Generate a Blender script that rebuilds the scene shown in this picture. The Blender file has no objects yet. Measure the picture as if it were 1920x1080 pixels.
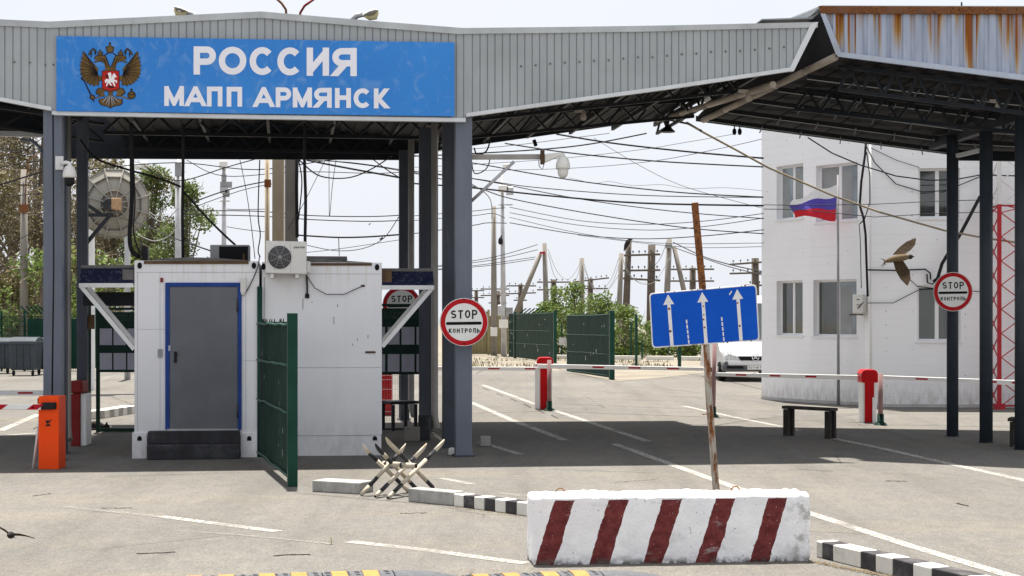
import bpy, math, random
from mathutils import Vector as V, Matrix, noise
R = math.radians
S = bpy.context.scene
COL = S.collection
# ------------------------------------------------------------------ camera, sky, sun, exposure
F, CX, HY, H = 3000.0, 960.0, 605.0, 1.85          # focal length and horizon (in photo pixels), eye height
cd = bpy.data.cameras.new('camera'); cam = bpy.data.objects.new('camera', cd); COL.objects.link(cam)
cd.sensor_width = 36; cd.lens = 36 * F / 1920; cd.shift_y = (HY - 540) / 1920
cd.clip_start = 0.1; cd.clip_end = 5000
cam.location = (0, 0, H); cam.rotation_euler = (R(90), 0, 0)
S.camera = cam
SUN_EL, SUN_AZ = 75.0, -7.0                          # azimuth from +Y towards +X: high, behind and to the right
wd = bpy.data.worlds.new('World'); S.world = wd; wd.use_nodes = True
nt = wd.node_tree; nt.nodes.clear()
sky = nt.nodes.new('ShaderNodeTexSky'); sky.sky_type = 'NISHITA'; sky.sun_disc = False
sky.sun_elevation = R(SUN_EL); sky.sun_rotation = R(SUN_AZ); sky.dust_density = 4; sky.air_density = 1.0
tc = nt.nodes.new('ShaderNodeTexCoord'); mp = nt.nodes.new('ShaderNodeMapping'); mp.inputs['Scale'].default_value = (1, 1, 3.5)
nz = nt.nodes.new('ShaderNodeTexNoise'); nz.inputs['Scale'].default_value = 2.2; nz.inputs['Detail'].default_value = 5
rp = nt.nodes.new('ShaderNodeValToRGB')
rp.color_ramp.elements[0].position = .3; rp.color_ramp.elements[0].color = (8.7, 9.05, 9.8, 1)
rp.color_ramp.elements[1].position = .7; rp.color_ramp.elements[1].color = (9.3, 9.5, 10.0, 1)
mx = nt.nodes.new('ShaderNodeMixRGB'); mx.inputs[0].default_value = .86      # thin high cloud over the blue
bg = nt.nodes.new('ShaderNodeBackground'); bg.inputs[1].default_value = .05
wo = nt.nodes.new('ShaderNodeOutputWorld')
L = nt.links.new
L(tc.outputs['Generated'], mp.inputs[0]); L(mp.outputs[0], nz.inputs['Vector']); L(nz.outputs[0], rp.inputs[0])
L(sky.outputs[0], mx.inputs[1]); L(rp.outputs[0], mx.inputs[2]); L(mx.outputs[0], bg.inputs[0]); L(bg.outputs[0], wo.inputs[0])
sl = bpy.data.lights.new('sun', 'SUN'); sun = bpy.data.objects.new('sun', sl); COL.objects.link(sun)
sl.energy = 5.0; sl.angle = R(.9); sl.color = (1, .955, .88)
sd = V((math.cos(R(SUN_EL)) * math.sin(R(SUN_AZ)), math.cos(R(SUN_EL)) * math.cos(R(SUN_AZ)), math.sin(R(SUN_EL))))
sun.rotation_euler = sd.to_track_quat('Z', 'Y').to_euler(); sun.location = (0, 0, 60)
S.view_settings.view_transform = 'Standard'; S.view_settings.look = 'None'
S.view_settings.exposure = 1.12; S.view_settings.gamma = 1
# ------------------------------------------------------------------ helpers
rnd = random.Random(7)
EYE = V((0, 0, H)); Z = V((0, 0, 1))
def ray(px, py): return V(((px - CX) / F, 1, (HY - py) / F))
def W(px, py, Y): return EYE + ray(px, py) * Y
def G(px, py, z=0.0): return W(px, py, (H - z) * F / (py - HY))
def onp(px, py, p0, n):
    d = ray(px, py); return EYE + d * ((p0 - EYE).dot(n) / d.dot(n))
class MB:
    def __init__(s): s.v = []; s.f = []; s.m = []; s.s = []
    def add(s, vs, fs, mi=0, sm=False):
        b = len(s.v); s.v += [V(p) for p in vs]
        for f in fs: s.f.append([b + i for i in f]); s.m.append(mi); s.s.append(sm)
        return s
    def box(s, c, size, rot=None, mi=0):
        c = V(c); h = V(size) / 2; vs = []
        for x in (-1, 1):
            for y in (-1, 1):
                for z in (-1, 1):
                    p = V((x * h.x, y * h.y, z * h.z)); vs.append(c + (rot @ p if rot else p))
        return s.add(vs, [(0, 1, 3, 2), (4, 6, 7, 5), (0, 4, 5, 1), (2, 3, 7, 6), (0, 2, 6, 4), (1, 5, 7, 3)], mi)
    def beam(s, a, b, w, h, up=Z, mi=0):
        a = V(a); b = V(b); d = (b - a).normalized(); sx = d.cross(up)
        if sx.length < 1e-4: sx = d.cross(V((0, 1, 0)))
        sx.normalize(); uz = sx.cross(d)
        vs = [p + sx * (i * w / 2) + uz * (j * h / 2) for p in (a, b) for i, j in ((-1, -1), (1, -1), (1, 1), (-1, 1))]
        return s.add(vs, [(0, 1, 2, 3), (7, 6, 5, 4), (0, 4, 5, 1), (1, 5, 6, 2), (2, 6, 7, 3), (3, 7, 4, 0)], mi)
    def tube(s, pts, r, n=8, mi=0, caps=True, sm=True, slant=(0, 0)):
        pts = [V(p) for p in pts]; rr = r if isinstance(r, (list, tuple)) else [r] * len(pts)
        vs = []; ref = None
        for i, p in enumerate(pts):
            d = (pts[min(i + 1, len(pts) - 1)] - pts[max(i - 1, 0)]).normalized()
            if ref is None: ref = d.orthogonal().normalized() if abs(d.z) > .95 else d.cross(Z).normalized()
            a = (ref - d * ref.dot(d))
            a = a.normalized() if a.length > 1e-5 else d.orthogonal().normalized()
            ref = a; b = d.cross(a)
            for k in range(n):
                t = 2 * math.pi * k / n; q = p + (a * math.cos(t) + b * math.sin(t)) * rr[i]
                if i == 0: q += d * slant[0] * math.sin(t)
                if i == len(pts) - 1: q += d * slant[1] * math.sin(t)
                vs.append(q)
        fs = [(i * n + k, i * n + (k + 1) % n, (i + 1) * n + (k + 1) % n, (i + 1) * n + k) for i in range(len(pts) - 1) for k in range(n)]
        s.add(vs, fs, mi, sm)
        if caps:
            b = len(s.v) - len(vs)
            s.f.append([b + k for k in reversed(range(n))]); s.m.append(mi); s.s.append(False)
            s.f.append([b + (len(pts) - 1) * n + k for k in range(n)]); s.m.append(mi); s.s.append(False)
        return s
    def lathe(s, prof, c, n=16, axis=Z, mi=0, sm=True):
        c = V(c); axis = V(axis).normalized(); a = axis.orthogonal().normalized(); b = axis.cross(a); vs = []
        for r, h in prof:
            for k in range(n):
                t = 2 * math.pi * k / n; vs.append(c + axis * h + (a * math.cos(t) + b * math.sin(t)) * r)
        fs = [(i * n + k, i * n + (k + 1) % n, (i + 1) * n + (k + 1) % n, (i + 1) * n + k) for i in range(len(prof) - 1) for k in range(n)]
        return s.add(vs, fs, mi, sm)
    def prism(s, poly, ext, mi=0):
        poly = [V(p) for p in poly]; ext = V(ext); n = len(poly)
        fs = [tuple(range(n)), tuple(reversed(range(n, 2 * n)))] + [(i, n + i, n + (i + 1) % n, (i + 1) % n) for i in range(n)]
        return s.add(poly + [p + ext for p in poly], fs, mi)
    def face(s, pts, mi=0): return s.add(pts, [tuple(range(len(pts)))], mi)
    def build(s, name, mats, parent=None, bevel=0.0, seg=1):
        mats = mats if isinstance(mats, (list, tuple)) else [mats]
        off = V((0, 0, 0)); q = parent
        while q is not None: off += q.location; q = q.parent
        me = bpy.data.meshes.new(name); me.from_pydata([p - off for p in s.v], [], s.f)
        for m in mats: me.materials.append(m)
        me.polygons.foreach_set('material_index', s.m); me.polygons.foreach_set('use_smooth', s.s); me.update()
        o = bpy.data.objects.new(name, me); COL.objects.link(o)
        if parent is not None: o.parent = parent
        if bevel:
            md = o.modifiers.new('bevel', 'BEVEL'); md.width = bevel; md.segments = seg; md.limit_method = 'ANGLE'; md.angle_limit = R(40)
        return o
def thing(name, label, cat, loc, group=None):
    o = bpy.data.objects.new(name, None); COL.objects.link(o); o.location = loc; o.empty_display_size = .2
    o['label'] = label; o['category'] = cat
    if group: o['group'] = group
    return o
def tag(o, label, cat, group=None):
    o['label'] = label; o['category'] = cat
    if group: o['group'] = group
    return o
def struct(o): o['kind'] = 'structure'; return o
def dup(root, loc, rz=0.0, label=None):
    c = root.copy(); COL.objects.link(c); c.location = loc; c.rotation_euler = (0, 0, rz)
    if label: c['label'] = label
    for ch in root.children:
        k = ch.copy(); COL.objects.link(k); k.parent = c
        for g in ch.children:
            q = g.copy(); COL.objects.link(q); q.parent = k
    return c
def rotz(a): return Matrix.Rotation(a, 3, 'Z')
# ------------------------------------------------------------------ materials
class NT:
    def __init__(s, name):
        s.m = bpy.data.materials.new(name); s.m.use_nodes = True; s.t = s.m.node_tree
        s.b = s.t.nodes['Principled BSDF']; s.tc = s.t.nodes.new('ShaderNodeTexCoord')
    def n(s, typ, **kw):
        x = s.t.nodes.new('ShaderNode' + typ)
        for k, v in kw.items(): setattr(x, k, v)
        return x
    def l(s, a, b): s.t.links.new(a, b)
    def mapv(s, scale=(1, 1, 1)):
        m = s.n('Mapping'); m.inputs['Scale'].default_value = scale; s.l(s.tc.outputs['Object'], m.inputs[0]); return m.outputs[0]
    def noise(s, scale, detail=4, vec=None, rough=.55):
        x = s.n('TexNoise'); x.inputs['Scale'].default_value = scale; x.inputs['Detail'].default_value = detail; x.inputs['Roughness'].default_value = rough
        s.l(vec or s.tc.outputs['Object'], x.inputs['Vector']); return x.outputs[0]
    def ramp(s, fac, p0, p1, c0=(0, 0, 0, 1), c1=(1, 1, 1, 1)):
        x = s.n('ValToRGB'); e = x.color_ramp.elements; e[0].position = p0; e[1].position = p1
        e[0].color = c0 if len(c0) == 4 else (*c0, 1); e[1].color = c1 if len(c1) == 4 else (*c1, 1)
        s.l(fac, x.inputs[0]); return x.outputs[0]
    def mix(s, fac, a, b, mode='MIX'):
        x = s.n('MixRGB', blend_type=mode)
        for i, v in ((0, fac), (1, a), (2, b)):
            if isinstance(v, (int, float)): x.inputs[i].default_value = v
            elif isinstance(v, tuple): x.inputs[i].default_value = (*v[:3], 1)
            else: s.l(v, x.inputs[i])
        return x.outputs[0]
    def math(s, op, a, b=0.0, clamp=False):
        x = s.n('Math', operation=op, use_clamp=clamp)
        for i, v in ((0, a), (1, b)):
            if isinstance(v, (int, float)): x.inputs[i].default_value = v
            else: s.l(v, x.inputs[i])
        return x.outputs[0]
    def xyz(s):
        x = s.n('SeparateXYZ'); s.l(s.tc.outputs['Object'], x.inputs[0]); return x.outputs
    def bump(s, h, strength=.3, dist=.02):
        x = s.n('Bump'); x.inputs['Strength'].default_value = strength; x.inputs['Distance'].default_value = dist
        s.l(h, x.inputs['Height']); s.l(x.outputs[0], s.b.inputs['Normal'])
    def out(s, col, rough=.6, metal=0.0, spec=.13):
        if isinstance(col, tuple): s.b.inputs['Base Color'].default_value = (*col[:3], 1)
        else: s.l(col, s.b.inputs['Base Color'])
        if isinstance(rough, (int, float)): s.b.inputs['Roughness'].default_value = rough
        else: s.l(rough, s.b.inputs['Roughness'])
        s.b.inputs['Metallic'].default_value = metal; s.b.inputs['Specular IOR Level'].default_value = spec
        return s.m
def mul(c, k): return tuple(min(1, x * k) for x in c)
def mat(name, c, rough=.55, metal=0.0, var=.18, vs=2.5, bump=0.0, bs=60, dirt=None, dk=.35, ds=1.6, spec=.13, streak=False):
    """paint or plain stuff: colour wandering with large and fine noise, optional dirt blotches or vertical streaks"""
    k = NT(name)
    a = k.mix(k.ramp(k.noise(vs), .3, .7), mul(c, 1 - var), mul(c, 1 + var))
    a = k.mix(k.math('MULTIPLY', k.ramp(k.noise(vs * 14, 3), .45, .75), var), a, mul(c, .72))
    if dirt:
        v = k.mapv((6, 6, .5)) if streak else None
        d = k.ramp(k.noise(ds, 6, v, .65), .52, .72)
        a = k.mix(k.math('MULTIPLY', d, dk), a, dirt)
    if bump: k.bump(k.noise(bs, 4), bump, .01 if bs > 10 else .03)
    return k.out(a, k.math('ADD', rough - .06, k.math('MULTIPLY', k.noise(vs * 3), .12)), metal, spec)
def rusty(name, c, amount=.5, rough=.7, streak=True, sc=9):
    k = NT(name)
    base = k.mix(k.ramp(k.noise(4), .3, .7), mul(c, .85), mul(c, 1.1))
    rust = k.mix(k.ramp(k.noise(40, 5), .35, .65), (.07, .022, .008), (.26, .095, .022))
    v = k.mapv((1, 1, .22)) if streak else None
    f = k.ramp(k.noise(sc, 7, v, .7), .62 - amount * .35, .70 - amount * .3)
    k.bump(k.noise(90, 4), .25, .004)
    return k.out(k.mix(f, base, rust), rough, 0, .3)
def m_asphalt():
    k = NT('asphalt'); x = k.xyz()
    big = k.ramp(k.noise(.16, 5), .3, .72)
    c = k.mix(big, (.138, .130, .123), (.180, .170, .160))
    drift = k.ramp(k.noise(.5, 6, k.mapv((.5, 1.6, 1)), .62), .5, .74)
    c = k.mix(k.math('MULTIPLY', drift, .5), c, (.205, .178, .142))
    lane = k.ramp(k.noise(.8, 5, k.mapv((1.4, .10, 1)), .6), .46, .7)
    c = k.mix(k.math('MULTIPLY', lane, .5), c, (.100, .094, .090))
    for sc, lo, hi in ((4.5, .93, 1.07), (15, .92, 1.08), (48, .80, 1.18), (120, .70, 1.28)):
        c = k.mix(k.ramp(k.noise(sc, 3, k.mapv((1, .45, 1)) if sc < 100 else None, .7), .34, .66), k.mix(1.0, c, (lo, lo, lo), 'MULTIPLY'), k.mix(1.0, c, (hi, hi, hi * .985), 'MULTIPLY'))
    st = k.ramp(k.noise(150, 2, None, .8), .68, .74)
    c = k.mix(k.math('MULTIPLY', st, .6), c, (.32, .30, .27))
    dk = k.ramp(k.noise(90, 2, None, .7), .72, .76)
    c = k.mix(k.math('MULTIPLY', dk, .6), c, (.04, .036, .033))
    vo = k.n('TexVoronoi', feature='DISTANCE_TO_EDGE'); vo.inputs['Scale'].default_value = .22
    wv = k.mix(.12, k.tc.outputs['Object'], k.n('TexNoise').outputs['Color']); k.l(wv, vo.inputs['Vector'])
    crack = k.math('MULTIPLY', k.ramp(vo.outputs['Distance'], .0, .0045, (1, 1, 1, 1), (0, 0, 0, 1)), k.ramp(k.noise(.4, 3), .5, .6))
    c = k.mix(k.math('MULTIPLY', crack, .6), c, (.035, .03, .027))
    oil = k.ramp(k.noise(1.3, 4, k.mapv((1, .5, 1))), .66, .76)
    c = k.mix(k.math('MULTIPLY', oil, .34), c, (.055, .052, .05))
    k.bump(k.noise(120, 3), .35, .006)
    return k.out(c, .95, 0, .03)
def m_line(name='road_line_paint', col=(.44, .42, .38), lo=.38, hi=.56, cover=1.0):
    """worn road paint: where it has gone the asphalt below shows"""
    k = NT(name)
    wear = k.ramp(k.noise(24, 6, None, .75), lo, hi)
    big = k.ramp(k.noise(.9, 3), .22, .48)
    f = k.math('MULTIPLY', k.math('MULTIPLY', wear, big), cover)
    m = k.out(k.mix(k.noise(30), mul(col, .85), mul(col, 1.1)), .8, 0, .25)
    tr = k.n('BsdfTransparent'); ms = k.n('MixShader'); k.l(f, ms.inputs[0]); k.l(tr.outputs[0], ms.inputs[1]); k.l(k.b.outputs[0], ms.inputs[2])
    k.l(ms.outputs[0], k.t.nodes['Material Output'].inputs[0])
    return m
def m_line_faint(): return m_line('faded_line_paint', (.34, .32, .285), .44, .64, .75)
def m_stripes(L0, per, wid, slope, thick):
    k = NT('striped_concrete_paint'); x = k.xyz()
    wob = k.math('MULTIPLY', k.math('SUBTRACT', k.noise(9, 4), .5), .045)
    u = k.math('ADD', k.math('SUBTRACT', k.math('SUBTRACT', x[0], k.math('MULTIPLY', x[2], slope)), L0), wob)
    fr = k.math('MODULO', k.math('ADD', u, per * 40), per)
    st = k.math('MULTIPLY', k.math('MULTIPLY', k.math('LESS_THAN', fr, wid), k.math('LESS_THAN', x[1], .03)), k.math('LESS_THAN', u, per * 4.7))
    st = k.math('MULTIPLY', st, k.math('LESS_THAN', k.math('ADD', x[2], k.math('MULTIPLY', wob, .3)), .492))
    red = k.mix(k.ramp(k.noise(14, 5), .3, .7), (.105, .022, .024), (.20, .048, .046))
    red = k.mix(k.ramp(k.noise(55, 3), .66, .72), red, (.55, .42, .40))
    wht = k.mix(k.ramp(k.noise(5, 4), .35, .7), (.80, .80, .82), (.90, .90, .90))
    wht = k.mix(k.math('MULTIPLY', k.ramp(k.noise(3.0, 6, None, .7), .56, .70), .45), wht, (.42, .41, .39))
    c = k.mix(st, wht, red)
    vo = k.n('TexVoronoi'); vo.inputs['Scale'].default_value = 30; k.l(k.tc.outputs['Object'], vo.inputs['Vector'])
    pit = k.math('MULTIPLY', k.ramp(vo.outputs['Distance'], .10, .2, (1, 1, 1, 1), (0, 0, 0, 1)), k.ramp(k.noise(7, 3), .5, .62))
    c = k.mix(k.math('MULTIPLY', pit, .75), c, (.10, .095, .09))
    low = k.math('SUBTRACT', 1.0, k.math('MULTIPLY', x[2], 18.0), True)
    chip = k.math('MULTIPLY', low, k.ramp(k.noise(16, 5), .42, .55))
    c = k.mix(chip, c, (.13, .12, .105))
    rt = k.math('MULTIPLY', k.ramp(k.noise(6.5, 6, None, .7), .50, .60), k.math('MULTIPLY', k.math('SUBTRACT', x[0], 1.93), 7.0, True))
    c = k.mix(k.math('MULTIPLY', rt, .75), c, (.34, .33, .30))
    sc = k.math('MULTIPLY', k.ramp(k.noise(2.3, 6, k.mapv((1, 1, 2.5)), .75), .60, .66), .5)
    c = k.mix(sc, c, (.45, .44, .42))
    k.bump(k.math('SUBTRACT', k.noise(34, 5), k.math('MULTIPLY', pit, .8)), .6, .012)
    return k.out(c, .8, 0, .08)
def m_rust_fascia():
    k = NT('rust_streaked_zinc'); x = k.xyz()
    col = k.noise(5.5, 2, k.mapv((1, 1, .0)), .5)
    ztop = k.math('ADD', k.math('MULTIPLY', x[0], RF[0]), RF[1])
    dep = k.math('SUBTRACT', 1.0, k.math('MULTIPLY', k.math('SUBTRACT', ztop, x[2]), .95))
    ln = k.math('ADD', dep, k.math('MULTIPLY', k.ramp(col, .35, .72), .95))
    fine = k.math('MULTIPLY', k.noise(30, 3, k.mapv((1, 1, .06))), .25)
    v = k.math('ADD', ln, fine)
    f = k.math('MULTIPLY', k.math('SUBTRACT', v, 1.08), 3.2, True)
    core = k.math('MULTIPLY', k.math('SUBTRACT', v, 1.28), 3.0, True)
    f = k.math('MULTIPLY', f, k.ramp(k.noise(13, 2, k.mapv((1, 1, .0))), .44, .56))
    base = k.mix(k.ramp(k.noise(3, 4, k.mapv((5, 5, .4))), .3, .7), (.31, .35, .44), (.45, .50, .60))
    rust = k.mix(core, (.40, .24, .07), (.25, .075, .010))
    return k.out(k.mix(f, base, rust), .6, 0.0, .13)
def m_siding():
    k = NT('white_lap_siding'); x = k.xyz()
    fr = k.math('MODULO', k.math('ADD', x[2], 20.0), .205)
    ln = k.math('MULTIPLY', k.math('LESS_THAN', fr, .009), k.ramp(k.noise(1.5, 3), .35, .6))
    c = k.mix(k.ramp(k.noise(.7, 4), .3, .7), (.85, .85, .87), (.90, .90, .91))
    stain = k.ramp(k.noise(1.2, 6, k.mapv((5, 5, .5)), .7), .60, .80)
    c = k.mix(k.math('MULTIPLY', stain, .16), c, (.60, .55, .48))
    low = k.math('SUBTRACT', 1.0, k.math('MULTIPLY', x[2], 1.6), True)
    c = k.mix(k.math('MULTIPLY', low, k.ramp(k.noise(4, 5, k.mapv((3, 3, 1))), .35, .7)), c, (.52, .48, .42))
    c = k.mix(k.math('MULTIPLY', ln, .3), c, (.50, .49, .49))
    return k.out(c, .6, 0, .1)
def m_leaf(name, a, b):
    k = NT(name); oi = k.n('NewGeometry')
    c = k.mix(oi.outputs['Random Per Island'], a, b)
    k.b.inputs['Subsurface Weight'].default_value = 0
    m = k.out(c, .6, 0, .2)
    tr = k.n('BsdfTranslucent'); k.l(c, tr.inputs[0]); ms = k.n('MixShader'); ms.inputs[0].default_value = .3
    o = k.t.nodes['Material Output']; k.l(k.b.outputs[0], ms.inputs[1]); k.l(tr.outputs[0], ms.inputs[2]); k.l(ms.outputs[0], o.inputs[0])
    return m
def m_vinyl(name, c):
    k = NT(name); x = k.xyz()
    w = k.math('MODULO', k.math('ADD', k.math('ADD', k.math('MULTIPLY', x[0], .4), x[1]), 90.0), .055)
    g = k.math('LESS_THAN', w, .005)
    a = k.mix(k.ramp(k.noise(2.2, 4), .3, .7), mul(c, .8), mul(c, 1.2))
    a = k.mix(k.math('MULTIPLY', g, .45), a, mul(c, .5))
    hz = k.math('LESS_THAN', k.math('MODULO', k.math('ADD', x[2], 9.0), .05), .006)
    a = k.mix(k.math('MULTIPLY', hz, .12), a, mul(c, 1.5))
    sc = k.ramp(k.noise(9, 6, None, .8), .70, .75)
    a = k.mix(k.math('MULTIPLY', sc, .5), a, mul(c, 4))
    k.bump(w, .4, .01)
    return k.out(a, .7, 0, .08)
M = {}
M['asphalt'] = m_asphalt(); M['line'] = m_line(); M['faint'] = m_line_faint()
M['sand'] = mat('sandy_verge', (.215, .19, .155), .95, var=.25, vs=.5, bump=.5, bs=20, dirt=(.22, .2, .1), dk=.5, ds=.9, spec=.1)
M['fascia'] = mat('galvanised_sheet', (.375, .40, .405), .5, .1, .09, 1.2, .5, 2.2, dirt=(.30, .31, .33), dk=.45, ds=2.2, streak=True)
M['trim'] = mat('galvanised_trim', (.48, .50, .50), .45, .15, .14, 2.5, .8, 3, dirt=(.3, .3, .31), dk=.4)
M['trimw'] = mat('pale_trim', (.66, .68, .69), .45, .1, .08, 2.5, dirt=(.4, .4, .4), dk=.4)
M['screw'] = mat('dull_screw', (.18, .18, .18), .6)
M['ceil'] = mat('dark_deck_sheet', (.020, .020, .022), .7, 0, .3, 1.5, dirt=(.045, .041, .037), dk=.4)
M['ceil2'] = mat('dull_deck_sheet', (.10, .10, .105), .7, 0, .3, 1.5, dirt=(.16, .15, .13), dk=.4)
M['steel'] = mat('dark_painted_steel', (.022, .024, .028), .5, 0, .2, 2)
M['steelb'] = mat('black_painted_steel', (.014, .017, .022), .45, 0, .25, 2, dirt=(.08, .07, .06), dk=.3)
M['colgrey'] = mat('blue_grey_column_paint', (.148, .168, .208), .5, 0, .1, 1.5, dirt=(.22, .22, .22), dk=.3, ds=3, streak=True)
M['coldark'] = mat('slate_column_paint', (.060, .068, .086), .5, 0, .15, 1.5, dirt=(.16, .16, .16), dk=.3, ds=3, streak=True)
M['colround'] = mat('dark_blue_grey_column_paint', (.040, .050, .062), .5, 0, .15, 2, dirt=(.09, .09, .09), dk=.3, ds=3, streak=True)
M['pipe'] = mat('pale_downpipe', (.33, .315, .29), .5, 0, .12, 2, dirt=(.18, .15, .12), dk=.4)
M['pipe_beige'] = mat('beige_gutter_tube', (.46, .40, .34), .55, 0, .15, 2, dirt=(.25, .2, .16), dk=.4)
M['signblue'] = None
k = NT('weathered_blue_panel')
_c = k.mix(k.ramp(k.noise(.7, 3), .3, .7), (.040, .215, .62), (.056, .265, .70))
_w = k.n('TexNoise'); _w.inputs['Scale'].default_value = 2.6; _w.inputs['Detail'].default_value = 6; _w.inputs['Distortion'].default_value = 2.6; k.l(k.tc.outputs['Object'], _w.inputs[0])
_c = k.mix(k.math('MULTIPLY', k.ramp(_w.outputs[0], .53, .74), .5), _c, (.22, .40, .70))
_c = k.mix(k.math('MULTIPLY', k.ramp(k.noise(11, 5, k.mapv((1.5, 1.5, .4))), .6, .75), .28), _c, (.30, .46, .70))
M['signblue'] = k.out(_c, .5, 0, .1)
M['letter'] = mat('white_lettering', (.86, .85, .90), .5, 0, .03)
M['gold'] = mat('emblem_brown_gold', (.145, .088, .028), .5, 0, .3, 9)
M['golddark'] = mat('emblem_dark_outline', (.026, .016, .012), .6)
M['emred'] = mat('emblem_red', (.46, .022, .018), .5, 0, .15, 8)
M['emwhite'] = mat('emblem_white', (.86, .86, .88), .5, 0, .03)
M['emsteel'] = mat('emblem_grey_feather', (.30, .30, .33), .5)
M['cabin'] = mat('white_cabin_panel', (.77, .77, .79), .5, 0, .03, 1.0, dirt=(.55, .53, .5), dk=.35, ds=1.5, streak=True)
M['cabin2'] = mat('white_cabin_panel_worn', (.77, .77, .79), .5, 0, .035, 1.0, dirt=(.60, .58, .55), dk=.18, ds=1.6, streak=True)
def m_cabin(name, stain):
    k = NT(name); x = k.xyz()
    c = k.mix(k.ramp(k.noise(.9, 4), .3, .7), (.745, .75, .775), (.80, .80, .815))
    st = k.ramp(k.noise(1.5, 6, k.mapv((7, 7, .45)), .7), .56, .76)
    c = k.mix(k.math('MULTIPLY', st, stain), c, (.56, .52, .46))
    low = k.math('SUBTRACT', 1.0, k.math('MULTIPLY', x[2], 1.5), True)
    gr = k.math('MULTIPLY', low, k.ramp(k.noise(3.5, 6, k.mapv((2, 2, 1)), .7), .38, .68))
    c = k.mix(k.math('MULTIPLY', gr, .6), c, (.47, .44, .40))
    top = k.math('MULTIPLY', k.math('SUBTRACT', x[2], 2.2), 2.2, True)
    c = k.mix(k.math('MULTIPLY', k.math('MULTIPLY', top, k.ramp(k.noise(2, 5, k.mapv((9, 9, .5)), .7), .52, .7)), .55), c, (.52, .42, .30))
    sp = k.ramp(k.noise(26, 3, None, .75), .72, .76)
    c = k.mix(k.math('MULTIPLY', sp, .5), c, (.42, .38, .33))
    k.bump(k.math('ADD', k.noise(1.1, 2), k.math('MULTIPLY', k.noise(40, 3), .05)), .5, .06)
    return k.out(c, .5, 0, .13)
M['cabin'] = m_cabin('white_cabin_panel', .12); M['cabin2'] = m_cabin('white_cabin_panel_worn', .2)
M['seam'] = mat('panel_seam', (.45, .45, .46), .7)
M['hole'] = mat('dark_opening', (.012, .012, .013), .9)
M['door'] = mat('grey_door_steel', (.135, .143, .16), .45, 0, .09, 1.4, dirt=(.18, .19, .2), dk=.35, ds=3)
M['blueframe'] = mat('deep_blue_frame', (.018, .055, .235), .45, 0, .15, 3)
M['step'] = mat('black_step_concrete', (.045, .045, .05), .8, 0, .3, 3, bump=.4, dirt=(.16, .16, .16), dk=.4, ds=4)
M['roofbrown'] = mat('brown_roof_board', (.10, .062, .035), .8, 0, .4, 4)
M['roofgrey'] = mat('grey_roof_felt', (.14, .135, .13), .9, 0, .3, 3)
M['navy'] = mat('navy_awning_sheet', (.014, .017, .042), .45, 0, .2, 3, dirt=(.3, .3, .33), dk=.28, ds=16)
M['whitesteel'] = mat('white_painted_steel', (.74, .74, .74), .45, 0, .05, 3, dirt=(.45, .42, .38), dk=.4, ds=4)
M['acwhite'] = mat('aircon_casing', (.66, .65, .62), .45, 0, .06, 3, dirt=(.42, .38, .32), dk=.4, ds=3)
M['acdark'] = mat('aircon_grille_dark', (.05, .05, .05), .6)
M['vinyl'] = m_vinyl('green_screen_strips', (.021, .044, .034))
M['greenpost'] = mat('green_post_paint', (.008, .048, .032), .4, 0, .2, 3)
M['greenlight'] = mat('light_green_fold', (.045, .105, .082), .45, 0, .2, 6)
M['orange'] = mat('orange_enamel', (.86, .075, .007), .4, 0, .09, 2.5, dirt=(.6, .06, .01), dk=.4, ds=4)
M['black'] = mat('black_plastic', (.016, .016, .018), .45, 0, .2, 5)
M['red'] = mat('red_enamel', (.47, .004, .007), .38, 0, .1, 3, dirt=(.3, .02, .02), dk=.4, ds=4)
M['darkred'] = mat('dull_and_shaded_red_enamel', (.20, .018, .018), .5, 0, .15, 3)  # plain dull red, and red with shade painted in on the rear left barrier
M['boomwhite'] = mat('boom_white', (.80, .80, .79), .4, 0, .04, 3, dirt=(.55, .52, .48), dk=.3)
M['boomred'] = mat('boom_red_tape', (.42, .008, .02), .4, 0, .1, 8)
M['fadered'] = mat('faded_red_stand', (.28, .17, .165), .6, 0, .15, 3)
M['grey'] = mat('grey_plastic', (.28, .28, .29), .5)
M['lightgrey'] = mat('light_grey_metal', (.45, .45, .46), .45, .2)
M['concrete'] = mat('pole_concrete', (.235, .215, .19), .85, 0, .14, 1.5, bump=.3, bs=30, dirt=(.24, .21, .18), dk=.4, ds=2, streak=True)
M['concbeige'] = mat('beige_concrete_post', (.40, .335, .245), .85, 0, .12, 1.5, bump=.3, bs=30, dirt=(.30, .20, .11), dk=.55, ds=2, streak=True)
M['concgrey'] = mat('grey_kerb_concrete', (.34, .335, .315), .85, 0, .2, 6, bump=.5, bs=40, dirt=(.16, .155, .14), dk=.6, ds=5, streak=True)
M['kerbw'] = mat('kerb_white_paint', (.68, .665, .61), .75, 0, .1, 6, bump=.4, bs=40, dirt=(.36, .33, .27), dk=.5, ds=6)
M['kerbb'] = mat('kerb_black_paint', (.055, .052, .055), .75, 0, .25, 6, bump=.4, bs=40, dirt=(.2, .19, .18), dk=.5, ds=6)
M['wood'] = mat('weathered_pole_wood', (.115, .095, .078), .9, 0, .25, 2, bump=.4, bs=25, dirt=(.2, .17, .14), dk=.4, ds=2, streak=True)
M['wooddark'] = mat('dark_bench_wood', (.040, .034, .030), .7, 0, .3, 5, bump=.3, dirt=(.12, .10, .09), dk=.4, ds=5)
M['cable'] = mat('black_cable', (.018, .018, .020), .6)
M['cablegrey'] = mat('grey_cable', (.10, .10, .105), .6)
M['cabletan'] = mat('tan_cable', (.26, .215, .15), .7)
M['wirepale'] = mat('pale_bare_wire', (.34, .34, .33), .5)
M['insul'] = mat('glass_insulator', (.10, .11, .10), .3)
M['rustpole'] = rusty('rusty_post', (.20, .16, .12), 1.05, sc=7)
M['rustwhite'] = rusty('rust_streaked_white_post', (.40, .375, .32), .56, sc=11)
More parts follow.
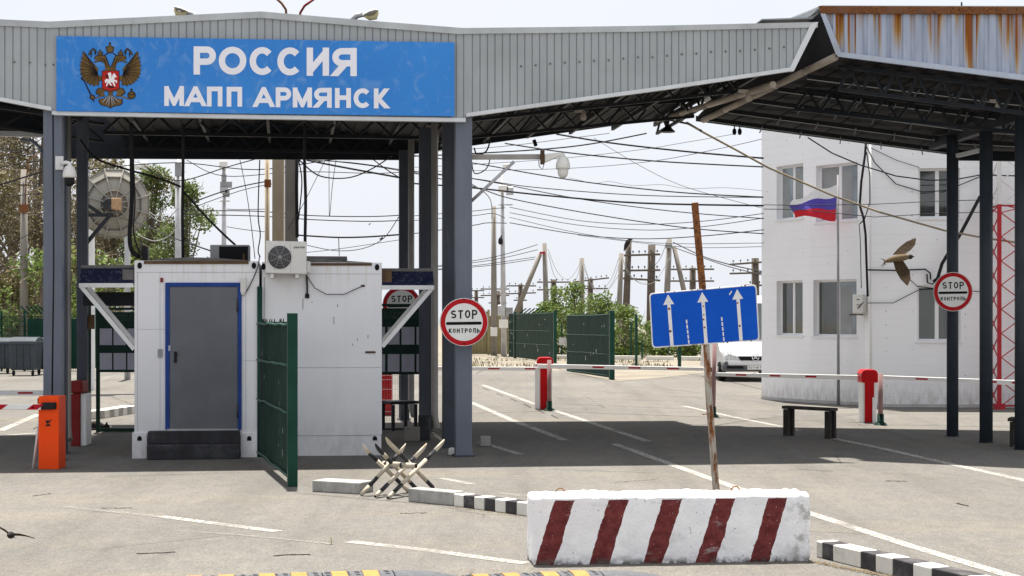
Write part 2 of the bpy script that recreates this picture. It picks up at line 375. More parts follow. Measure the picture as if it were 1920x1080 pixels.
M['rustcap'] = rusty('rusted_ridge_cap', (.17, .075, .035), .6, sc=3)
M['laneblue'] = mat('lane_sign_blue', (.0015, .082, .50), .4, 0, .07, 3, dirt=(.01, .11, .52), dk=.4, ds=3)
M['lanewhite'] = mat('lane_sign_white', (.74, .74, .74), .5, 0, .05, 8, dirt=(.40, .30, .2), dk=.4, ds=12)
M['signwhite'] = mat('sign_white_face', (.82, .82, .79), .45, 0, .04, 4)
M['signred'] = mat('sign_red_ring', (.48, .010, .016), .42, 0, .1, 5)
M['signdim'] = M['signwhite']
M['siding'] = m_siding()
M['plinth'] = mat('grey_plinth', (.50, .49, .47), .85, 0, .15, 2, dirt=(.28, .26, .22), dk=.5, ds=3)
M['winframe'] = mat('white_window_frame', (.80, .80, .80), .4, 0, .03)
M['curtain'] = mat('pale_curtain', (.30, .31, .31), .9, 0, .12, 3)
M['glass'] = mat('window_glass', (.05, .056, .058), .04, 0, .3, 1.3, spec=1.0)
M['glassrefl'] = mat('painted_sky_reflection_glass', (.19, .235, .265), .04, 0, .3, 1.0, spec=1.0)  # pale blue base colour paints the sky's reflection into the panes
M['glassgreen'] = mat('green_tinted_glass', (.055, .062, .05), .04, 0, .3, 1.0, spec=1.0)
M['flagw'] = mat('flag_white', (.80, .80, .80), .8, 0, .04); M['flagb'] = mat('flag_blue', (.105, .085, .42), .8, 0, .08); M['flagr'] = mat('flag_red', (.60, .028, .045), .8, 0, .08)
M['vanwhite'] = mat('van_white_paint', (.70, .70, .72), .25, 0, .03, 1, spec=.6)
M['bumper'] = mat('van_grey_bumper', (.11, .11, .12), .55, 0, .1)
M['lens'] = mat('headlight_lens', (.52, .53, .52), .1, 0, .2, 12, spec=.8)
M['chrome'] = mat('chrome', (.7, .7, .72), .15, .9, .03)
M['tyre'] = mat('tyre_rubber', (.02, .02, .021), .8)
M['bin'] = mat('dumpster_plastic', (.055, .066, .078), .5, 0, .15, 2, dirt=(.12, .12, .12), dk=.35)
M['bingreen'] = mat('dark_green_dumpster', (.030, .042, .030), .5, 0, .15, 2)
M['dish'] = mat('dish_back_panel', (.33, .315, .28), .6, 0, .1, 1.5, dirt=(.32, .28, .22), dk=.5, ds=2)
M['box_tan'] = mat('tan_box', (.42, .27, .15), .6, 0, .2, 8)
M['paper'] = mat('notice_paper', (.42, .42, .50), .7, 0, .1, 6)
M['boardgreen'] = mat('dark_green_board', (.008, .030, .022), .5, 0, .2, 3)
M['boardtext'] = mat('faint_board_text', (.05, .085, .07), .6)
M['tan'] = mat('olive_tan_sheet', (.27, .235, .12), .6, 0, .12, 1.2, dirt=(.2, .17, .1), dk=.4)
M['lampwhite'] = mat('lamp_housing', (.62, .60, .57), .4, 0, .06, 4)
M['lampyellow'] = mat('yellow_lamp_glass', (.66, .58, .32), .2, 0, .15, 8)
M['camwhite'] = mat('camera_housing', (.72, .71, .67), .35, 0, .05, 4)
M['rubber'] = mat('speed_bump_rubber', (.115, .118, .128), .75, 0, .2, 20, bump=.7, bs=160)
M['yellow'] = mat('yellow_insert', (.44, .21, .062), .6, 0, .15, 20, bump=.4, bs=90, dirt=(.35, .22, .08), dk=.4, ds=20)
M['hedgew'] = mat('hedgehog_white', (.47, .425, .34), .5, 0, .08, 8, dirt=(.30, .185, .075), dk=.85, ds=5)
M['hedgeb'] = mat('hedgehog_black', (.03, .03, .033), .5, 0, .2, 8)
M['leafg'] = m_leaf('poplar_leaf', (.085, .125, .035), (.20, .25, .09))
M['leafo'] = m_leaf('olive_leaf', (.095, .085, .032), (.19, .165, .075))
M['leafb'] = m_leaf('dry_brown_leaf', (.088, .074, .040), (.165, .14, .085))
M['leafl'] = m_leaf('bush_leaf', (.075, .125, .03), (.20, .26, .07))
M['bark'] = mat('bark', (.17, .145, .115), .9, 0, .25, 3, bump=.5, bs=30)
M['twig'] = mat('pale_twig', (.20, .165, .12), .9, 0, .2, 3)
M['birdtop'] = mat('swallow_brown_wing', (.042, .027, .014), .8, 0, .25, 40)
M['birdbelly'] = mat('swallow_buff_belly', (.13, .092, .052), .85, 0, .15, 40)
M['birddark'] = mat('swallow_dark_head', (.02, .017, .017), .7)
M['mastred'] = mat('mast_red', (.42, .028, .04), .45, 0, .12, 3)
M['mastwhite'] = mat('mast_white', (.66, .65, .64), .5, 0, .08, 3)
M['hill'] = mat('far_scrub', (.17, .19, .19), .95, 0, .2, .02)
M['weed'] = m_leaf('weed_leaf', (.09, .13, .02), (.2, .25, .05))
M['fur'] = mat('dark_fur', (.022, .019, .017), .9, 0, .3, 20)
# ------------------------------------------------------------------ setting: ground, lines, kerbs, far land
g = MB(); g.face([(-400, -20, 0), (400, -20, 0), (400, 62, 0), (-400, 62, 0)]); struct(g.build('asphalt_yard', M['asphalt']))
g = MB(); g.face([(-2500, 62, -.004), (2500, 62, -.004), (2500, 3200, -.004), (-2500, 3200, -.004)]); struct(g.build('ground', M['sand']))
# sandy verge ahead of the far gates, along the road edge
vp = [(885, 664), (960, 664), (1060, 690), (1110, 704), (1180, 706), (1250, 700), (1330, 694), (1430, 690), (1600, 690), (1600, 697), (1430, 703), (1330, 708), (1150, 716), (1060, 700), (960, 672), (885, 668)]
vp = [(880, 663), (960, 668), (1060, 692), (1150, 716), (1330, 704), (1620, 700), (1620, 693.8), (880, 693.8)]
g = MB(); g.face([(x.x, x.y, .006) for x in (G(880, 666), G(965, 674), G(1040, 690), G(1150, 716), G(1240, 708), G(1345, 697), G(1620, 695), G(1620, 692), G(1620, 690), G(880, 660))]); struct(g.build('sandy_verge', M['sand']))
def stripe(mb, pts, w, z=.004, mi=0):
    P = [V((p.x, p.y, z)) for p in pts]; n = len(P); l = []; r = []
    for i in range(n):
        d = (P[min(i + 1, n - 1)] - P[max(i - 1, 0)]).normalized(); s_ = V((-d.y, d.x, 0)) * w / 2
        l.append(P[i] + s_); r.append(P[i] - s_)
    for i in range(n - 1): mb.face([r[i], r[i + 1], l[i + 1], l[i]], mi)
g = MB()
for pts, w in [([(1150, 832), (1250, 868), (1380, 915), (1525, 965), (1700, 1022), (1960, 1100)], .13),
               ([(882, 754), (960, 788), (1060, 826)], .15),
               ([(905, 722), (960, 742), (1003, 758)], .14), ([(1040, 770), (1130, 800), (1215, 828)], .14),
               ([(1555, 821), (1650, 840), (1780, 870), (1920, 901), (2000, 920)], .14),
               ([(1280, 761), (1370, 781), (1450, 797), (1500, 808)], .13),
               ([(828, 897), (885, 908)], .12), ([(900, 829), (975, 852)], .12),
               ([(300, 968.5), (520, 997)], .13), ([(655, 1016), (800, 1032), (985, 1057)], .13), ([(0, 808), (72, 777)], .16), ([(180, 742), (252, 742)], .18), ([(-60, 822), (70, 812)], .12)]:
    stripe(g, [G(*p) for p in pts], w, .004)
struct(g.build('road_lines', M['line']))
g = MB()
for pts, w in [([(120, 951), (300, 970)], .10),
               ([(330, 996), (450, 1004), (620, 1021)], .05),
               ([(930, 769), (1005, 770)], .12), ([(1150, 776), (1240, 778), (1400, 786), (1700, 799), (1925, 806)], .10),
               ([(182, 718), (205, 707), (240, 699)], .2), ([(980, 846), (1150, 838), (1350, 836)], .08),
               ([(1350, 836), (1560, 852), (1760, 866), (1920, 871)], .07), ([(560, 893), (660, 894)], .06), ([(940, 925), (985, 932)], .12)]:
    stripe(g, [G(*p) for p in pts], w, .0075)
struct(g.build('faded_road_lines', M['faint']))
g = MB()
hp = []
for i in range(61):
    x = -900 + i * 30; hp.append((x, 1500, 3.2 + 3.5 * noise.noise((i * .31, 2.2, 0)) + (4.5 if x > -100 else 2)))
for i in range(60):
    a, b = hp[i], hp[i + 1]
    g.face([(a[0], 1380, -.1), (b[0], 1380, -.1), b, a]); g.face([a, b, (b[0], 1700, -.1), (a[0], 1700, -.1)])
struct(g.build('hills', M['hill']))
def kerb_run(name, pts, w, h, cuts, mats, depth_dir=1):
    """kerb front edge follows ground points; cuts = alternating (start,end,material) along its length"""
    mb = MB(); P = [V((p.x, p.y, 0)) for p in pts]; seg = [(P[i + 1] - P[i]).length for i in range(len(P) - 1)]
    def at(t):
        for i, s_ in enumerate(seg):
            if t <= s_ or i == len(seg) - 1: return P[i] + (P[i + 1] - P[i]) * (t / s_)
            t -= s_
    for a, b, mi in cuts:
        A, B = at(a), at(b); d = (B - A).normalized(); nrm = V((-d.y, d.x, 0)) * depth_dir; gap = d * .003
        mb.add([A + gap, B - gap, B - gap + nrm * w, A + gap + nrm * w] + [q + Z * (h + rnd.uniform(-.003, .003)) for q in (A + gap, B - gap, B - gap + nrm * w, A + gap + nrm * w)],
               [(3, 2, 1, 0), (4, 5, 6, 7), (0, 1, 5, 4), (1, 2, 6, 5), (2, 3, 7, 6), (3, 0, 4, 7)], mi)
    return struct(mb.build(name, mats, None, .008, 2))
# right kerb: boundaries read along its front edge
kA, kB = G(1533, 1045), G(1672, 1080)
kd = (kB - kA).normalized(); kn = V((-kd.y, kd.x, 0))
def kt(px, py): return (onp(px, py, kA, kn) - kA).dot(kd)
bs = [(1530, 1030), (1541, 1033), (1561, 1040), (1613, 1052), (1641, 1058), (1673, 1064), (1711, 1070), (1746, 1075), (1812, 1085), (1852, 1092), (1905, 1100), (1960, 1110), (2010, 1118)]
ts = [kt(*b) for b in bs]
kerb_run('kerb', [kA, kA + kd * 8], .16, .13, [(ts[i], ts[i + 1], i % 2) for i in range(len(ts) - 1)], [M['kerbw'], M['kerbb']])
# left kerb from the grey stone to behind the block
cA, cB, cC = G(850, 949), G(978, 966.5), G(1090, 985)
l1 = (cB - cA).length
ks = [0, .16, .32, .48, .64, .80, .96, 1.12]
kerb_run('kerb', [cA, cB, cC], .16, .125, [(ks[i], ks[i + 1], i % 2) for i in range(7)], [M['kerbw'], M['kerbb']])
# small kerb seen past the cabin on the left
kerb_run('kerb', [G(168, 787), G(200, 784), G(250, 776), G(330, 765)], .3, .16, [(i * .24, (i + 1) * .24, (0, 1)[i % 2]) for i in range(9)], [M['kerbw'], M['concgrey']])
# white kerb pieces along the far fence
kerb_run('kerb', [G(1030, 673), G(1400, 677)], .4, .2, [(i * 1.75, i * 1.75 + 1.35, 0) for i in range(8)], [M['kerbw'], M['concgrey']])
def kerb_stone(p, q, w, h, label):
    d = (q - p).normalized(); n_ = V((-d.y, d.x, 0)); mb = MB()
    L_ = (q - p).length
    mb.prism([p, p + d * L_, p + d * L_ + n_ * w, p + n_ * w], Z * h)
    # worn joint in the middle
    t = tag(mb.build('kerb_stone', M['concgrey'], None, .01, 2), label, 'kerb stone', 'loose grey kerb stones')
kerb_stone(G(585, 922), G(673, 927), .30, .125, 'loose grey concrete kerb stone left of the striped pipe barricade')
kerb_stone(G(765, 940.5), G(849, 949), .17, .14, 'grey unpainted kerb stone joining the black and white kerb')
# ------------------------------------------------------------------ main canopy
SL = .14; A1 = math.atan(SL); U1 = V((math.cos(A1), math.sin(A1), 0)); D1 = V((-math.sin(A1), math.cos(A1), 0)); R1 = rotz(A1)
O1 = G(868, 857)
def C1(u, v, z): return V((O1.x, O1.y, 0)) + U1 * u + D1 * v + Z * z
def f1(px, py, v=0.0): return onp(px, py, O1 + D1 * v, D1)
def uz(px, py, v=0.0):
    p = f1(px, py, v); return ((p - V((O1.x, O1.y, 0))).dot(U1), p.z)
can = thing('checkpoint_canopy', 'long grey ribbed sheet canopy with a low gable over the white cabins', 'canopy', C1(-3, 0, 0))
def interp(pts, x):
    if x <= pts[0][0]: return pts[0][1]
    for (a, b), (c, d) in zip(pts, pts[1:]):
        if x <= c: return b + (d - b) * (x - a) / (c - a) if c > a else d
    return pts[-1][1]
def ribbed(name, top, bot, u0, u1, pitch, at, mats, parent, off=0.0, groove=.016, gw=.17):
    """vertical ribbed cladding between two (u, z) outlines"""
    us = []; u = u0
    while u < u1:
        for fr, dv in ((0, 0), (1 - gw, 0), (1 - gw * .75, groove), (1 - gw * .25, groove)):
            x = u + fr * pitch
            if x < u1: us.append((x, dv))
        u += pitch
    us.append((u1, 0))
    mb = MB(); vs = []
    for x, dv in us: vs += [at(x, dv + off, interp(bot, x)), at(x, dv + off, interp(top, x))]
    mb.add(vs, [(2 * i, 2 * i + 2, 2 * i + 3, 2 * i + 1) for i in range(len(us) - 1)])
    # returned edge gives the sheet its thickness
    return mb.build(name, mats, parent)
top1 = [uz(-600, 7.3), uz(95, 44), uz(488, 25), uz(866, 57), uz(1200, 52), uz(1526, 46)]
bL = [uz(-600, 70), uz(97, 206)]; bC = [uz(98, 212), uz(873, 226)]; bR = [uz(874, 217), uz(1000, 201), uz(1440, 139), uz(1487, 131)]
uA, uB = uz(97, 200)[0], uz(873, 200)[0]
ribbed('fascia_panel', top1, bL, uz(-600, 100)[0], uA, .104, C1, M['fascia'], can)
ribbed('fascia_panel', top1, bC, uA, uB, .104, C1, M['fascia'], can)
def botR(u): return interp(bR, u)
uT, uE = uz(1528, 46)[0], uz(1486, 131)[0]
bR2 = bR[:-1] + [uz(1486, 131), uz(1528, 46)]
ribbed('fascia_panel', top1, bR2, uB, uT - .01, .104, C1, M['fascia'], can)
def strip1(name, pts, hgt, mats, d=.03, dn=True):
    """flashing along pixel points of the fascia; hgt in pixels downwards"""
    mb = MB()
    for (a, b) in zip(pts, pts[1:]):
        q = [f1(a[0], a[1]), f1(b[0], b[1]), f1(b[0], b[1] + hgt), f1(a[0], a[1] + hgt)]
        mb.prism([p - D1 * d for p in q], D1 * (d + .05))
    return mb.build(name, mats, can)
strip1('ridge_flashing', [(-600, 9.5), (95, 41)], 12, M['trim'], .022); strip1('ridge_flashing', [(95, 41), (250, 33.5)], 12, M['trim'], .03)
strip1('ridge_flashing', [(250, 33.5), (488, 22)], 12, M['trim'], .024); strip1('ridge_flashing', [(488, 22), (700, 40), (866, 53)], 12, M['trim'], .03)
strip1('ridge_flashing', [(866, 53), (1060, 51), (1260, 48)], 11, M['trim'], .025); strip1('ridge_flashing', [(1260, 48), (1532, 42)], 10, M['trim'], .03)
strip1('bottom_flashing', [(-600, 68), (97, 201)], 7, M['trimw']); strip1('bottom_flashing', [(98, 209), (500, 216.5), (873, 222)], 7, M['trimw'], .034)
strip1('bottom_flashing', [(874, 212.5), (1000, 195), (1250, 161), (1440, 133), (1487, 126)], 7, M['trimw'])
mb = MB(); q = [f1(1533, 42), f1(1487, 134), f1(1477, 134), f1(1519, 46)]; mb.prism([p - D1 * .037 for p in q], D1 * .09); mb.build('end_flashing', M['trimw'], can)
for i in range(19):
    mb = MB(); px = 977 + i * 27.4; py = 124 - (px - 977) * .072 + rnd.uniform(-1, 1); p = f1(px, py, -.004); mb.lathe([(.0, -.012), (.014, -.01), (.016, .004)], p, 8, D1); mb.build('screw', M['screw'], can)
for px, py in ((27, 116), (56, 117), (85, 121), (100, 121)):
    mb = MB(); mb.lathe([(.0, -.012), (.012, -.01), (.014, .004)], f1(px, py, -.004), 8, D1); mb.build('screw', M['screw'], can)
# roof decks: (u, z at front, z at back)
DV = 9.0
def deck(name, u0, z0f, z0b, u1, z1f, z1b, v1=DV, m='ceil'):
    mb = MB(); n = max(2, int(abs(u1 - u0) / .13)); t = .05
    for i in range(n):
        a = i / n; b = (i + 1) / n; j = .022 * (i % 2)
        ua, ub = u0 + (u1 - u0) * a, u0 + (u1 - u0) * b
        za, zb = z0f + (z1f - z0f) * a, z0f + (z1f - z0f) * b; ya, yb = z0b + (z1b - z0b) * a, z0b + (z1b - z0b) * b
        lo = [C1(ua, .08, za + j), C1(ub, .08, zb + j), C1(ub, v1, yb + j), C1(ua, v1, ya + j)]
        mb.add(lo + [p + Z * (t - j) for p in lo], [(3, 2, 1, 0), (4, 5, 6, 7), (0, 1, 5, 4), (1, 2, 6, 5), (2, 3, 7, 6), (3, 0, 4, 7)])
    return mb.build(name, M[m], can)
uM = (uA + uB) / 2
zc = 5.42
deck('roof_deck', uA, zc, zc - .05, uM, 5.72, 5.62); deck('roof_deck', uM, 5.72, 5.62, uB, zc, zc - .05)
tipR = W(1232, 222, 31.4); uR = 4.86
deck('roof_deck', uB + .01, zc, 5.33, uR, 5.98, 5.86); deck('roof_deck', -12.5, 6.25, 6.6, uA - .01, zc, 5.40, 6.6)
# beams and trusses under the deck
def truss(mb, a, b, hgt, n, w=.05, mi=0):
    a, b = V(a), V(b); up = Z * hgt
    mb.beam(a, b, w, w, Z, mi); mb.beam(a + up, b + up, w, w, Z, mi)
    for i in range(n):
        p, q, r_ = a + (b - a) * (i / n), a + (b - a) * ((i + .5) / n), a + (b - a) * ((i + 1) / n)
        mb.beam(p, q + up, w * .7, w * .7, Z, mi); mb.beam(q + up, r_, w * .7, w * .7, Z, mi)
for v, zz in ((DV - .1, 5.13), (.35, 4.98), (3.1, 5.02), (6.0, 5.08)):
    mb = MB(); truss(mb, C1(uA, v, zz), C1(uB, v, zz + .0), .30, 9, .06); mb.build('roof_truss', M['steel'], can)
mb = MB(); mb.prism([f1(120, 297, DV + .05), f1(760, 300, DV + .05), f1(760, 205, DV + .05), f1(96, 205, DV + .05), f1(96, 297, DV + .05)], D1 * .06); mb.build('rear_beam', M['steelb'], can)
mb = MB(); mb.prism([f1(760, 291, DV + .05), f1(885, 273, DV + .05), f1(1232, 224, DV + .05), f1(1234, 190, DV + .05), f1(885, 240, DV + .05), f1(760, 250, DV + .05)], D1 * .06); mb.build('rear_beam', M['steelb'], can)
mb = MB(); mb.prism([f1(-400, 236, 6.6), f1(118, 249, 6.6), f1(118, 170, 6.6), f1(-400, 100, 6.6)], D1 * .06); mb.build('rear_beam', M['steelb'], can)
mb = MB(); mb.prism([V((3.7, 23.7, 6.33)), V((4.9, 23.5, 6.33)), V((3.9, 30.3, 6.02)), V((2.6, 30.3, 6.02))], Z * .02); mb.build('road_shade_sheet', M['fascia'], can)  # added unseen sheet; blocks sun so the canopies' shadows join on the road
mb = MB(); mb.beam(C1(uA, .1, 4.93), C1(uB, .1, 4.93), .1, .16); mb.build('front_beam', M['steel'], can)
for v, za, zb in ((.4, 4.95, 5.62), (3.1, 4.98, 5.58), (6.0, 5.02, 5.54), (DV - .08, 5.36, 5.9)):
    mb = MB(); truss(mb, C1(uB, v, za), C1(uR - .05, v, zb), .3, 9, .05); mb.build('wing_truss', M['steel'], can)
for v in (.4, 3.1, 6.2):
    mb = MB(); truss(mb, C1(uA, v, 4.95), C1(-12.4, v, 5.85), .3, 8, .05); mb.build('wing_truss', M['steel'], can)
for i in range(6):
    u = uB + .5 + i * (uR - uB - .6) / 5; z = 5.36 + (u - uB) / (uR - uB) * .52
    mb = MB(); mb.beam(C1(u, .15, z - .05), C1(u, DV - .1, z - .12), .05, .08); mb.build('purlin', M['steel'], can)
for i in range(5):
    u = uA + .5 + i * (uB - uA - 1) / 4
    mb = MB(); mb.beam(C1(u, .15, 5.36), C1(u, DV - .1, 5.3), .05, .08); mb.build('purlin', M['steel'], can)
mb = MB(); mb.beam(f1(-300, 243, 6.5), f1(96, 253, 6.5), .1, .09); mb.build('edge_beam', M['lightgrey'], can)
# gutter tube along the tip of the wing, in short lengths
P0, P1 = W(1232, 227, 31.3), W(1452, 158, 23.6)
for i in range(4):
    mb = MB(); mb.tube([P0 + (P1 - P0) * (i / 4 + .008), P0 + (P1 - P0) * ((i + 1) / 4 - .008)], .052, 10); mb.build('gutter_tube', M['pipe_beige'], can)
mb = MB(); truss(mb, C1(uR - .1, DV - .3, 5.55), C1(uR - .1, .3, 5.68), .3, 10, .05); mb.build('tip_truss', M['steel'], can)
# columns
def column1(px, v, w, d, m, ztop=5.15, base=True):
    u = (onp(px, 700, O1 + D1 * v, D1) - V((O1.x, O1.y, 0))).dot(U1)
    mb = MB(); c = C1(u, v, ztop / 2)
    # H section: two flanges and a web
    mb.box(c - D1 * (d / 2 - .008) , (w, .016, ztop), R1); mb.box(c + D1 * (d / 2 - .008), (w, .016, ztop), R1)
    mb.box(c - U1 * (w / 2 - .01), (.016, d - .036, ztop), R1); mb.box(c + U1 * (w / 2 - .01), (.016, d - .036, ztop), R1)
    o = mb.build('column', M[m], can, .006)
    if base:
        mb = MB(); mb.box(C1(u, v, .012), (w + .06, d + .06, .024), R1); mb.build('base_plate', M['coldark'], o, .004)
    return u
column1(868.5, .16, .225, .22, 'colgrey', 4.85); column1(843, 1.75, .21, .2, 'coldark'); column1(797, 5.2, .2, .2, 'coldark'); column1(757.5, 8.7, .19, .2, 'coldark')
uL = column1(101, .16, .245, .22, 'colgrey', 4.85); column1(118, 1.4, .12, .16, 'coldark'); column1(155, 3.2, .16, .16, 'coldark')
for px, v, r_ in ((815, 3.3, .055), (771, 7.2, .058), (127.5, 1.9, .045)):
    p = onp(px, 800, O1 + D1 * v, D1); mb = MB(); x, y = p.x, p.y
    mb.tube([(x, y, 5.2), (x, y, .38), (x + .015, y - .03, .28), (x + .06, y - .12, .16)], r_, 10); mb.build('downpipe', M['pipe'], can)
mb = MB(); c = f1(99.5, 600, -.12); mb.tube([(c.x, c.y, 4.6), (c.x + .008, c.y, 2.6), (c.x - .012, c.y, .9)], .012, 6)
mb.build('conduit', M['cable'], can)
mb = MB(); mb.tube([f1(40, 262, .6), f1(60, 264, .4), f1(74, 276, .2), f1(84, 294, .1)], .022, 8); mb.build('bracket_arm', M['coldark'], can)
# ------------------------------------------------------------------ sign board with crest and lettering
sb = thing('sign_board', 'large weathered blue board with white Cyrillic lettering and a double-headed eagle crest', 'sign', f1(480, 140, -.06))
bq = [f1(106, 68, -.04), f1(852, 80, -.04), f1(852, 218.5, -.04), f1(106, 208.5, -.04)]
mb = MB(); mb.prism([p - D1 * .02 for p in bq], D1 * .024); mb.build('board', M['signblue'], sb)
def fS(px, py, k=0): return f1(px, py, -.0625 - .0009 * k)
def clip_y(q, lo, hi):
    for lim, sg in ((lo, 1), (hi, -1)):
        out = []
        for i, p in enumerate(q):
            a = q[i - 1]; ia, ip = (a.y - lim) * sg >= 0, (p.y - lim) * sg >= 0
            if ia != ip: out.append(a + (p - a) * ((lim - a.y) / (p.y - a.y)))
            if ip: out.append(p)
        q = out
    return q
def ribbon(mb, pts, w, P, mi=0, k=0, closed=False, ylim=None):
    """flat stroke of width w along pixel points with mitred corners, laid on the plane P"""
    pts = [V((a, b, 0)) for a, b in pts]; pts = [p for i, p in enumerate(pts) if i == 0 or (p - pts[i - 1]).length > 1e-3]; n = len(pts); l = []; r_ = []
    for i, p in enumerate(pts):
        a = pts[i - 1] if (i > 0 or closed) else None; b = pts[(i + 1) % n] if (i < n - 1 or closed) else None
        d0 = (p - a).normalized() if a is not None else None; d1 = (b - p).normalized() if b is not None else None
        if d0 is None: d0 = d1
        if d1 is None: d1 = d0
        t = (d0 + d1); t = t.normalized() if t.length > 1e-6 else d0
        nn = V((-t.y, t.x, 0)); c = max(.35, nn.dot(V((-d0.y, d0.x, 0)))); ww = w[i] if isinstance(w, (list, tuple)) else w
        l.append(p + nn * (ww / 2 / c)); r_.append(p - nn * (ww / 2 / c))
    for i in range(n if closed else n - 1):
        j = (i + 1) % n; q4 = [l[i], l[j], r_[j], r_[i]]
        if ylim: q4 = clip_y(q4, *ylim)
        if len(q4) > 2: mb.face([P(q.x, q.y, k) for q in q4], mi)
def arc(cx, cy, rx, ry, a0, a1, n=14): return [(cx + rx * math.cos(R(a0 + (a1 - a0) * i / n)), cy + ry * math.sin(R(a0 + (a1 - a0) * i / n))) for i in range(n + 1)]
def strokes(ch):
    """centre lines of a grotesque capital in a unit box, y up, already inset by half a stroke h=1"""
    bowl = lambda x0, y0, y1: [(x0, y1), (.62, y1)] + arc(.62, (y0 + y1) / 2, .38, (y1 - y0) / 2, 90, -90, 10) + [(x0, y0)]
    T = {'P': [[(0, -.1), (0, 1.1)], bowl(0, .44, 1)], 'O': [arc(.5, .5, .5, .5, 90, 450, 28)[:-1] + ['c']],
         'C': [arc(.52, .5, .52, .5, 42, 318, 20)], 'I2': [[(0, -.1), (0, 1.1)], [(1, -.1), (1, 1.1)], [(0, .06), (1, .94)]],
         'R2': [[(1, -.1), (1, 1.1)], [(1 - x, y) for x, y in bowl(0, .44, 1)], [(.55, .44), (-.02, -.1)]],
         'M': [[(0, -.1), (0, 1.1)], [(1, -.1), (1, 1.1)], [(0, 1.02), (.5, .02), (1, 1.02)]],
         'A': [[(-.06, -.1), (.5, 1.06), (1.06, -.1)], [(.2, .26), (.8, .26)]],
         'PI': [[(0, -.1), (0, 1), (1, 1), (1, -.1)]], 'H': [[(0, -.1), (0, 1.1)], [(1, -.1), (1, 1.1)], [(0, .52), (1, .52)]],
         'K': [[(0, -.1), (0, 1.1)], [(1.02, 1.1), (.28, .5)], [(.2, .5), (1.06, -.1)]],
         'S': [arc(.5, .76, .48, .24, 25, 250, 12) + arc(.5, .25, .5, .25, 70, -155, 12)],
         'T': [[(-.12, 1), (1.12, 1)], [(.5, 1), (.5, -.1)]], 'L2': [[(-.12, 0), (.12, .05), (.22, .4), (.24, 1), (1, 1), (1, -.1)]],
         'SOFT': [[(0, -.1), (0, 1.1)], bowl(0, 0, .55)], 'E': [[(1, 1), (0, 1), (0, 0), (1.03, 0)], [(0, .52), (.9, .52)]], 'Z': [[(0, 1), (1, 1), (0, 0), (1.04, 0)]],
         'N': [[(0, -.1), (0, 1.1)], [(1, -.1), (1, 1.1)], [(0, .94), (1, .06)]], 'R': [[(0, -.1), (0, 1.1)], bowl(0, .48, 1), [(.5, .48), (1.04, -.1)]],
         'U': [[(0, 1.1), (0, .35)] + arc(.5, .35, .5, .35, 180, 360, 10) + [(1, 1.1)]], 'G': [arc(.52, .5, .52, .5, 42, 340, 20) + [(1, .48), (.6, .48)]],
         'L': [[(0, 1.1), (0, 0), (1.03, 0)]], 'I': [[(.5, -.1), (.5, 1.1)]], 'F': [[(1, 1), (0, 1), (0, -.1)], [(0, .52), (.85, .52)]],
         '0': [arc(.5, .5, .5, .5, 90, 450, 20)[:-1] + ['c']], '7': [[(0, 1), (1, 1), (.35, -.1)]], '4': [[(.75, -.1), (.75, 1), (0, .28), (1.1, .28)]],
         'B': [[(0, 1), (0, 0)], bowl(0, .5, 1), bowl(0, 0, .5)], 'ZH': [[(.5, -.1), (.5, 1.1)], [(-.05, 1.05), (.5, .5), (-.05, -.05)], [(1.05, 1.05), (.5, .5), (1.05, -.05)]],
         'CE': [[(0, 1.1), (0, 0), (1.1, 0), (1.1, -.25)], [(.85, 1.1), (.85, 0)]], 'YI': [[(0, -.1), (0, 1.1)], [(0, .5), (.5, .4), (.5, .1), (0, 0)], [(1, -.1), (1, 1.1)]], 'X': [[(0, -.05), (1, 1.05)], [(0, 1.05), (1, -.05)]]}
    return T[ch]
CYR = {'Р': 'P', 'О': 'O', 'С': 'C', 'И': 'I2', 'Я': 'R2', 'М': 'M', 'А': 'A', 'П': 'PI', 'Н': 'H', 'К': 'K', 'Т': 'T', 'Л': 'L2', 'Ь': 'SOFT', 'Е': 'E', 'Ж': 'ZH', 'Ы': 'YI', 'Х': 'X', 'Ц': 'CE'}
def glyph(mb, ch, x0, x1, yb, yt, w, P, mi=0, k=0, shear=0.0, sx0=0.0):
    """draw one capital between pixel columns x0..x1, baseline yb, cap line yt"""
    h = w / 2
    for s_i, st in enumerate(strokes(CYR.get(ch, ch))):
        closed = st[-1] == 'c'; st = st[:-1] if closed else st
        pts = []
        for a, b in st:
            y = yb - h - b * (yb - yt - w); pts.append((x0 + h + a * (x1 - x0 - w), y + shear * (x0 - sx0 + a * (x1 - x0))))
        if not closed and len(pts) > 1:      # run ends that leave the cap height well past it, then cut them flush
            for e, f_, bb in ((0, 1, st[0][1]), (-1, -2, st[-1][1])):
                if bb < 0 or bb > 1.05:
                    d_ = V((*pts[e], 0)) - V((*pts[f_], 0)); d_ = d_.normalized() * w; pts[e] = (pts[e][0] + d_.x, pts[e][1] + d_.y)
        m_ = w * .02 + abs(shear) * (x1 - sx0)
        ribbon(mb, pts, w, P, mi, k + s_i, closed, (yt - m_, yb + m_))
def word(mb, text, x0, x1, yb, yt, w, P, gap=.22, mi=0, k=0, shear=0.0, widths={}):
    rel = [widths.get(c, .3 if c == 'I' else .45 if c == ' ' else 1.2 if c in 'МЖЫ' else 1.0) for c in text]; tot = sum(rel) + gap * (len(text) - 1); u = (x1 - x0) / tot; x = x0
    for c, r_ in zip(text, rel):
        if c != ' ': glyph(mb, c, x, x + u * r_, yb, yt, w, P, mi, k, shear, x0)
        x += u * (r_ + gap)
mb = MB()
for ch, a, b in (('Р', 363, 405), ('О', 410, 462), ('С', 468, 514), ('С', 520, 566), ('И', 575, 617), ('Я', 623, 669)):
    s_ = .0115 * (a - 363); glyph(mb, ch, a, b, 139.5 + s_, 87 + s_, 12, fS)
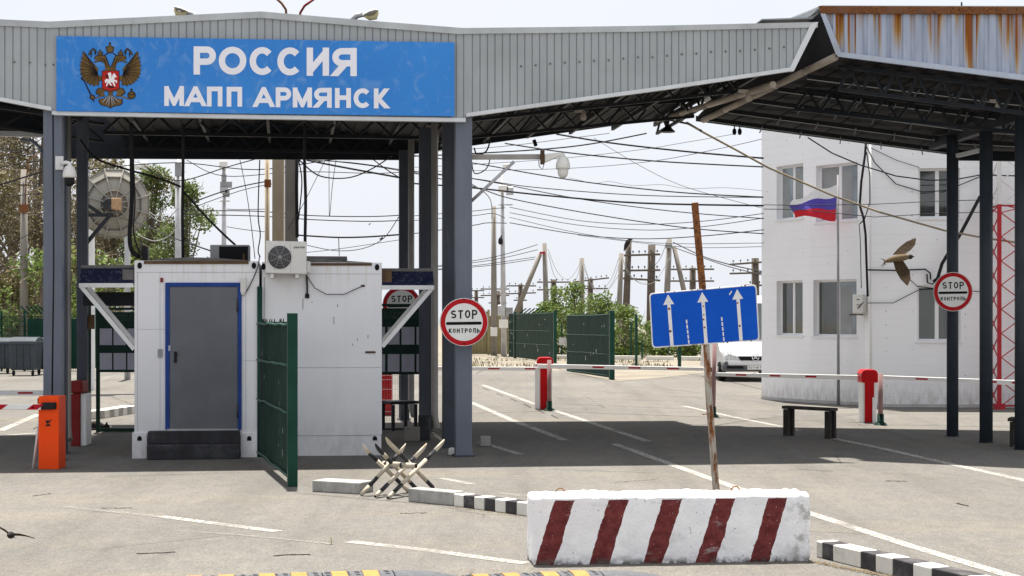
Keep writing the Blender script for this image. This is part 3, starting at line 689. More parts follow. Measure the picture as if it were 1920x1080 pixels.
for ch, a, b in (('М', 308, 345), ('А', 348, 385), ('П', 388, 417), ('П', 425, 454), ('А', 476, 513), ('Р', 517, 546), ('М', 549, 585), ('Я', 589, 622), ('Н', 628, 658), ('С', 663, 696), ('К', 701, 728)):
    s_ = .0115 * (a - 308); glyph(mb, ch, a, b, 198.5 + s_, 161.5 + s_, 8.7, fS)
mb.build('lettering', M['letter'], sb)
# crest, traced in the zoomed view
EZ = 7.711
def e2(x, y): return (140 + x / EZ, 70 + y / EZ)
em = MB()
def epoly(pts, mi, k, mirror=False):
    for s_ in ((1, -1) if mirror else (1,)):
        q = [e2(x if s_ > 0 else 1034 - x, y) for x, y in pts]; em.face([fS(x, y, k) for x, y in (q if s_ > 0 else reversed(q))], mi)
def eline(pts, w, mi, k, mirror=False):
    for s_ in ((1, -1) if mirror else (1,)):
        ribbon(em, [e2(x if s_ > 0 else 1034 - x, y) for x, y in pts], [v / EZ for v in w] if isinstance(w, list) else w / EZ, fS, mi, k)
wing = [(125, 203), (172, 252), (213, 325), (270, 375), (320, 430), (342, 470), (322, 512), (345, 548), (402, 560), (402, 622), (350, 628), (352, 678), (328, 697), (308, 672), (290, 702), (262, 696), (250, 670), (225, 692), (202, 662), (172, 656), (163, 628), (130, 620), (137, 596), (95, 582), (112, 552), (78, 528), (97, 500), (70, 468), (94, 442), (70, 405), (95, 392), (78, 350), (106, 350), (88, 275), (122, 312), (112, 238)]
cx_, cy_ = 230, 470
epoly([(cx_ + (x - cx_) * 1.03, cy_ + (y - cy_) * 1.03) for x, y in wing], 1, 0, True); epoly(wing, 0, 2, True)
for x, y in ((95, 285), (85, 352), (80, 402), (80, 465), (88, 525), (100, 580), (135, 618), (170, 652), (222, 688), (268, 698), (330, 690), (126, 212)):
    eline([(330, 520), ((330 + x) / 2 + 8, (500 + y) / 2 - 12), (x + 8, y)], [16, 12, 5], 1, 4, True)
eline([(140, 240), (215, 345), (268, 395), (300, 470)], [6, 16, 22, 14], 1, 5, True)
head = [(290, 298), (312, 272), (372, 258), (425, 268), (452, 292), (470, 335), (492, 385), (517, 432), (517, 520), (425, 510), (442, 440), (428, 385), (402, 345), (352, 345), (312, 362), (272, 348), (318, 342), (342, 326), (296, 328)]
epoly([(x + (8 if x > 420 else -8), y + (7 if y > 330 else -8)) for x, y in head], 1, 1); epoly([(1034 - x - (8 if x > 420 else -8), y + (7 if y > 330 else -8)) for x, y in reversed(head)], 1, 1.4)
epoly(head, 0, 3, True); eline([(360, 300), (430, 330), (470, 440)], [6, 14, 8], 1, 5, True); eline([(450, 300), (500, 420)], 10, 1, 5, True)
crown = [(335, 262), (328, 216), (354, 204), (362, 172), (374, 172), (380, 204), (412, 216), (402, 262)]
epoly(crown, 1, 5, True); epoly([(370 + (x - 370) * .72, 230 + (y - 230) * .72) for x, y in crown], 0, 6, True)
mc = [(468, 218), (444, 142), (492, 122), (497, 72), (521, 72), (526, 122), (574, 142), (552, 218), (510, 232)]
epoly(mc, 1, 5); epoly([(510 + (x - 510) * .76, 172 + (y - 172) * .76) for x, y in mc], 0, 6)
eline([(425, 264), (484, 228)], 16, 1, 4, True)
eline([(200, 258), (232, 200), (272, 166), (302, 200), (296, 252)], [20, 30, 22, 30, 18], 1, 4, True); eline([(206, 250), (234, 204), (270, 174), (298, 204)], 9, 0, 5, True)
eline([(238, 215), (240, 290)], [22, 12], 1, 3, True)
leg = [(402, 738), (345, 732), (315, 770), (305, 802), (335, 822), (382, 852), (440, 850), (412, 815), (420, 785), (452, 770), (482, 790), (502, 845), (517, 845), (517, 745)]
epoly([(x - 6 if x < 500 else x, y + 6 if y > 800 else y - 3) for x, y in leg], 1, 2, True); epoly([(x + 5 if x < 500 else x, y - 4 if y > 790 else y + 4) for x, y in leg], 0, 4, True)
tail = [(500, 800), (534, 800), (560, 845), (620, 885), (692, 892), (694, 960), (650, 986), (602, 992), (560, 1002), (517, 1028), (474, 1002), (432, 992), (382, 982), (342, 930), (352, 888), (416, 882), (474, 845)]
epoly(tail, 1, 3); epoly([(517 + (x - 517) * .92, 905 + (y - 905) * .92) for x, y in tail], 0, 4.5)
for x, y in ((400, 940), (455, 965), (490, 990), (545, 990), (580, 965), (640, 940)): eline([(517, 830), ((517 + x) / 2 + (x - 517) * .1, 890), (x, y)], [6, 16, 8], 3, 6)
for x, y in ((425, 950), (517, 1010), (610, 955)): eline([(517, 830), ((517 + x) / 2, 890), (x, y)], [4, 9, 5], 1, 6.5)
eline([(92, 588), (135, 628), (235, 830)], [26, 14, 22], 1, 3); epoly(arc(255, 865, 40, 38, 0, 360, 12)[:-1], 1, 4); epoly(arc(255, 865, 24, 24, 0, 360, 10)[:-1], 0, 5); eline([(255, 890), (288, 938)], [28, 6], 1, 4)
eline([(285, 882), (390, 848)], 18, 0, 3); eline([(650, 848), (800, 893)], 18, 0, 3)
epoly(arc(823, 835, 60, 58, 0, 360, 18)[:-1], 1, 4); epoly(arc(823, 835, 46, 45, 0, 360, 18)[:-1], 0, 5); eline([(768, 828), (878, 828)], 12, 1, 6); eline([(820, 780), (820, 738)], 16, 1, 4); eline([(800, 758), (840, 758)], 14, 1, 5)
sh = [(402, 488), (636, 488), (642, 735), (600, 752), (517, 775), (432, 752), (402, 735)]
epoly([(519 + (x - 519) * 1.08, 628 + (y - 628) * 1.06) for x, y in sh], 1, 7); epoly(sh, 2, 8)
epoly([(435, 620), (460, 600), (500, 605), (530, 600), (545, 550), (562, 520), (580, 525), (604, 562), (606, 582), (580, 576), (572, 612), (612, 622), (614, 655), (592, 662), (600, 638), (568, 645), (592, 706), (572, 710), (545, 655), (512, 652), (542, 692), (522, 700), (488, 658), (466, 712), (454, 702), (470, 645), (452, 652), (440, 662)], 4, 9)
epoly([(478, 520), (500, 508), (525, 512), (532, 545), (532, 606), (500, 606), (492, 560)], 4, 10)
epoly([(452, 540), (486, 548), (480, 590), (446, 575)], 1, 9.5); epoly([(470, 700), (520, 706), (585, 712), (560, 732), (490, 730)], 1, 9.5)
em.build('crest', [M['gold'], M['golddark'], M['emred'], M['emsteel'], M['emwhite']], sb)
# ------------------------------------------------------------------ the second canopy on round posts, right
c2 = thing('rusty_canopy', 'rust-streaked pale blue sheet metal canopy on dark round columns at the right edge', 'canopy', G(1848, 830))
T1 = W(1570, 105, 23.0); E1 = W(1920, 148, 21.6)
FD = V((E1.x - T1.x, E1.y - T1.y, 0)).normalized(); FN = V((-FD.y, FD.x, 0))
def f2(px, py, off=0.0): return onp(px, py, T1 + FN * off, FN)
def C2(u, v, z): return V((T1.x, T1.y, 0)) + FD * u + FN * v + Z * z
def uz2(px, py): p = f2(px, py); return ((p - V((T1.x, T1.y, 0))).dot(FD), p.z)
top2 = [uz2(1540, 25), uz2(2200, 27)]; bot2 = [uz2(1540, 26), uz2(1571, 103), uz2(1920, 147), uz2(2200, 182)]
_p, _q = f2(1545, 25), f2(1915, 27); _b = G(1848, 830)
RF = ((_q.z - _p.z) / (_q.x - _p.x), 0); RF = (RF[0], _p.z - RF[0] * (_p.x - _b.x)); M['rustfascia'] = m_rust_fascia()
u0_ = uz2(1541, 25)[0]; u9_ = uz2(2200, 100)[0]
ribbed('fascia_panel', top2, bot2, u0_, u9_, .172, C2, M['rustfascia'], c2, 0, .03, .5)
def strip2(name, pts, m, d=.03):
    q = [f2(*p) for p in pts]; mb = MB(); mb.prism([p - FN * d for p in q], FN * (d + .06)); return mb.build(name, M[m], c2)
strip2('ridge_cap', [(1536, 12), (2200, 15), (2200, 28), (1541, 26)], 'rustcap', .04)
M['zinc'] = mat('bluish_zinc_trim', (.46, .51, .60), .45, .1, .08, 3, dirt=(.42, .30, .2), dk=.3, ds=4)
strip2('bottom_flashing', [(1571, 97), (2200, 176), (2200, 187), (1571, 106)], 'zinc'); strip2('end_flashing', [(1540, 26), (1549, 26), (1579, 100), (1569, 103)], 'zinc', .035)
# deck of this canopy
a, b, c, d = W(1574, 106, 23.1), W(1305, 226, 30.0), W(1782, 289, 28.8), W(2150, 174, 20.7)
c3 = W(2150, 296, 28.0); d = f2(2190, 178)
def quadsheet(name, q, m, parent, t=.06):
    mb = MB(); mb.prism(q, Z * t); return mb.build(name, M[m], parent)
N = 26; mb = MB()
def lerp(p, q_, t): return p + (q_ - p) * t
rear = lambda t: lerp(b, c, t / .62) if t < .62 else lerp(c, c3, (t - .62) / .38)
for i in range(N):
    t0, t1 = i / N, (i + 1) / N; j = Z * (.02 * (i % 2))
    lo = [lerp(a, d, t0) + j, lerp(a, d, t1) + j, rear(t1) + j, rear(t0) + j]
    mb.add(lo + [p + Z * .07 - j for p in lo], [(3, 2, 1, 0), (4, 5, 6, 7), (0, 1, 5, 4), (1, 2, 6, 5), (2, 3, 7, 6), (3, 0, 4, 7)])
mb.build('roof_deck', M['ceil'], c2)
# raised top sheet behind the fascia towards the tip
tA, tB = f2(1540, 14, .05), W(1470, 42, 26.5)
mb = MB(); mb.prism([tA, f2(2150, 16, .05), W(2100, 150, 28.5), W(1440, 110, 29.2), tB], Z * .03); mb.build('top_sheet', M['fascia'], c2)
mb = MB(); mb.prism([f2(1541, 20, .08), f2(1571, 106, .08), b + Z * .05, W(1455, 60, 27.5)], V((.03, 0, 0))); mb.build('tip_cover', M['ceil'], c2)
mb = MB(); mb.prism([b + Z * .09, c + Z * .09, c - Z * .01, b - Z * .01], V((0, .04, 0))); mb.build('rear_edge', M['greenpost'], c2)
def onD(s, t): return lerp(lerp(a, d, s), rear(s), t)
for t in (.18, .36, .54, .72, .88):
    mb = MB(); pts = [onD(s / 10, t) - Z * .09 for s in range(11)]
    for p, q_ in zip(pts, pts[1:]): mb.beam(p, q_, .055, .07)
    mb.build('purlin', M['steel'], c2)
    mb = MB()
    for p, q_ in zip(pts, pts[1:]): mb.beam(p - Z * .04 - FN * .02, q_ - Z * .04 - FN * .02, .012, .012)
    mb.build('purlin_highlight', M['trim'], c2)  # pale strip paints the light that each purlin's edge catches
for s in (.1, .2, .3, .4, .5, .6, .72):
    for t in (.12, .3, .48, .66, .82): mb = MB(); mb.beam(onD(s + .02, t) - Z * .16, onD(s + .045, t + .12) - Z * .14, .018, .018); mb.build('cross_brace', M['coldark'], c2)
for t, hh in ((.07, .42), (.34, .4)):
    mb = MB(); truss(mb, onD(.04, t) - Z * hh * (.9 if t < .1 else 1.0), onD(.98, t) - Z * hh * .95, hh * .8, 13, .055); mb.build('roof_truss', M['steelb'], c2)
G0, G1 = W(1318, 226, 29.6), W(1568, 106, 23.1)
for i in range(5):
    mb = MB(); mb.tube([lerp(G0, G1, i / 5 + .006), lerp(G0, G1, (i + 1) / 5 - .006)], .055, 10); mb.build('gutter_tube', M['pipe_beige'], c2)
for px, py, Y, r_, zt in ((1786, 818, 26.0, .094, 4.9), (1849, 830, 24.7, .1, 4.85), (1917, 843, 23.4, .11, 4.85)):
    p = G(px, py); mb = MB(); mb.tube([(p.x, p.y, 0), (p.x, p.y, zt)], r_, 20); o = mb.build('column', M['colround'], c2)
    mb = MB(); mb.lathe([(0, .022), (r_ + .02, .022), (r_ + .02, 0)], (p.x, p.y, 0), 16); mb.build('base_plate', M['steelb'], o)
pA, pB = G(1786, 818), G(1917, 843)
mb = MB(); mb.beam((pA.x, pA.y + 1.2, 4.88), (pB.x + .05, pB.y - 1, 4.88), .14, .16); mb.build('column_beam', M['steelb'], c2)
mb = MB(); mb.beam(W(1778, 293, 27.8), W(2100, 297, 27.0), .12, .14); mb.build('rear_beam', M['steelb'], c2)
mb = MB(); mb.beam(W(1795, 292, 25.5), W(1838, 282, 25.0), .06, .06); mb.build('knee_brace', M['trim'], c2)
mb = MB(); mb.tube([f2(1803, 14, .6), f2(1803, 4, .6)], .012, 8); mb.build('vent_pipe', M['steelb'], c2)
# ------------------------------------------------------------------ cabins under the gable
def cabin(px0, px1, ptop, pbot, v, mats, name, label, depth=3.2):
    pr = lambda px, py: onp(px, py, O1 + D1 * v, D1)
    A, B = pr(px0, 700), pr(px1, 700); zt = pr((px0 + px1) / 2, ptop).z
    t = thing(name, label, 'cabin', V(((A.x + B.x) / 2, (A.y + B.y) / 2, 0)))
    mb = MB(); c = (V((A.x, A.y, 0)) + V((B.x, B.y, 0))) / 2 + D1 * depth / 2
    w = (V((B.x, B.y, 0)) - V((A.x, A.y, 0))).length
    mb.box(c + Z * (zt / 2 + .14), (w, depth, zt - .28), R1); mb.build('wall', mats, t, .006)
    return t, pr, A, B, zt, w
def patch(mb, pr, x0, x1, y0, y1, d0, d1=.004, mi=0):
    """a slab proud of the front plane covering a pixel rectangle, from d1 behind to d0 in front"""
    q = [pr(x0, y0), pr(x1, y0), pr(x1, y1), pr(x0, y1)]
    mb.prism([p - D1 * d0 for p in q], D1 * (d0 + d1), mi)
cb, P, A, B, zt, w = cabin(252, 486, 489, 812, .42, M['cabin'], 'cabin', 'white metal cabin with a grey door in a deep blue frame and black steps')
for x0, x1 in ((248, 276), (451, 484)):
    mb = MB(); patch(mb, P, x0, x1, 811, 862, .03, .25); o = mb.build('corner_foot', M['cabin'], cb, .006)
    mb = MB(); q = [P(*e2_) for e2_ in [(((x0 + x1) / 2) + a * 4.2, 822 - b * 4.5) for a, b in ((-1, -.9), (-1, .3), (-.6, .9), (0, 1.1), (.6, .9), (1, .3), (1, -.9))]]
    mb.prism([p - D1 * .033 for p in q], D1 * .01); mb.build('casting_hole', M['hole'], o)
mb = MB()
for x in (258, 300, 461): patch(mb, P, x - .4, x + .4, 510, 808, .003)
patch(mb, P, 256, 486, 510, 511, .003); patch(mb, P, 256, 308, 617, 617.7, .003); patch(mb, P, 456, 484, 676, 676.7, .003)
mb.build('panel_seam', M['seam'], cb)
for x in (262, 476):
    mb = MB(); q = [P(x + 4.3 * math.cos(R(t)), 498 + 6 * math.sin(R(t))) for t in range(0, 360, 30)]; mb.prism([p - D1 * .012 for p in q], D1 * .012); mb.build('casting_hole', M['hole'], cb)
mb = MB(); patch(mb, P, 270, 466, 489, 495, .015); mb.build('roof_edge_board', M['roofbrown'], cb)
mb = MB(); q = [P(268, 489), P(300, 485.5), P(350, 482), P(400, 483), P(466, 488), P(466, 490), P(268, 490)]; mb.prism([p + D1 * .05 for p in q], D1 * 2.9); mb.build('roof', M['roofgrey'], cb)
mb = MB(); patch(mb, P, 310, 318, 530, 805, .03); patch(mb, P, 446, 453, 530, 805, .03); patch(mb, P, 318, 446, 530, 537.5, .03); mb.build('door_frame', M['blueframe'], cb, .004)
mb = MB(); patch(mb, P, 318.6, 445.4, 538, 803, .02); dr = mb.build('door', M['door'], cb, .004)
mb = MB(); patch(mb, P, 326.5, 332, 659, 680, .028); a_ = P(329, 664); mb.tube([a_ - D1 * .025, a_ - D1 * .06, a_ - D1 * .062 + U1 * .035 - Z * .008], .009, 8); mb.build('handle', M['black'], dr)
for y in (572, 770):
    mb = MB(); p = P(445.6, y); mb.tube([p - D1 * .03 - Z * .09, p - D1 * .03 + Z * .09], .012, 8); mb.build('hinge', M['step'], dr)
mb = MB(); patch(mb, P, 314, 447, 804, 810, .06); mb.build('threshold', M['lightgrey'], cb)
mb = MB(); patch(mb, P, 316, 320, 647.5, 658, .034); mb.build('seal_sticker', M['paper'], cb)
mb = MB(); patch(mb, P, 296, 304.5, 654.5, 669.5, .02); mb.build('switch_box', M['grey'], cb, .003)
mb = MB(); patch(mb, P, 301, 306, 521, 529, .02); mb.build('bell_box', M['darkred'], cb)
mb = MB(); patch(mb, P, 451, 461, 522, 548, .05); p = P(456, 551); mb.tube([p - D1 * .03 + Z * .02, p - D1 * .03 - Z * .012], .03, 10); mb.build('wall_lamp', M['acwhite'], cb)
mb = MB(); p = [P(460, 549), P(466, 540), P(476, 520), P(484, 500), P(487, 480)]; mb.tube([q - D1 * .03 for q in p], .008, 6); mb.build('lamp_wire', M['cable'], cb)
sa, sb_ = P(279, 700), P(450, 700)
for z0, z1, d in ((.0, .20, .32), (.20, .375, .16)):
    mb = MB(); mb.prism([V((sa.x, sa.y, z0)), V((sb_.x, sb_.y, z0)), V((sb_.x, sb_.y, z0)) - D1 * d, V((sa.x, sa.y, z0)) - D1 * d], Z * (z1 - z0)); mb.build('step', M['step'], cb, .012, 2)
rb, P2, A2, B2, zt2, w2 = cabin(491, 716, 492, 826, .47, M['cabin2'], 'cabin', 'plain white windowless metal cabin carrying the air conditioner')
mb = MB(); patch(mb, P2, 491, 715, 816.5, 855, .0, 3.0); mb.build('skirt', M['cabin2'], rb, .005)
mb = MB(); patch(mb, P2, 492, 704, 816, 817, .004); patch(mb, P2, 500, 715, 513, 513.8, .004); patch(mb, P2, 555, 715, 688.5, 689.2, .004); patch(mb, P2, 495, 497, 520, 850, .006); mb.build('panel_seam', M['seam'], rb)
for x, y in ((707, 501), (494, 500)):
    mb = MB(); q = [P2(x + 4.3 * math.cos(R(t)), y + 6 * math.sin(R(t))) for t in range(0, 360, 30)]; mb.prism([p - D1 * .006 for p in q], D1 * .008); mb.build('casting_hole', M['hole'], rb)
mb = MB(); q = [P2(703 + a * 4.2, 822 - b * 4) for a, b in ((-1, -.9), (-1, .3), (-.6, .9), (0, 1.1), (.6, .9), (1, .3), (1, -.9))]; mb.prism([p - D1 * .006 for p in q], D1 * .008); mb.build('casting_hole', M['hole'], rb)
mb = MB(); patch(mb, P2, 583, 697, 493, 498, .012); mb.build('roof_edge_board', M['roofbrown'], rb)
mb = MB(); q = [P2(572, 484), P2(640, 488), P2(698, 492), P2(698, 494), P2(572, 493)]; mb.prism([p + D1 * .05 for p in q], D1 * 2.9); mb.build('roof', M['roofgrey'], rb)
mb = MB(); q = [P2(574, 478.5), P2(652, 479), P2(653, 486), P2(574, 484)]; mb.prism([p + D1 * .3 for p in q], D1 * .8); tag(mb.build('loose_plank', M['roofgrey']), 'dark flat plank lying on the roof of the plain cabin', 'plank')
mb = MB(); patch(mb, P2, 685, 704, 658.5, 662, .012); patch(mb, P2, 677, 684, 534, 538, .006); mb.build('vent_slot', M['roofbrown'], rb)
mb = MB()
for x, y, h in ((626, 594, 14), (633, 570, 6), (568, 560, 20), (661, 644, 4), (670, 634, 5), (690, 628, 6), (585, 565, 3)): patch(mb, P2, x - .5, x + .5, y, y + h, .003)
mb.build('scratch', M['roofbrown'], rb)
mb = MB(); patch(mb, P2, 572, 580, 551, 559, .02); mb.tube([P2(575, 516) - D1 * .02, P2(576, 535) - D1 * .025, P2(576, 553) - D1 * .02], .013, 6); mb.tube([P2(577, 520) - D1 * .02, P2(590, 540) - D1 * .03, P2(612, 552) - D1 * .03, P2(645, 552) - D1 * .03, P2(678, 537) - D1 * .015], .006, 6); mb.build('cable_run', M['cable'], rb)
# awnings beside the cabins, part of them
def awning(par, pr, xs, y0, y1, y2, wallx, tipx, strut_y, depth, name_lbl):
    mb = MB(); q = [pr(xs[0], y0), pr(xs[1], y0), pr(xs[1], y1), pr(xs[0], y1)]
    mb.prism([q[0] + D1 * .22, q[1] + D1 * .22, q[2], q[3]], D1 * .9 + Z * .0); aw = mb.build('awning', M['navy'], par)
    mb = MB(); mb.prism([pr(xs[0], y0 - 6) + D1 * .22, pr(xs[1], y0 - 6) + D1 * .22, pr(xs[1], y0) + D1 * .21, pr(xs[0], y0) + D1 * .21], D1 * .9); mb.build('awning_top', M['roofgrey'], aw)
    mb = MB(); mb.prism([pr(xs[0], y1) - D1 * .01, pr(xs[1], y1) - D1 * .01, pr(xs[1], y1 + 8) - D1 * .01, pr(xs[0], y1 + 8) - D1 * .01], D1 * .03); mb.build('awning_rail', M['whitesteel'], aw)
    for d in (0, depth):
        mb = MB(); mb.beam(pr(tipx, y1 + 6) + D1 * (d + .03), pr(wallx, strut_y) + D1 * (d + .03), .055, .055); mb.build('strut', M['whitesteel'], par)
    return aw
awning(cb, P, (148, 250), 502, 531, 0, 251, 152, 655, .8, '')
awning(rb, P2, (716, 814), 508, 535, 0, 717, 810, 650, 1.0, '')
mb = MB(); patch(mb, P2, 716, 735, 505, 534, -.05, .5); mb.build('awning_cheek', M['roofbrown'], rb)
mb = MB(); patch(mb, P, 229, 250, 505, 534, -.05, .5); mb.build('awning_cheek', M['roofgrey'], cb)
mb = MB(); patch(mb, P, 138, 250, 545, 572, -1.0, 1.06); mb.build('awning_underside', M['steel'], cb)  # dark panel standing in for the awning's underside
# air conditioner
pa = lambda px, py: onp(px, py, O1 + D1 * .12, D1)
ac = thing('air_conditioner', 'beige outdoor air conditioner unit on the plain cabin front', 'air conditioner', pa(536, 512))
mb = MB(); q = [pa(498, 451), pa(575, 453), pa(575, 514), pa(498, 512)]; mb.prism(q, D1 * .3); mb.build('casing', M['acwhite'], ac, .012, 2)
mb = MB(); q = [pa(575, 489), pa(582, 490), pa(582, 511), pa(575, 511)]; mb.prism([p + D1 * .06 for p in q], D1 * .2); mb.build('valve_cover', M['acwhite'], ac, .006)
fc = pa(524.5, 482.5); mb = MB(); rr_ = 21.5 / F * fc.y; mb.lathe([(0, .002), (rr_, .002), (rr_, .012), (0, .012)], fc - D1 * .008, 28, D1); fan = mb.build('fan_grille', M['acdark'], ac)
mb = MB()
for k in range(6): mb.add(*(lambda n, r0: ([fc - D1 * .011 + (U1 * math.cos(2 * math.pi * i / n) + Z * math.sin(2 * math.pi * i / n)) * (r0 + e) for i in range(n) for e in (0, .004)], [(2 * i, 2 * ((i + 1) % n), 2 * ((i + 1) % n) + 1, 2 * i + 1) for i in range(n)]))(28, rr_ * (.25 + k * .148)))
for k in range(8):
    dv = U1 * math.cos(R(22.5 + k * 45)) + Z * math.sin(R(22.5 + k * 45)); mb.beam(fc - D1 * .012 + dv * .02, fc - D1 * .012 + dv * rr_ * 1.12, .006, .004, D1)
mb.lathe([(0, -.004), (.026, -.004), (.026, .004)], fc - D1 * .014, 14, D1); mb.build('grille_wire', M['grey'], fan)
mb = MB(); PA = lambda x, y, k=0: onp(x, y, O1 + D1 * (.117 - .0005 * k), D1); word(mb, 'ZERTEN', 551, 571, 465.5, 462.4, .75, PA, .3); mb.build('lettering', M['hole'], ac)
mb = MB(); q = [pa(544, 458), pa(544.7, 458), pa(544.7, 510), pa(544, 510)]; mb.prism([p - D1 * .002 for p in q], D1 * .01); mb.build('panel_seam', M['seam'], ac)
for x in (510, 557):
    mb = MB(); q = [pa(x - 3, 513), pa(x + 3, 513), pa(x + 3, 521), pa(x - 3, 521)]; mb.prism([p + D1 * .02 for p in q], D1 * .35); mb.build('bracket', M['acwhite'], ac)
# dark instrument box on the cabin roof
pb = lambda px, py: onp(px, py, O1 + D1 * .9, D1)
bx = thing('equipment_box', 'grey box with a dark screen-like front on the roof of the blue-framed cabin', 'equipment box', pb(432, 490))
mb = MB(); mb.prism([pb(394, 459), pb(468, 459), pb(468, 491), pb(394, 491)], D1 * .5); mb.build('case', M['grey'], bx, .008)
mb = MB(); mb.prism([p - D1 * .01 for p in (pb(411, 462), pb(465, 462), pb(465, 489), pb(411, 489))], D1 * .02); mb.build('front', M['hole'], bx)
mb = MB(); mb.prism([p - D1 * .015 for p in (pb(455, 476), pb(459, 476), pb(459, 488), pb(455, 488))], D1 * .02); mb.build('latch', M['roofbrown'], bx)
tb = thing('cable_box', 'small black cable box on the left corner of the blue-framed cabin roof', 'cable box', pb(268, 488))
mb = MB(); mb.prism([pb(266, 462), pb(277, 462), pb(277, 489), pb(266, 489)], D1 * .2); mb.build('case', M['black'], tb, .005)
mb = MB(); mb.tube([pb(264.5, 470), pb(264.5, 453)], .012, 6); mb.build('stub', M['cablegrey'], tb)
# cables hanging from the gable to the cabin roofs
def cable(pts, r, label, Ys, m='cable', group=None, name='cable', cat='cable', n=6):
    """smooth cable through photo points; Ys = depth at start and end"""
    P_ = []; L_ = len(pts)
    Yl = Ys if isinstance(Ys, (list, tuple)) else (Ys, Ys)
    w = [W(px, py, Yl[0] + (Yl[1] - Yl[0]) * i / (L_ - 1)) for i, (px, py) in enumerate(pts)]
    for i in range(L_ - 1):
        p0, p1, p2, p3 = w[max(i - 1, 0)], w[i], w[i + 1], w[min(i + 2, L_ - 1)]
        for k in range(n):
            t = k / n; P_.append(.5 * ((2 * p1) + (p2 - p0) * t + (2 * p0 - 5 * p1 + 4 * p2 - p3) * t * t + (3 * p1 - p0 - 3 * p2 + p3) * t ** 3))
    P_.append(w[-1]); mb = MB(); mb.tube(P_, r, 6)
    return tag(mb.build(name, M[m]), label, cat, group)
GD = 'cables dropping from the gable to the cabin roofs'
cable([(246, 232), (247, 300), (247, 380), (243, 440), (247, 470), (262, 482)], .033, 'thick black cable bundle dropping to the left corner of the blue-framed cabin roof', 22.4, group=GD)
cable([(250, 300), (253, 380), (250, 430), (258, 465), (268, 480)], .012, 'thin black cable hugging the thick bundle beside the dish', 22.3, group=GD)
cable([(344, 235), (343, 330), (342, 400), (343, 485)], .024, 'straight black conduit standing on the blue-framed cabin roof', 22.8, group=GD)
cable([(150, 262), (180, 297), (240, 318), (300, 335), (338, 350)], .016, 'black cable sagging from the left columns to the straight conduit', (23.5, 22.8), group=GD)
cable([(345, 360), (385, 405), (420, 440), (441, 459)], .016, 'slanting black cable from the straight conduit to the dark equipment box', (22.8, 22.6), group=GD)
cable([(572, 232), (571, 300), (573, 375), (572, 450), (573, 455)], .024, 'black banded conduit right of the beige posts', 22.9, group=GD)
cable([(560, 300), (566, 340), (561, 400), (556, 430), (558, 455)], .01, 'thin black wire curling beside the banded conduit', 23.2, group=GD)
cable([(561, 300), (600, 330), (655, 333), (700, 315), (735, 292)], .011, 'black cable hanging in a loop under the rear beam right of the conduit', (24, 30), group=GD)
cable([(697, 297), (725, 318), (752, 335)], .011, 'short black cable crossing the loop near the slate columns', 30, group=GD)
cable([(617, 300), (617, 360), (618, 406), (623, 350), (630, 300)], .006, 'thin grey wire hanging in a narrow V under the rear beam', 30, 'cablegrey', GD)
cable([(610, 300), (570, 380), (540, 430)], .006, 'thin slanting grey wire from the rear beam towards the air conditioner', (30, 26), 'cablegrey', GD)
cable([(450, 300), (462, 360), (472, 430), (478, 485)], .006, 'thin grey wire running down left of the air conditioner', (29, 22.5), 'cablegrey', GD)
cable([(487, 300), (484, 400), (488, 440), (484, 470), (488, 482)], .009, 'thin black wire down the gap between the two cabins', 22.4, group=GD)
# ------------------------------------------------------------------ green gate leaf ajar in front of the cabins
def gate(label, a, b, ztop, name='gate_leaf', post_w=.06, folds=(.02, .42, .72, .985), post_a=False, zb=.06, spikes=True, grp=None):
    a = V((a.x, a.y, 0)); b = V((b.x, b.y, 0)); d = (b - a).normalized(); n_ = V((d.y, -d.x, 0)); Ln = (b - a).length
    if n_.y > 0: n_ = -n_
    t = thing(name, label, 'gate', a, grp)
    mb = MB(); nn = 40
    for i in range(nn):
        p, q = a + d * (Ln * i / nn), a + d * (Ln * (i + 1) / nn - .006); o_ = n_ * (.004 * (i % 2))
        mb.prism([p + o_ + Z * zb, q + o_ + Z * zb, q + o_ + Z * (ztop + (rnd.choice((0, 0, .04)) if spikes else 0)), p + o_ + Z * ztop], n_ * .008)
    rg = random.Random(int(abs(a.x * 1000)))
    for _ in range(9):
        p = a + d * Ln * rg.uniform(.08, .92) + n_ * .016 + Z * (zb + (ztop - zb) * rg.uniform(.1, .9)); hh = rg.uniform(.02, .09) * (1 + (a.y > 40)); ww = rg.uniform(.006, .02) * (1 + 2 * (a.y > 40)); mb.face([p - d * ww, p + d * ww, p + d * ww + Z * hh, p - d * ww + Z * hh], 1)
    mb.build('screen_panel', [M['vinyl'], M['lightgrey']], t)
    for f_ in folds:
        z = zb + (ztop - zb) * f_; mb = MB()
        pts = [a + d * (Ln * i / 8) + n_ * (.03 + .006 * rnd.random()) + Z * (z + rnd.uniform(-.012, .012)) for i in range(9)]
        mb.tube(pts, .016, 6); mb.build('fold_bar', M['greenlight'], t)
    for p, on in ((b, True), (a, post_a)):
        if on:
            mb = MB(); mb.box(p + d * (post_w / 2 if p is b else -post_w / 2) + Z * ((ztop + .1) / 2), (post_w, post_w, ztop + .1), rotz(math.atan2(d.y, d.x))); mb.build('post', M['greenpost'], t, .004)
    return t
gate('dark green screened gate leaf standing ajar before the white cabins', G(487, 860), G(547, 911), 1.86, post_w=.11)
mb = MB()
p = G(487, 857); mb.tube([(p.x, p.y, 0), (p.x, p.y, 2.35)], .035, 10); tag(mb.build('gate_post', M['greenpost']), 'slim dark green hinge post in the gap between the cabins', 'post')
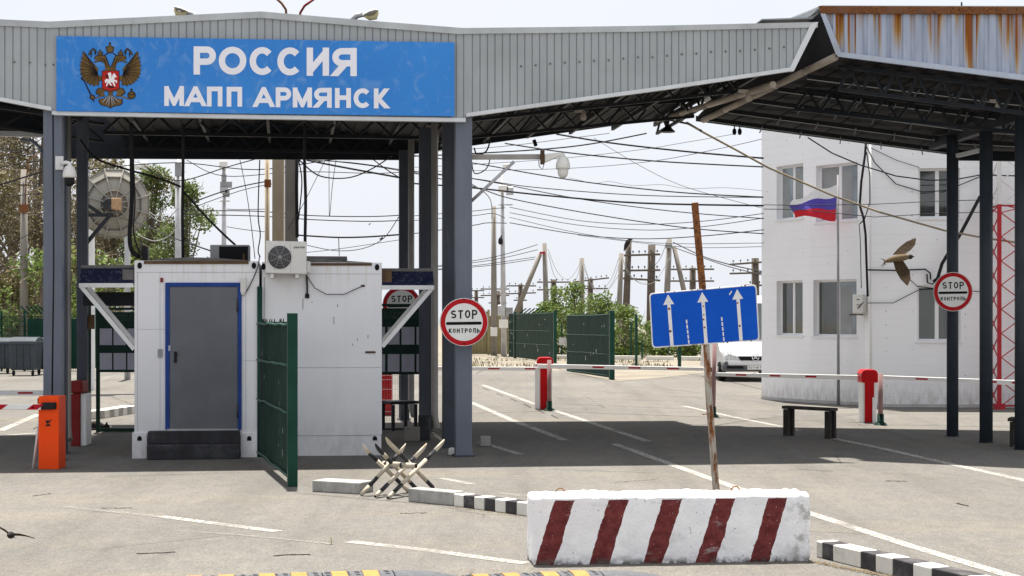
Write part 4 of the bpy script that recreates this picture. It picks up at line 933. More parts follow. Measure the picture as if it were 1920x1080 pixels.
# ------------------------------------------------------------------ barriers
def boom(mb, p, q, h0, h1, d=.05):
    dr = (q - p).normalized(); s_ = dr.cross(Z).normalized() * d / 2
    mb.add([p - s_ - Z * h0 / 2, p + s_ - Z * h0 / 2, p + s_ + Z * h0 / 2, p - s_ + Z * h0 / 2, q - s_ - Z * h1 / 2, q + s_ - Z * h1 / 2, q + s_ + Z * h1 / 2, q - s_ + Z * h1 / 2],
           [(0, 3, 2, 1), (4, 5, 6, 7), (0, 1, 5, 4), (1, 2, 6, 5), (2, 3, 7, 6), (3, 0, 4, 7)])
def boom_with_tape(t, p, q, h0, h1, marks, tape, hfrac=.34, full=False, mw='boomwhite', mr='boomred'):
    mb = MB(); boom(mb, p, q, h0, h1); o = mb.build('boom', M[mw], t, .006)
    for a, b in marks:
        mb = MB(); A_, B_ = lerp(p, q, a), lerp(p, q, b); hh = (h0 + (h1 - h0) * a) * (1.0 if full else hfrac)
        dr = (q - p).normalized(); s_ = dr.cross(Z).normalized(); s_ = s_ if s_.y < 0 else -s_
        off = s_ * .026
        sk = dr * (.09 if full else 0) * (1 if dr.x > 0 else -1)
        mb.prism([A_ + off - Z * hh / 2, B_ + off - Z * hh / 2, B_ + off + Z * hh / 2 + sk, A_ + off + Z * hh / 2 + sk], s_ * .002); mb.build('tape', M[mr], o)
    return o
def housing_barrier(px, pyb, label, boom_pts, marks, wpx=14, top=670, flip=1):
    b = G(px, pyb); sc = b.y / F; w_ = wpx * 2 * sc
    t = thing('barrier', label, 'barrier', V((b.x, b.y, 0)), 'red and white lift barriers on the road')
    zt_ = H - (top - HY) * sc
    mb = MB(); mb.box(V((b.x, b.y + .15, (zt_ - .22) / 2)), (w_ * .86, .34, zt_ - .22)); mb.build('housing', M['boomwhite'], t, .012, 2)
    mb = MB(); mb.box(V((b.x - .005, b.y - .028, (zt_ - .22) / 2)), (w_ * .56, .02, zt_ - .24)); mb.build('front_panel', M['red'], t, .004)
    mb = MB(); pts = [(-w_ / 2, zt_ - .24), (w_ / 2, zt_ - .24), (w_ / 2, zt_ - .07), (w_ * .4, zt_ - .015), (w_ * .25, zt_), (-w_ * .25, zt_), (-w_ * .4, zt_ - .015), (-w_ / 2, zt_ - .07)]
    mb.prism([V((b.x + x, b.y - .05, z)) for x, z in pts], V((0, .4, 0))); mb.build('cap', M['red'], t, .015, 2)
    mb = MB(); mb.box(V((b.x + w_ * .22, b.y - .045, zt_ * .24)), (w_ * .13, .02, zt_ * .48)); mb.build('strip', M['boomwhite'], t)
    p, q = boom_pts; boom_with_tape(t, p, q, .095, .07, marks, 0, .38)
    return t, b, zt_
t1, b1, z1 = housing_barrier(1022, 768, 'red-capped lift barrier post left of the blue lane sign, its boom reaching right', (W(1008, 686.5, 33.8), W(1319, 692, 31.6)), [(.35, .42), (.57, .64), (.795, .865)], 15.5, 670)
mb = MB(); boom(mb, W(1305, 692.2, 31.55), W(1311, 692.3, 31.55), .03, .03); 
t2, b2, z2 = housing_barrier(1630, 793, 'red-capped lift barrier post right of the dark bench', (W(1622, 708.6, 29.75), W(1332, 701.5, 31.4)), [(.12, .19)] and [(.30, .37), (.53, .60), (.755, .825)], 15.5, 693)
# boom from a barrier past the right edge, and one from the barrier hidden by the cabin
t3 = thing('barrier', 'barrier boom at the far right, running behind the dark round columns', 'barrier', G(1985, 800), 'red and white lift barriers on the road')
bq_ = G(1985, 800)
mb = MB(); mb.box(V((bq_.x, bq_.y + .15, .5)), (.3, .34, 1.0)); mb.build('housing', M['boomwhite'], t3, .012, 2)
mb = MB(); mb.box(V((bq_.x, bq_.y + .12, 1.1)), (.34, .4, .22)); mb.build('cap', M['red'], t3, .02, 2)
boom_with_tape(t3, W(1985, 721, 28.3), W(1656, 707.5, 29.2), .095, .07, [(.19, .26), (.345, .37), (.60, .61), (.74, .81)], 0, .38)
b0 = G(722, 779); t0 = thing('barrier', 'red barrier post half hidden behind the plain cabin, its boom reaching right', 'barrier', V((b0.x, b0.y, 0)), 'red and white lift barriers on the road')
mb = MB(); mb.box(V((b0.x - .02, b0.y + .15, .42)), (.30, .3, .84)); mb.build('housing', M['red'], t0, .01, 2)
mb = MB(); mb.box(V((b0.x - .02, b0.y + .15, .93)), (.33, .34, .17)); mb.build('cap', M['boomwhite'], t0, .03, 2)
boom_with_tape(t0, W(735, 690.5, 32.0), W(1008, 691.5, 33.6), .08, .075, [(.645, .725), (.905, .98)], 0, .38)
def stand(px, py, ptop, label, lean=0, rgrp='faded red support posts of the barrier booms', m='fadered', r_=.045):
    p = G(px, py); q = W(px + lean, ptop, p.y); t = thing('boom_support', label, 'support post', V((p.x, p.y, 0)), rgrp)
    mb = MB(); mb.tube([(p.x, p.y, .02), q], r_, 10); mb.build('post', M[m], t)
    mb = MB(); mb.lathe([(0, .2), (r_ + .015, .2), (r_ + .018, .06), (r_ + .06, .03), (r_ + .08, 0)], (p.x, p.y, 0), 12); mb.build('base', M['boardgreen'], t)
    return t
stand(1030, 770, 675, 'faded red boom support in front of the barrier left of the lane sign')
stand(1651, 797, 700, 'faded red boom support beside the barrier right of the bench')
stand(1337, 782, 642, 'faded red leaning boom support behind the rusty sign pole', 3)
p = G(1008, 767); mb = MB(); mb.box(V((p.x, p.y, .49)), (.12, .12, .98)); t = tag(mb.build('boom_rest', M['boomwhite'], None, .01), 'white boom rest post beside the red-capped barrier left of the lane sign', 'support post')
# orange barrier on the left
ob = G(91, 880); ot = thing('barrier', 'orange barrier box with a black clamp and red-white boom at the left edge', 'barrier', V((ob.x, ob.y, 0)))
so = ob.y / F; zo = H - (743 - HY) * so
mb = MB(); mb.box(V((ob.x, ob.y + .16, zo / 2)), (38 * so, .32, zo)); mb.build('housing', M['orange'], ot, .006, 2)
mb = MB(); q = [W(x, y, ob.y - .045) for x, y in ((77, 755), (104, 754.5), (104, 767.5), (77, 768.5))]; mb.prism(q, V((0, .1, 0))); mb.build('clamp', M['black'], ot, .008)
boom_with_tape(ot, W(77, 763, ob.y - .03), W(-260, 763.5, ob.y - .03), .068, .06, [(.02, .08), (.22, .285), (.43, .50), (.64, .70)], 0, 1, True)
PO = lambda x, y, k=0: W(x, y, ob.y - .004 - .0008 * k)
mb = MB(); mb.face([PO(x, y) for x, y in ((85.5, 788.5), (94, 788), (94, 792), (89, 793), (94, 796), (94, 799), (85.5, 799), (85.5, 796), (90, 796), (86, 792.5))][::-1]); mb.face([PO(x, y, 1) for x, y in ((95, 786), (96.5, 786), (96.5, 789), (95, 789))][::-1]); mb.build('logo', M['black'], ot)
mb = MB(); mb.face([W(x, y, ob.y - .058) for x, y in ((59, 766), (60, 762), (62, 764), (64, 761.5), (63.5, 765.5))][::-1]); mb.build('boom_mark', M['boomwhite'], ot)
p, q = W(70, 768, ob.y), G(62, 878)
mb = MB(); mb.tube([q, V((p.x, q.y, p.z))], .017, 8); mb.tube([q + V((.0, .02, .5)), V((ob.x - 19 * so, ob.y, .55))], .008, 6); mb.build('prop', M['whitesteel'], ot)
mb = MB(); mb.box(V((W(71.5, 752, ob.y).x, ob.y + .03, zo - .06)), (.02, .05, .07)); mb.build('lock', M['darkred'], ot)
# barrier behind it; its darker red paints in the canopy's shade
db = G(146, 836); dt = thing('barrier', 'red barrier post, shade painted into it, behind the left columns, its boom level', 'barrier', V((db.x, db.y, 0)))
sdb = db.y / F; zd = H - (713 - HY) * sdb
mb = MB(); mb.box(V((db.x + .06, db.y + .16, (zd - .2) / 2)), (.13, .3, zd - .2)); mb.build('housing', M['boomwhite'], dt, .01)
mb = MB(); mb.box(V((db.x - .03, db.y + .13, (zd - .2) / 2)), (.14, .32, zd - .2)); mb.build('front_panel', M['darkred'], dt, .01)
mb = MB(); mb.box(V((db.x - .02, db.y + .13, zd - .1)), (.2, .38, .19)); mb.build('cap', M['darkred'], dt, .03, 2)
boom_with_tape(dt, W(128, 736.3, db.y - .05), W(-300, 737.5, db.y + .4), .075, .075, [(.15, .215), (.38, .44)], 0, .38)
# ------------------------------------------------------------------ STOP signs
def disc(mb, c, r0, r1, n, P, mi, k):
    for i in range(n):
        a, b = 2 * math.pi * i / n, 2 * math.pi * (i + 1) / n
        if r0 > 0: mb.face([P(c[0] + r * math.cos(t), c[1] + r * math.sin(t), k) for r, t in ((r0, a), (r0, b), (r1, b), (r1, a))], mi)
        else: mb.face([P(c[0], c[1], k)] + [P(c[0] + r1 * math.cos(t), c[1] + r1 * math.sin(t), k) for t in (b, a)], mi)
def stop_sign(cx, cy, r, Y, label, skip=()):
    P = lambda x, y, k=0: W(x, y, Y - .0012 * k); s = r / 45.5
    t = thing('stop_sign', label, 'road sign', W(cx, cy, Y), 'round STOP signs on the canopy posts')
    mb = MB(); mb.lathe([(0, 0), (r * Y / F, 0), (r * Y / F, .02), (0, .02)], W(cx, cy, Y), 40, V((0, 1, 0))); mb.build('plate', M['lightgrey'], t)
    mb = MB(); disc(mb, (cx, cy), 0, r * .985, 48, P, 0, 2); disc(mb, (cx, cy), 35.3 * s, 44 * s, 48, P, 1, 3)
    mb.build('face', [M['signwhite'], M['signred']], t)
    mb = MB()
    word(mb, 'STOP', cx - 24.5 * s, cx + 25 * s, cy - 7 * s, cy - 22 * s, 2.7 * s, P, .3, 0, 4, -.02)
    ribbon(mb, [(cx - 31 * s, cy + 2.6 * s), (cx + 30.5 * s, cy + 1.8 * s)], 5.6 * s, P, 0, 4); disc(mb, (cx - 31 * s, cy + 2.6 * s), 0, 2.8 * s, 12, P, 0, 5); disc(mb, (cx + 30.5 * s, cy + 1.8 * s), 0, 2.8 * s, 12, P, 0, 5)
    word(mb, 'КОНТРОЛЬ', cx - 28.5 * s, cx + 29.5 * s, cy + 20 * s, cy + 12 * s, 1.7 * s, P, .34, 0, 4, -.012)
    mb.build('lettering', M['hole'], t)
    mb = MB(); disc(mb, (cx, cy + 40.5 * s), 0, 1.6 * s, 8, P, 0, 5); disc(mb, (cx, cy - 43 * s), 0, 1.4 * s, 8, P, 0, 5); mb.build('bolt', M['hole'], t)
    mb = MB(); c = W(cx, cy, Y); mb.box(c + V((0, .06, .12)), (.18, .1, .03)); mb.box(c + V((0, .06, -.12)), (.18, .1, .03)); mb.build('clamp', M['lightgrey'], t)
stop_sign(870, 604, 45.5, 21.84, 'large clean STOP sign on the front blue-grey column beside the plain cabin')
stop_sign(1787, 547, 37, 25.78, 'shaded STOP sign on a dark round column before the white building')
stop_sign(753, 572, 36, 28.4, 'STOP sign half hidden behind the awning strut of the plain cabin')
# ------------------------------------------------------------------ lane sign on its rusty leaning pole
YL = 16.7
ls = thing('lane_sign', 'tilted blue lane sign with three white arrows on a leaning rusty pole', 'road sign', W(1345, 935, YL))
mb = MB(); mb.beam(W(1318, 548, YL + .05), W(1302.5, 380, YL + .05), .067, .067, V((0, 1, 0))); mb.build('upper_post', M['rustpole'], ls, .004)
mb = MB(); mb.tube([W(1345.5, 937, YL + .05), W(1341.5, 905, YL + .05), W(1329, 740, YL + .05), W(1320, 560, YL + .05)], .036, 14); mb.build('pole', M['rustwhite'], ls)
def PL(x, y, k=0): return W(x, y, YL - .0012 * k)
def rounded(pts, r, n=5):
    out = []; m = len(pts)
    for i, p in enumerate(pts):
        p = V((*p, 0)); a = V((*pts[i - 1], 0)); b = V((*pts[(i + 1) % m], 0)); u = (a - p).normalized() * r; v = (b - p).normalized() * r
        for k in range(n + 1):
            t = k / n; q = (p + u) * (1 - t) ** 2 + p * 2 * t * (1 - t) + (p + v) * t * t; out.append((q.x, q.y))
    return out
cor = [(1217, 550), (1418.5, 533), (1424.5, 638.5), (1222.5, 653)]
mb = MB(); mb.prism([PL(*p) for p in rounded(cor, 8)], V((0, .012, 0))); mb.build('rim', M['lanewhite'], ls, .003)
cc = (1320.5, 593.5); inner = [(cc[0] + (x - cc[0]) * .976, cc[1] + (y - cc[1]) * .957) for x, y in cor]
face_mb = MB(); face_mb.face([PL(*p, 2) for p in rounded(inner, 7)])
mb = MB()
for (tx, ty), (bx_, by_) in (((1252.5, 552), (1260, 648.5)), ((1316.5, 547.5), (1324, 644)), ((1382, 542), (1389.5, 638.5))):
    ribbon(mb, [(tx + 1.6, ty + 16), (bx_, by_)], 6.4, PL, 0, 4)
    mb.face([PL(x, y, 4.5) for x, y in ((tx, ty), (tx - 9, ty + 20), (tx + 11.5, ty + 18))])
for (x0, y0), (x1, y1) in (((1287, 599), (1292, 646)), ((1353, 594), (1357.5, 641))):
    for i in range(5):
        a, b = i / 5 + .01, (i + .82) / 5; ribbon(mb, [(x0 + (x1 - x0) * a, y0 + (y1 - y0) * a), (x0 + (x1 - x0) * b, y0 + (y1 - y0) * b)], 2.6, PL, 0, 4)
ribbon(mb, [(1367.5, 553), (1372, 545.5)], 2.2, PL, 0, 4)
mb.build('arrow_marking', M['lanewhite'], ls)
mb = face_mb
for x, y in ((1254.5, 579), (1318.5, 574), (1320, 590), (1321.5, 614), (1257.5, 621), (1383.5, 568), (1386.5, 611), (1319.4, 599)):
    disc(mb, (x + rnd.uniform(-.6, .6), y), 0, rnd.uniform(1.4, 2.6), 7, PL, 1, 6)
for i in range(10): x = rnd.uniform(1225, 1410); disc(mb, (x, 550 - (x - 1217) * .0845 + .5), 0, rnd.uniform(.8, 1.8), 6, PL, 1, 6)
for i in range(12): x = rnd.uniform(1230, 1420); disc(mb, (x, 652.2 - (x - 1222) * .0715), 0, rnd.uniform(.7, 1.8), 6, PL, 1, 6)
mb.build('blue_face', [M['laneblue'], M['rustpole']], ls)
mb = MB(); mb.tube([W(1326, 776, YL), W(1318, 777.5, YL - .02), W(1317, 775, YL - .02)], .006, 6); mb.build('wire_hook', M['rustpole'], ls)
# ------------------------------------------------------------------ striped pipe barricade
hg = thing('pipe_barricade', 'black and white barricade of three crossed pipe pairs on a short axle', 'barricade', G(752, 930))
e3 = lambda x, y: (660 + x / 7.715, 810 + y / 7.715)
legs = [((178, 238), (835, 902), 17.12, 17.36, [(.10, .275), (.66, .80)]), ((368, 232), (945, 838), 17.0, 17.62, [(.0, .13), (.23, .40), (.80, .985)]),
        ((520, 138), (1205, 862), 16.86, 17.62, [(.23, .395), (.80, .955)]), ((745, 238), (130, 925), 17.3, None, [(.14, .27), (.62, .81)]),
        ((1045, 228), (338, 948), 17.5, None, [(.21, .33), (.75, .90)]), ((1300, 168), (522, 968), 17.6, None, [(.14, .31), (.76, .91)])]
for tp, bt, Yt, Yb, bands in legs:
    tpx, btx = e3(*tp), e3(*bt)
    q = W(*tpx, Yt); p = G(*btx) if Yb is None else W(*btx, Yb); p.z = max(p.z, .01)
    if Yb is not None: d_ = (p - q).normalized(); p = q + d_ * ((q.z - .015) / -d_.z)
    d_ = (p - q).normalized(); o_ = None; cuts = [0]
    for a, b in bands: cuts += [a, b]
    cuts.append(1); mb = MB(); Ln = (p - q).length
    for i in range(len(cuts) - 1):
        if cuts[i + 1] - cuts[i] < .005: continue
        A_, B_ = q + d_ * Ln * cuts[i], q + d_ * Ln * cuts[i + 1]
        mb.tube([A_, B_], .0225, 12, i % 2, True, True, (.06 if i == 0 or (cuts[1] == 0 and i == 1) else 0, 0))
    lg = mb.build('pipe_leg', [M['hedgew'], M['hedgeb']], hg)
    mb = MB(); mb.lathe([(0, .001), (.017, .001)], p, 10, d_); mb.build('pipe_bore', M['hole'], lg)
ax0, ax1 = W(*e3(455, 455), 17.3), W(*e3(925, 490), 17.02)
mb = MB(); dd = ax1 - ax0; cuts = [0, .07, .13, .55, .62, 1]
for i in range(5): mb.tube([ax0 + dd * cuts[i], ax0 + dd * cuts[i + 1]], .028, 14, (0, 1, 0, 1, 0)[i])
al = mb.build('axle', [M['hedgew'], M['hedgeb']], hg)
mb = MB(); mb.lathe([(0, .002), (.022, .002)], ax1, 12, dd.normalized()); mb.build('pipe_bore', M['hole'], al)
# ------------------------------------------------------------------ concrete block with dark red stripes
bA, bB = G(999, 1060), G(1520, 1052); bd = (bB - bA).normalized(); ang = math.atan2(bd.y, bd.x); BL = (bB - bA).length
bl = thing('concrete_block', 'white concrete block painted with five slanting dark red stripes', 'concrete block', bA); bl.rotation_euler = (0, 0, ang)
import bmesh
def rough_block(name, Lx, Ly, Lz, m, par, amp=.012, cut=.026):
    bm = bmesh.new(); nx, ny, nz_ = int(Lx / cut), int(Ly / cut), int(Lz / cut); vm = {}
    def vtx(i, j, k):
        key = (i, j, k)
        if key not in vm:
            x, y, z = Lx * i / nx, Ly * j / ny, Lz * k / nz_; r = .022
            q = V((min(max(x, r), Lx - r), min(max(y, r), Ly - r), min(max(z, r), Lz - r))); d = V((x, y, z)) - q
            if d.length > 1e-6: p = q + d.normalized() * r
            else: p = q
            if k < 2: p.z = z
            n1 = noise.noise(p * 5.0) * .6 + noise.noise(p * 17) * .5 + noise.noise(p * 43) * .3
            c = V((Lx / 2, Ly / 2, Lz / 2)); nn = V((p.x - min(max(p.x, .06), Lx - .06), p.y - min(max(p.y, .06), Ly - .06), max(0, p.z - Lz + .06)))
            nn = nn.normalized() if nn.length > 1e-6 else V((0, 0, 1))
            a_ = amp * (1 + 1.0 * (x > Lx - .16) + .8 * (z > Lz - .05)); p = p + nn * n1 * a_
            if z < .04: p += V((noise.noise(p * 19) * .012, noise.noise(p * 23) * .014, 0))
            vm[key] = bm.verts.new(p)
        return vm[key]
    def grid(A_, B_, f):
        for i in range(A_):
            for j in range(B_):
                bm.faces.new([vtx(*f(i, j)), vtx(*f(i + 1, j)), vtx(*f(i + 1, j + 1)), vtx(*f(i, j + 1))])
    grid(nx, nz_, lambda i, j: (i, 0, j)); grid(nx, nz_, lambda i, j: (nx - i, ny, j)); grid(ny, nz_, lambda i, j: (0, ny - i, j)); grid(ny, nz_, lambda i, j: (nx, i, j)); grid(nx, ny, lambda i, j: (i, j, nz_))
    for f in bm.faces: f.smooth = True
    me = bpy.data.meshes.new(name); bm.to_mesh(me); bm.free(); me.materials.append(m); o = bpy.data.objects.new(name, me); COL.objects.link(o); o.parent = par; return o
M['stripes'] = m_stripes(.016, .417, .152, .31, .4)
rough_block('block', BL, .42, .52, M['stripes'], bl)
for x in (.235, 1.62):
    mb = MB(); pts = [(x - .035, .19, .50), (x - .032, .19, .545), (x - .012, .19, .565), (x + .015, .19, .565), (x + .03, .19, .548), (x + .034, .19, .50)]
    mb.tube([V(p) for p in pts], .005, 6); o = mb.build('lifting_loop', M['rustpole']); o.parent = bl
# ------------------------------------------------------------------ speed bumps along the bottom edge
def bump(label, x0, x1, Yx, segs, tipR=True):
    t = thing('speed_bump', label, 'speed bump', V((x0, Yx(x0), 0)), 'rubber speed bumps'); d = V((1, .21, 0)).normalized(); n_ = V((-d.y, d.x, 0)); w_, h_ = .36, .055
    prof = [(-1, .0), (-.97, .16), (-.82, .5), (-.55, .85), (-.25, .98), (0, 1), (.25, .98), (.55, .85), (.82, .5), (.97, .16), (1, 0)]
    def sect(x, k=1.0, kh=1.0): c = V((x, Yx(x), 0)); return [c + n_ * (a * w_ / 2 * k) + Z * (b * h_ * kh) for a, b in prof]
    L_ = (x1 - x0) / segs
    for i in range(segs):
        a = x0 + i * L_ + .004; b = a + L_ - .008; rows = [sect(a), sect(b)] if not (tipR and i == segs - 1) else [sect(a), sect(a + .25 * L_, .97, .98), sect(a + .5 * L_, .85, .85), sect(a + .75 * L_, .6, .5), sect(a + .93 * L_, .3, .12)]
        mb = MB(); m_ = len(prof)
        for r0, r1 in zip(rows, rows[1:]): mb.add(r0 + r1, [(k, k + 1, m_ + k + 1, m_ + k) for k in range(m_ - 1)], 0, True)
        mb.face(rows[0]); mb.face(rows[-1][::-1])
        # tread lugs
        if not (tipR and i == segs - 1):
            for u in range(7):
                for q in range(1, 9):
                    xx = a + (u + .5) * L_ / 7.2; yy = Yx(xx); pr_ = prof[q]; pr2 = prof[q + 1]
                    c = V((xx, yy, 0)) + n_ * ((pr_[0] + pr2[0]) / 2 * w_ / 2) + Z * ((pr_[1] + pr2[1]) / 2 * h_); mb.box(c, (.03, .016, .009), rotz(.21))
        sg = mb.build('rubber_segment', M['rubber'], t)
        if not (tipR and i == segs - 1):
            for f_ in (.12, .56):
                mb = MB(); xa = a + f_ * L_; xb = xa + .108; r0 = sect(xa); r1 = sect(xb)
                r0 = [p + Z * .006 for p in r0[2:9]]; r1 = [p + Z * .006 for p in r1[2:9]]
                mb.add(r0 + r1, [(k, k + 1, 7 + k + 1, 7 + k) for k in range(6)]); mb.build('yellow_insert', M['yellow'], sg)
    return t
bump('long black and yellow rubber speed bump left of the concrete block', -2.86, -.36, lambda x: 11.60 + .20 * (x + .62), 5)
bump('short black and yellow rubber speed bump in front of the concrete block', -.34, 1.12, lambda x: 11.56 + .22 * (x - .74), 3)
# ------------------------------------------------------------------ white building
bp = [G(1428, 748.5), G(1518, 755), G(1622, 760.5), G(1632, 763), G(2150, 766)]
bp = [V((p.x, p.y, 0)) for p in bp]; BH = 7.1
bd_ = thing('white_building', 'white two-storey building with lap siding and a faceted bay', 'building', bp[2])
def facet(i): p, q = bp[i], bp[i + 1]; d = (q - p).normalized(); return p, q, d, V((d.y, -d.x, 0))
wins = {0: [((1456, 1506), (309, 411)), ((1456, 1505), (526, 629))], 1: [((1530, 1608), (307, 415)), ((1525, 1606), (524, 631))], 3: [((1722, 1800), (315, 409)), ((1720, 1801), (535, 640))]}
SIDE = {}
for i in (0, 1, 2, 3):
    p, q, d, n_ = facet(i); Ln = (q - p).length; holes = []
    for (x0, x1), (y0, y1) in wins.get(i, []):
        a = onp(x0, y0, p, n_); b = onp(x1, y1, p, n_); c_ = onp((x0 + x1) / 2, y0, p, n_); e_ = onp((x0 + x1) / 2, y1, p, n_)
        holes.append(((a - p).dot(d), (b - p).dot(d), e_.z, c_.z))
    ss = sorted({0, Ln, *[h[0] for h in holes], *[h[1] for h in holes]}); zs = sorted({.0, BH, *[h[2] for h in holes], *[h[3] for h in holes]})
    mb = MB(); at = lambda s_, z, dn=0.0: p + d * s_ + Z * z - n_ * dn
    for s0, s1 in zip(ss, ss[1:]):
        for z0, z1 in zip(zs, zs[1:]):
            if any(h[0] - 1e-6 <= s0 and s1 <= h[1] + 1e-6 and h[2] - 1e-6 <= z0 and z1 <= h[3] + 1e-6 for h in holes): continue
            mb.face([at(s0, z0), at(s1, z0), at(s1, z1), at(s0, z1)])
    for s0, s1, z0, z1 in holes:
        D_ = .17
        mb.face([at(s0, z0), at(s0, z1), at(s0, z1, D_), at(s0, z0, D_)]); mb.face([at(s1, z0), at(s1, z0, D_), at(s1, z1, D_), at(s1, z1)])
        mb.face([at(s0, z1), at(s1, z1), at(s1, z1, D_), at(s0, z1, D_)]); mb.face([at(s0, z0), at(s0, z0, D_), at(s1, z0, D_), at(s1, z0)])
    wl = mb.build('wall', M['siding'], bd_)
    for wi, (s0, s1, z0, z1) in enumerate(holes):
        D_ = .13; ft = .032; mb = MB(); ins = [(s0, s0 + ft, z0, z1), (s1 - ft, s1, z0, z1), (s0 + ft, s1 - ft, z0, z0 + ft), (s0 + ft, s1 - ft, z1 - ft, z1)]
        mid = s0 + (s1 - s0) * (.5 if i != 3 else .47); ins.append((mid - .022, mid + .022, z0 + ft, z1 - ft))
        for a, b, c_, e_ in ins: mb.prism([at(a, c_, D_), at(b, c_, D_), at(b, e_, D_), at(a, e_, D_)], -n_ * .05)
        fr = mb.build('window', M['winframe'], bd_)
        kinds = {(0, 0): ('glassrefl', 'glassrefl'), (0, 1): ('glass', 'glassgreen'), (1, 0): ('curtain', 'glassrefl'), (1, 1): ('glass', 'glassrefl'), (3, 0): ('glass', 'glass'), (3, 1): ('glassgreen', 'glass')}[(i, wi)]
        for (a, b), kn in zip(((s0 + ft, mid - .022), (mid + .022, s1 - ft)), kinds):
            mb = MB(); mb.prism([at(a, z0 + ft, D_ + .02), at(b, z0 + ft, D_ + .02), at(b, z1 - ft, D_ + .02), at(a, z1 - ft, D_ + .02)], -n_ * .012); mb.build('pane', M[kn], fr)
            mb = MB()
            e_ = .02
            for (xa, xb, za, zb) in ((a, a + e_, z0 + ft, z1 - ft), (b - e_, b, z0 + ft, z1 - ft), (a + e_, b - e_, z0 + ft, z0 + ft + e_), (a + e_, b - e_, z1 - ft - e_, z1 - ft)):
                mb.prism([at(xa, za, D_ + .006), at(xb, za, D_ + .006), at(xb, zb, D_ + .006), at(xa, zb, D_ + .006)], -n_ * .02)
            mb.build('sash', M['winframe'] if kn != 'glassrefl' else M['winframe'], fr)
            if kn in ('glass', 'glassrefl'):      # a drawn curtain edge behind the pane
                mb = MB(); f_ = .62 if kn == 'glassrefl' else .3; mb.face([at(a, z0 + ft, D_ + .0175), at(a + (b - a) * f_, z0 + ft, D_ + .0175), at(a + (b - a) * (f_ - .06), z1 - ft - .12, D_ + .0175), at(a, z1 - ft - .12, D_ + .0175)])
                mb.build('curtain', M['curtain'] if kn == 'glassrefl' else M['glassgreen'], fr)
        mb = MB(); mb.prism([at(s0 - .04, z0 - .035, -.03), at(s1 + .04, z0 - .035, -.03), at(s1 + .04, z0 - .004, -.03), at(s0 - .04, z0 - .004, -.03)], -n_ * .18); mb.build('sill', M['winframe'], fr)
    # rust-stained fixings of the siding
    mb = MB(); cols = {0: (1440, 1475, 1505), 1: (1555, 1590), 3: (1662, 1711, 1758, 1810)}.get(i, ())
    for cx_ in cols:
        for yy in range(265, 745, 23):
            if rnd.random() < .5: continue
            if any(x0 - 6 < cx_ < x1 + 6 and y0 - 6 < yy < y1 + 12 for (x0, x1), (y0, y1) in wins.get(i, [])): continue
            c_ = onp(cx_ + rnd.uniform(-1, 1), yy + rnd.uniform(-3, 3), p, n_) + n_ * .0015; rr_ = rnd.uniform(.004, .010); hh = rnd.uniform(1, 3.0)
            mb.face([c_ + d * rr_ + Z * rr_, c_ - d * rr_ + Z * rr_, c_ - d * rr_ * .6 - Z * rr_ * hh, c_ + d * rr_ * .6 - Z * rr_ * hh])
    if cols: mb.build('rust_stain', M['roofbrown'] if i == 3 else M['box_tan'], wl)
mb = MB()
for i in (0, 1, 2, 3):
    p, q, d, n_ = facet(i); mb.prism([p - Z * .0 + n_ * .02, q + n_ * .02, q + n_ * .02 + Z * .07, p + n_ * .02 + Z * .07], -n_ * .02)
mb.build('plinth', M['plinth'], bd_)
back = [bp[4] + V((.4, 8, 0)), bp[0] + V((2.6, 9, 0))]
mb = MB(); mb.face([bp[4], back[0], back[0] + Z * BH, bp[4] + Z * BH]); mb.face([back[0], back[1], back[1] + Z * BH, back[0] + Z * BH]); mb.face([back[1], bp[0], bp[0] + Z * BH, back[1] + Z * BH]); mb.build('wall', M['siding'], bd_)
mb = MB(); mb.prism([p + Z * (BH + .01) for p in bp + back], Z * .25); mb.build('roof', M['roofgrey'], bd_)
for i, px in ((3, 1632),):
    p = bp[i]; mb = MB(); mb.tube([p + V((0, -.012, .1)), p + V((0, -.012, BH))], .022, 8); mb.build('corner_trim', M['winframe'], bd_)
# AC on the building
p1_, q1_, d1_, n1_ = facet(1)
pc = lambda px, py, o=.0: onp(px, py, p1_ + n1_ * o, n1_)
wa = thing('air_conditioner', 'small box-shaped air conditioner on the white building beside the bay window', 'air conditioner', pc(1610, 590, .2))
mb = MB(); mb.prism([pc(1598, 552, .32), pc(1617, 552, .32), pc(1617, 588, .32), pc(1598, 588, .32)], -n1_ * .3); mb.build('casing', M['acwhite'], wa, .01)
mb = MB(); mb.beam(pc(1594, 590, .34), pc(1594, 590, 0), .03, .03); mb.beam(pc(1616, 590, .34), pc(1616, 590, 0), .03, .03); mb.beam(pc(1594, 590, .34), pc(1616, 590, .34), .03, .03); mb.build('bracket', M['roofbrown'], wa)
mb = MB()
for y in (561, 571): mb.prism([pc(1606, y, .322), pc(1612, y, .322), pc(1612, y + 1.2, .322), pc(1606, y + 1.2, .322)], n1_ * .003)
mb.tube([pc(1608, 578, .34), pc(1612, 574, .36), pc(1618, 567, .3), pc(1625, 562, .05)], .012, 6); mb.build('hose', M['cable'], wa)
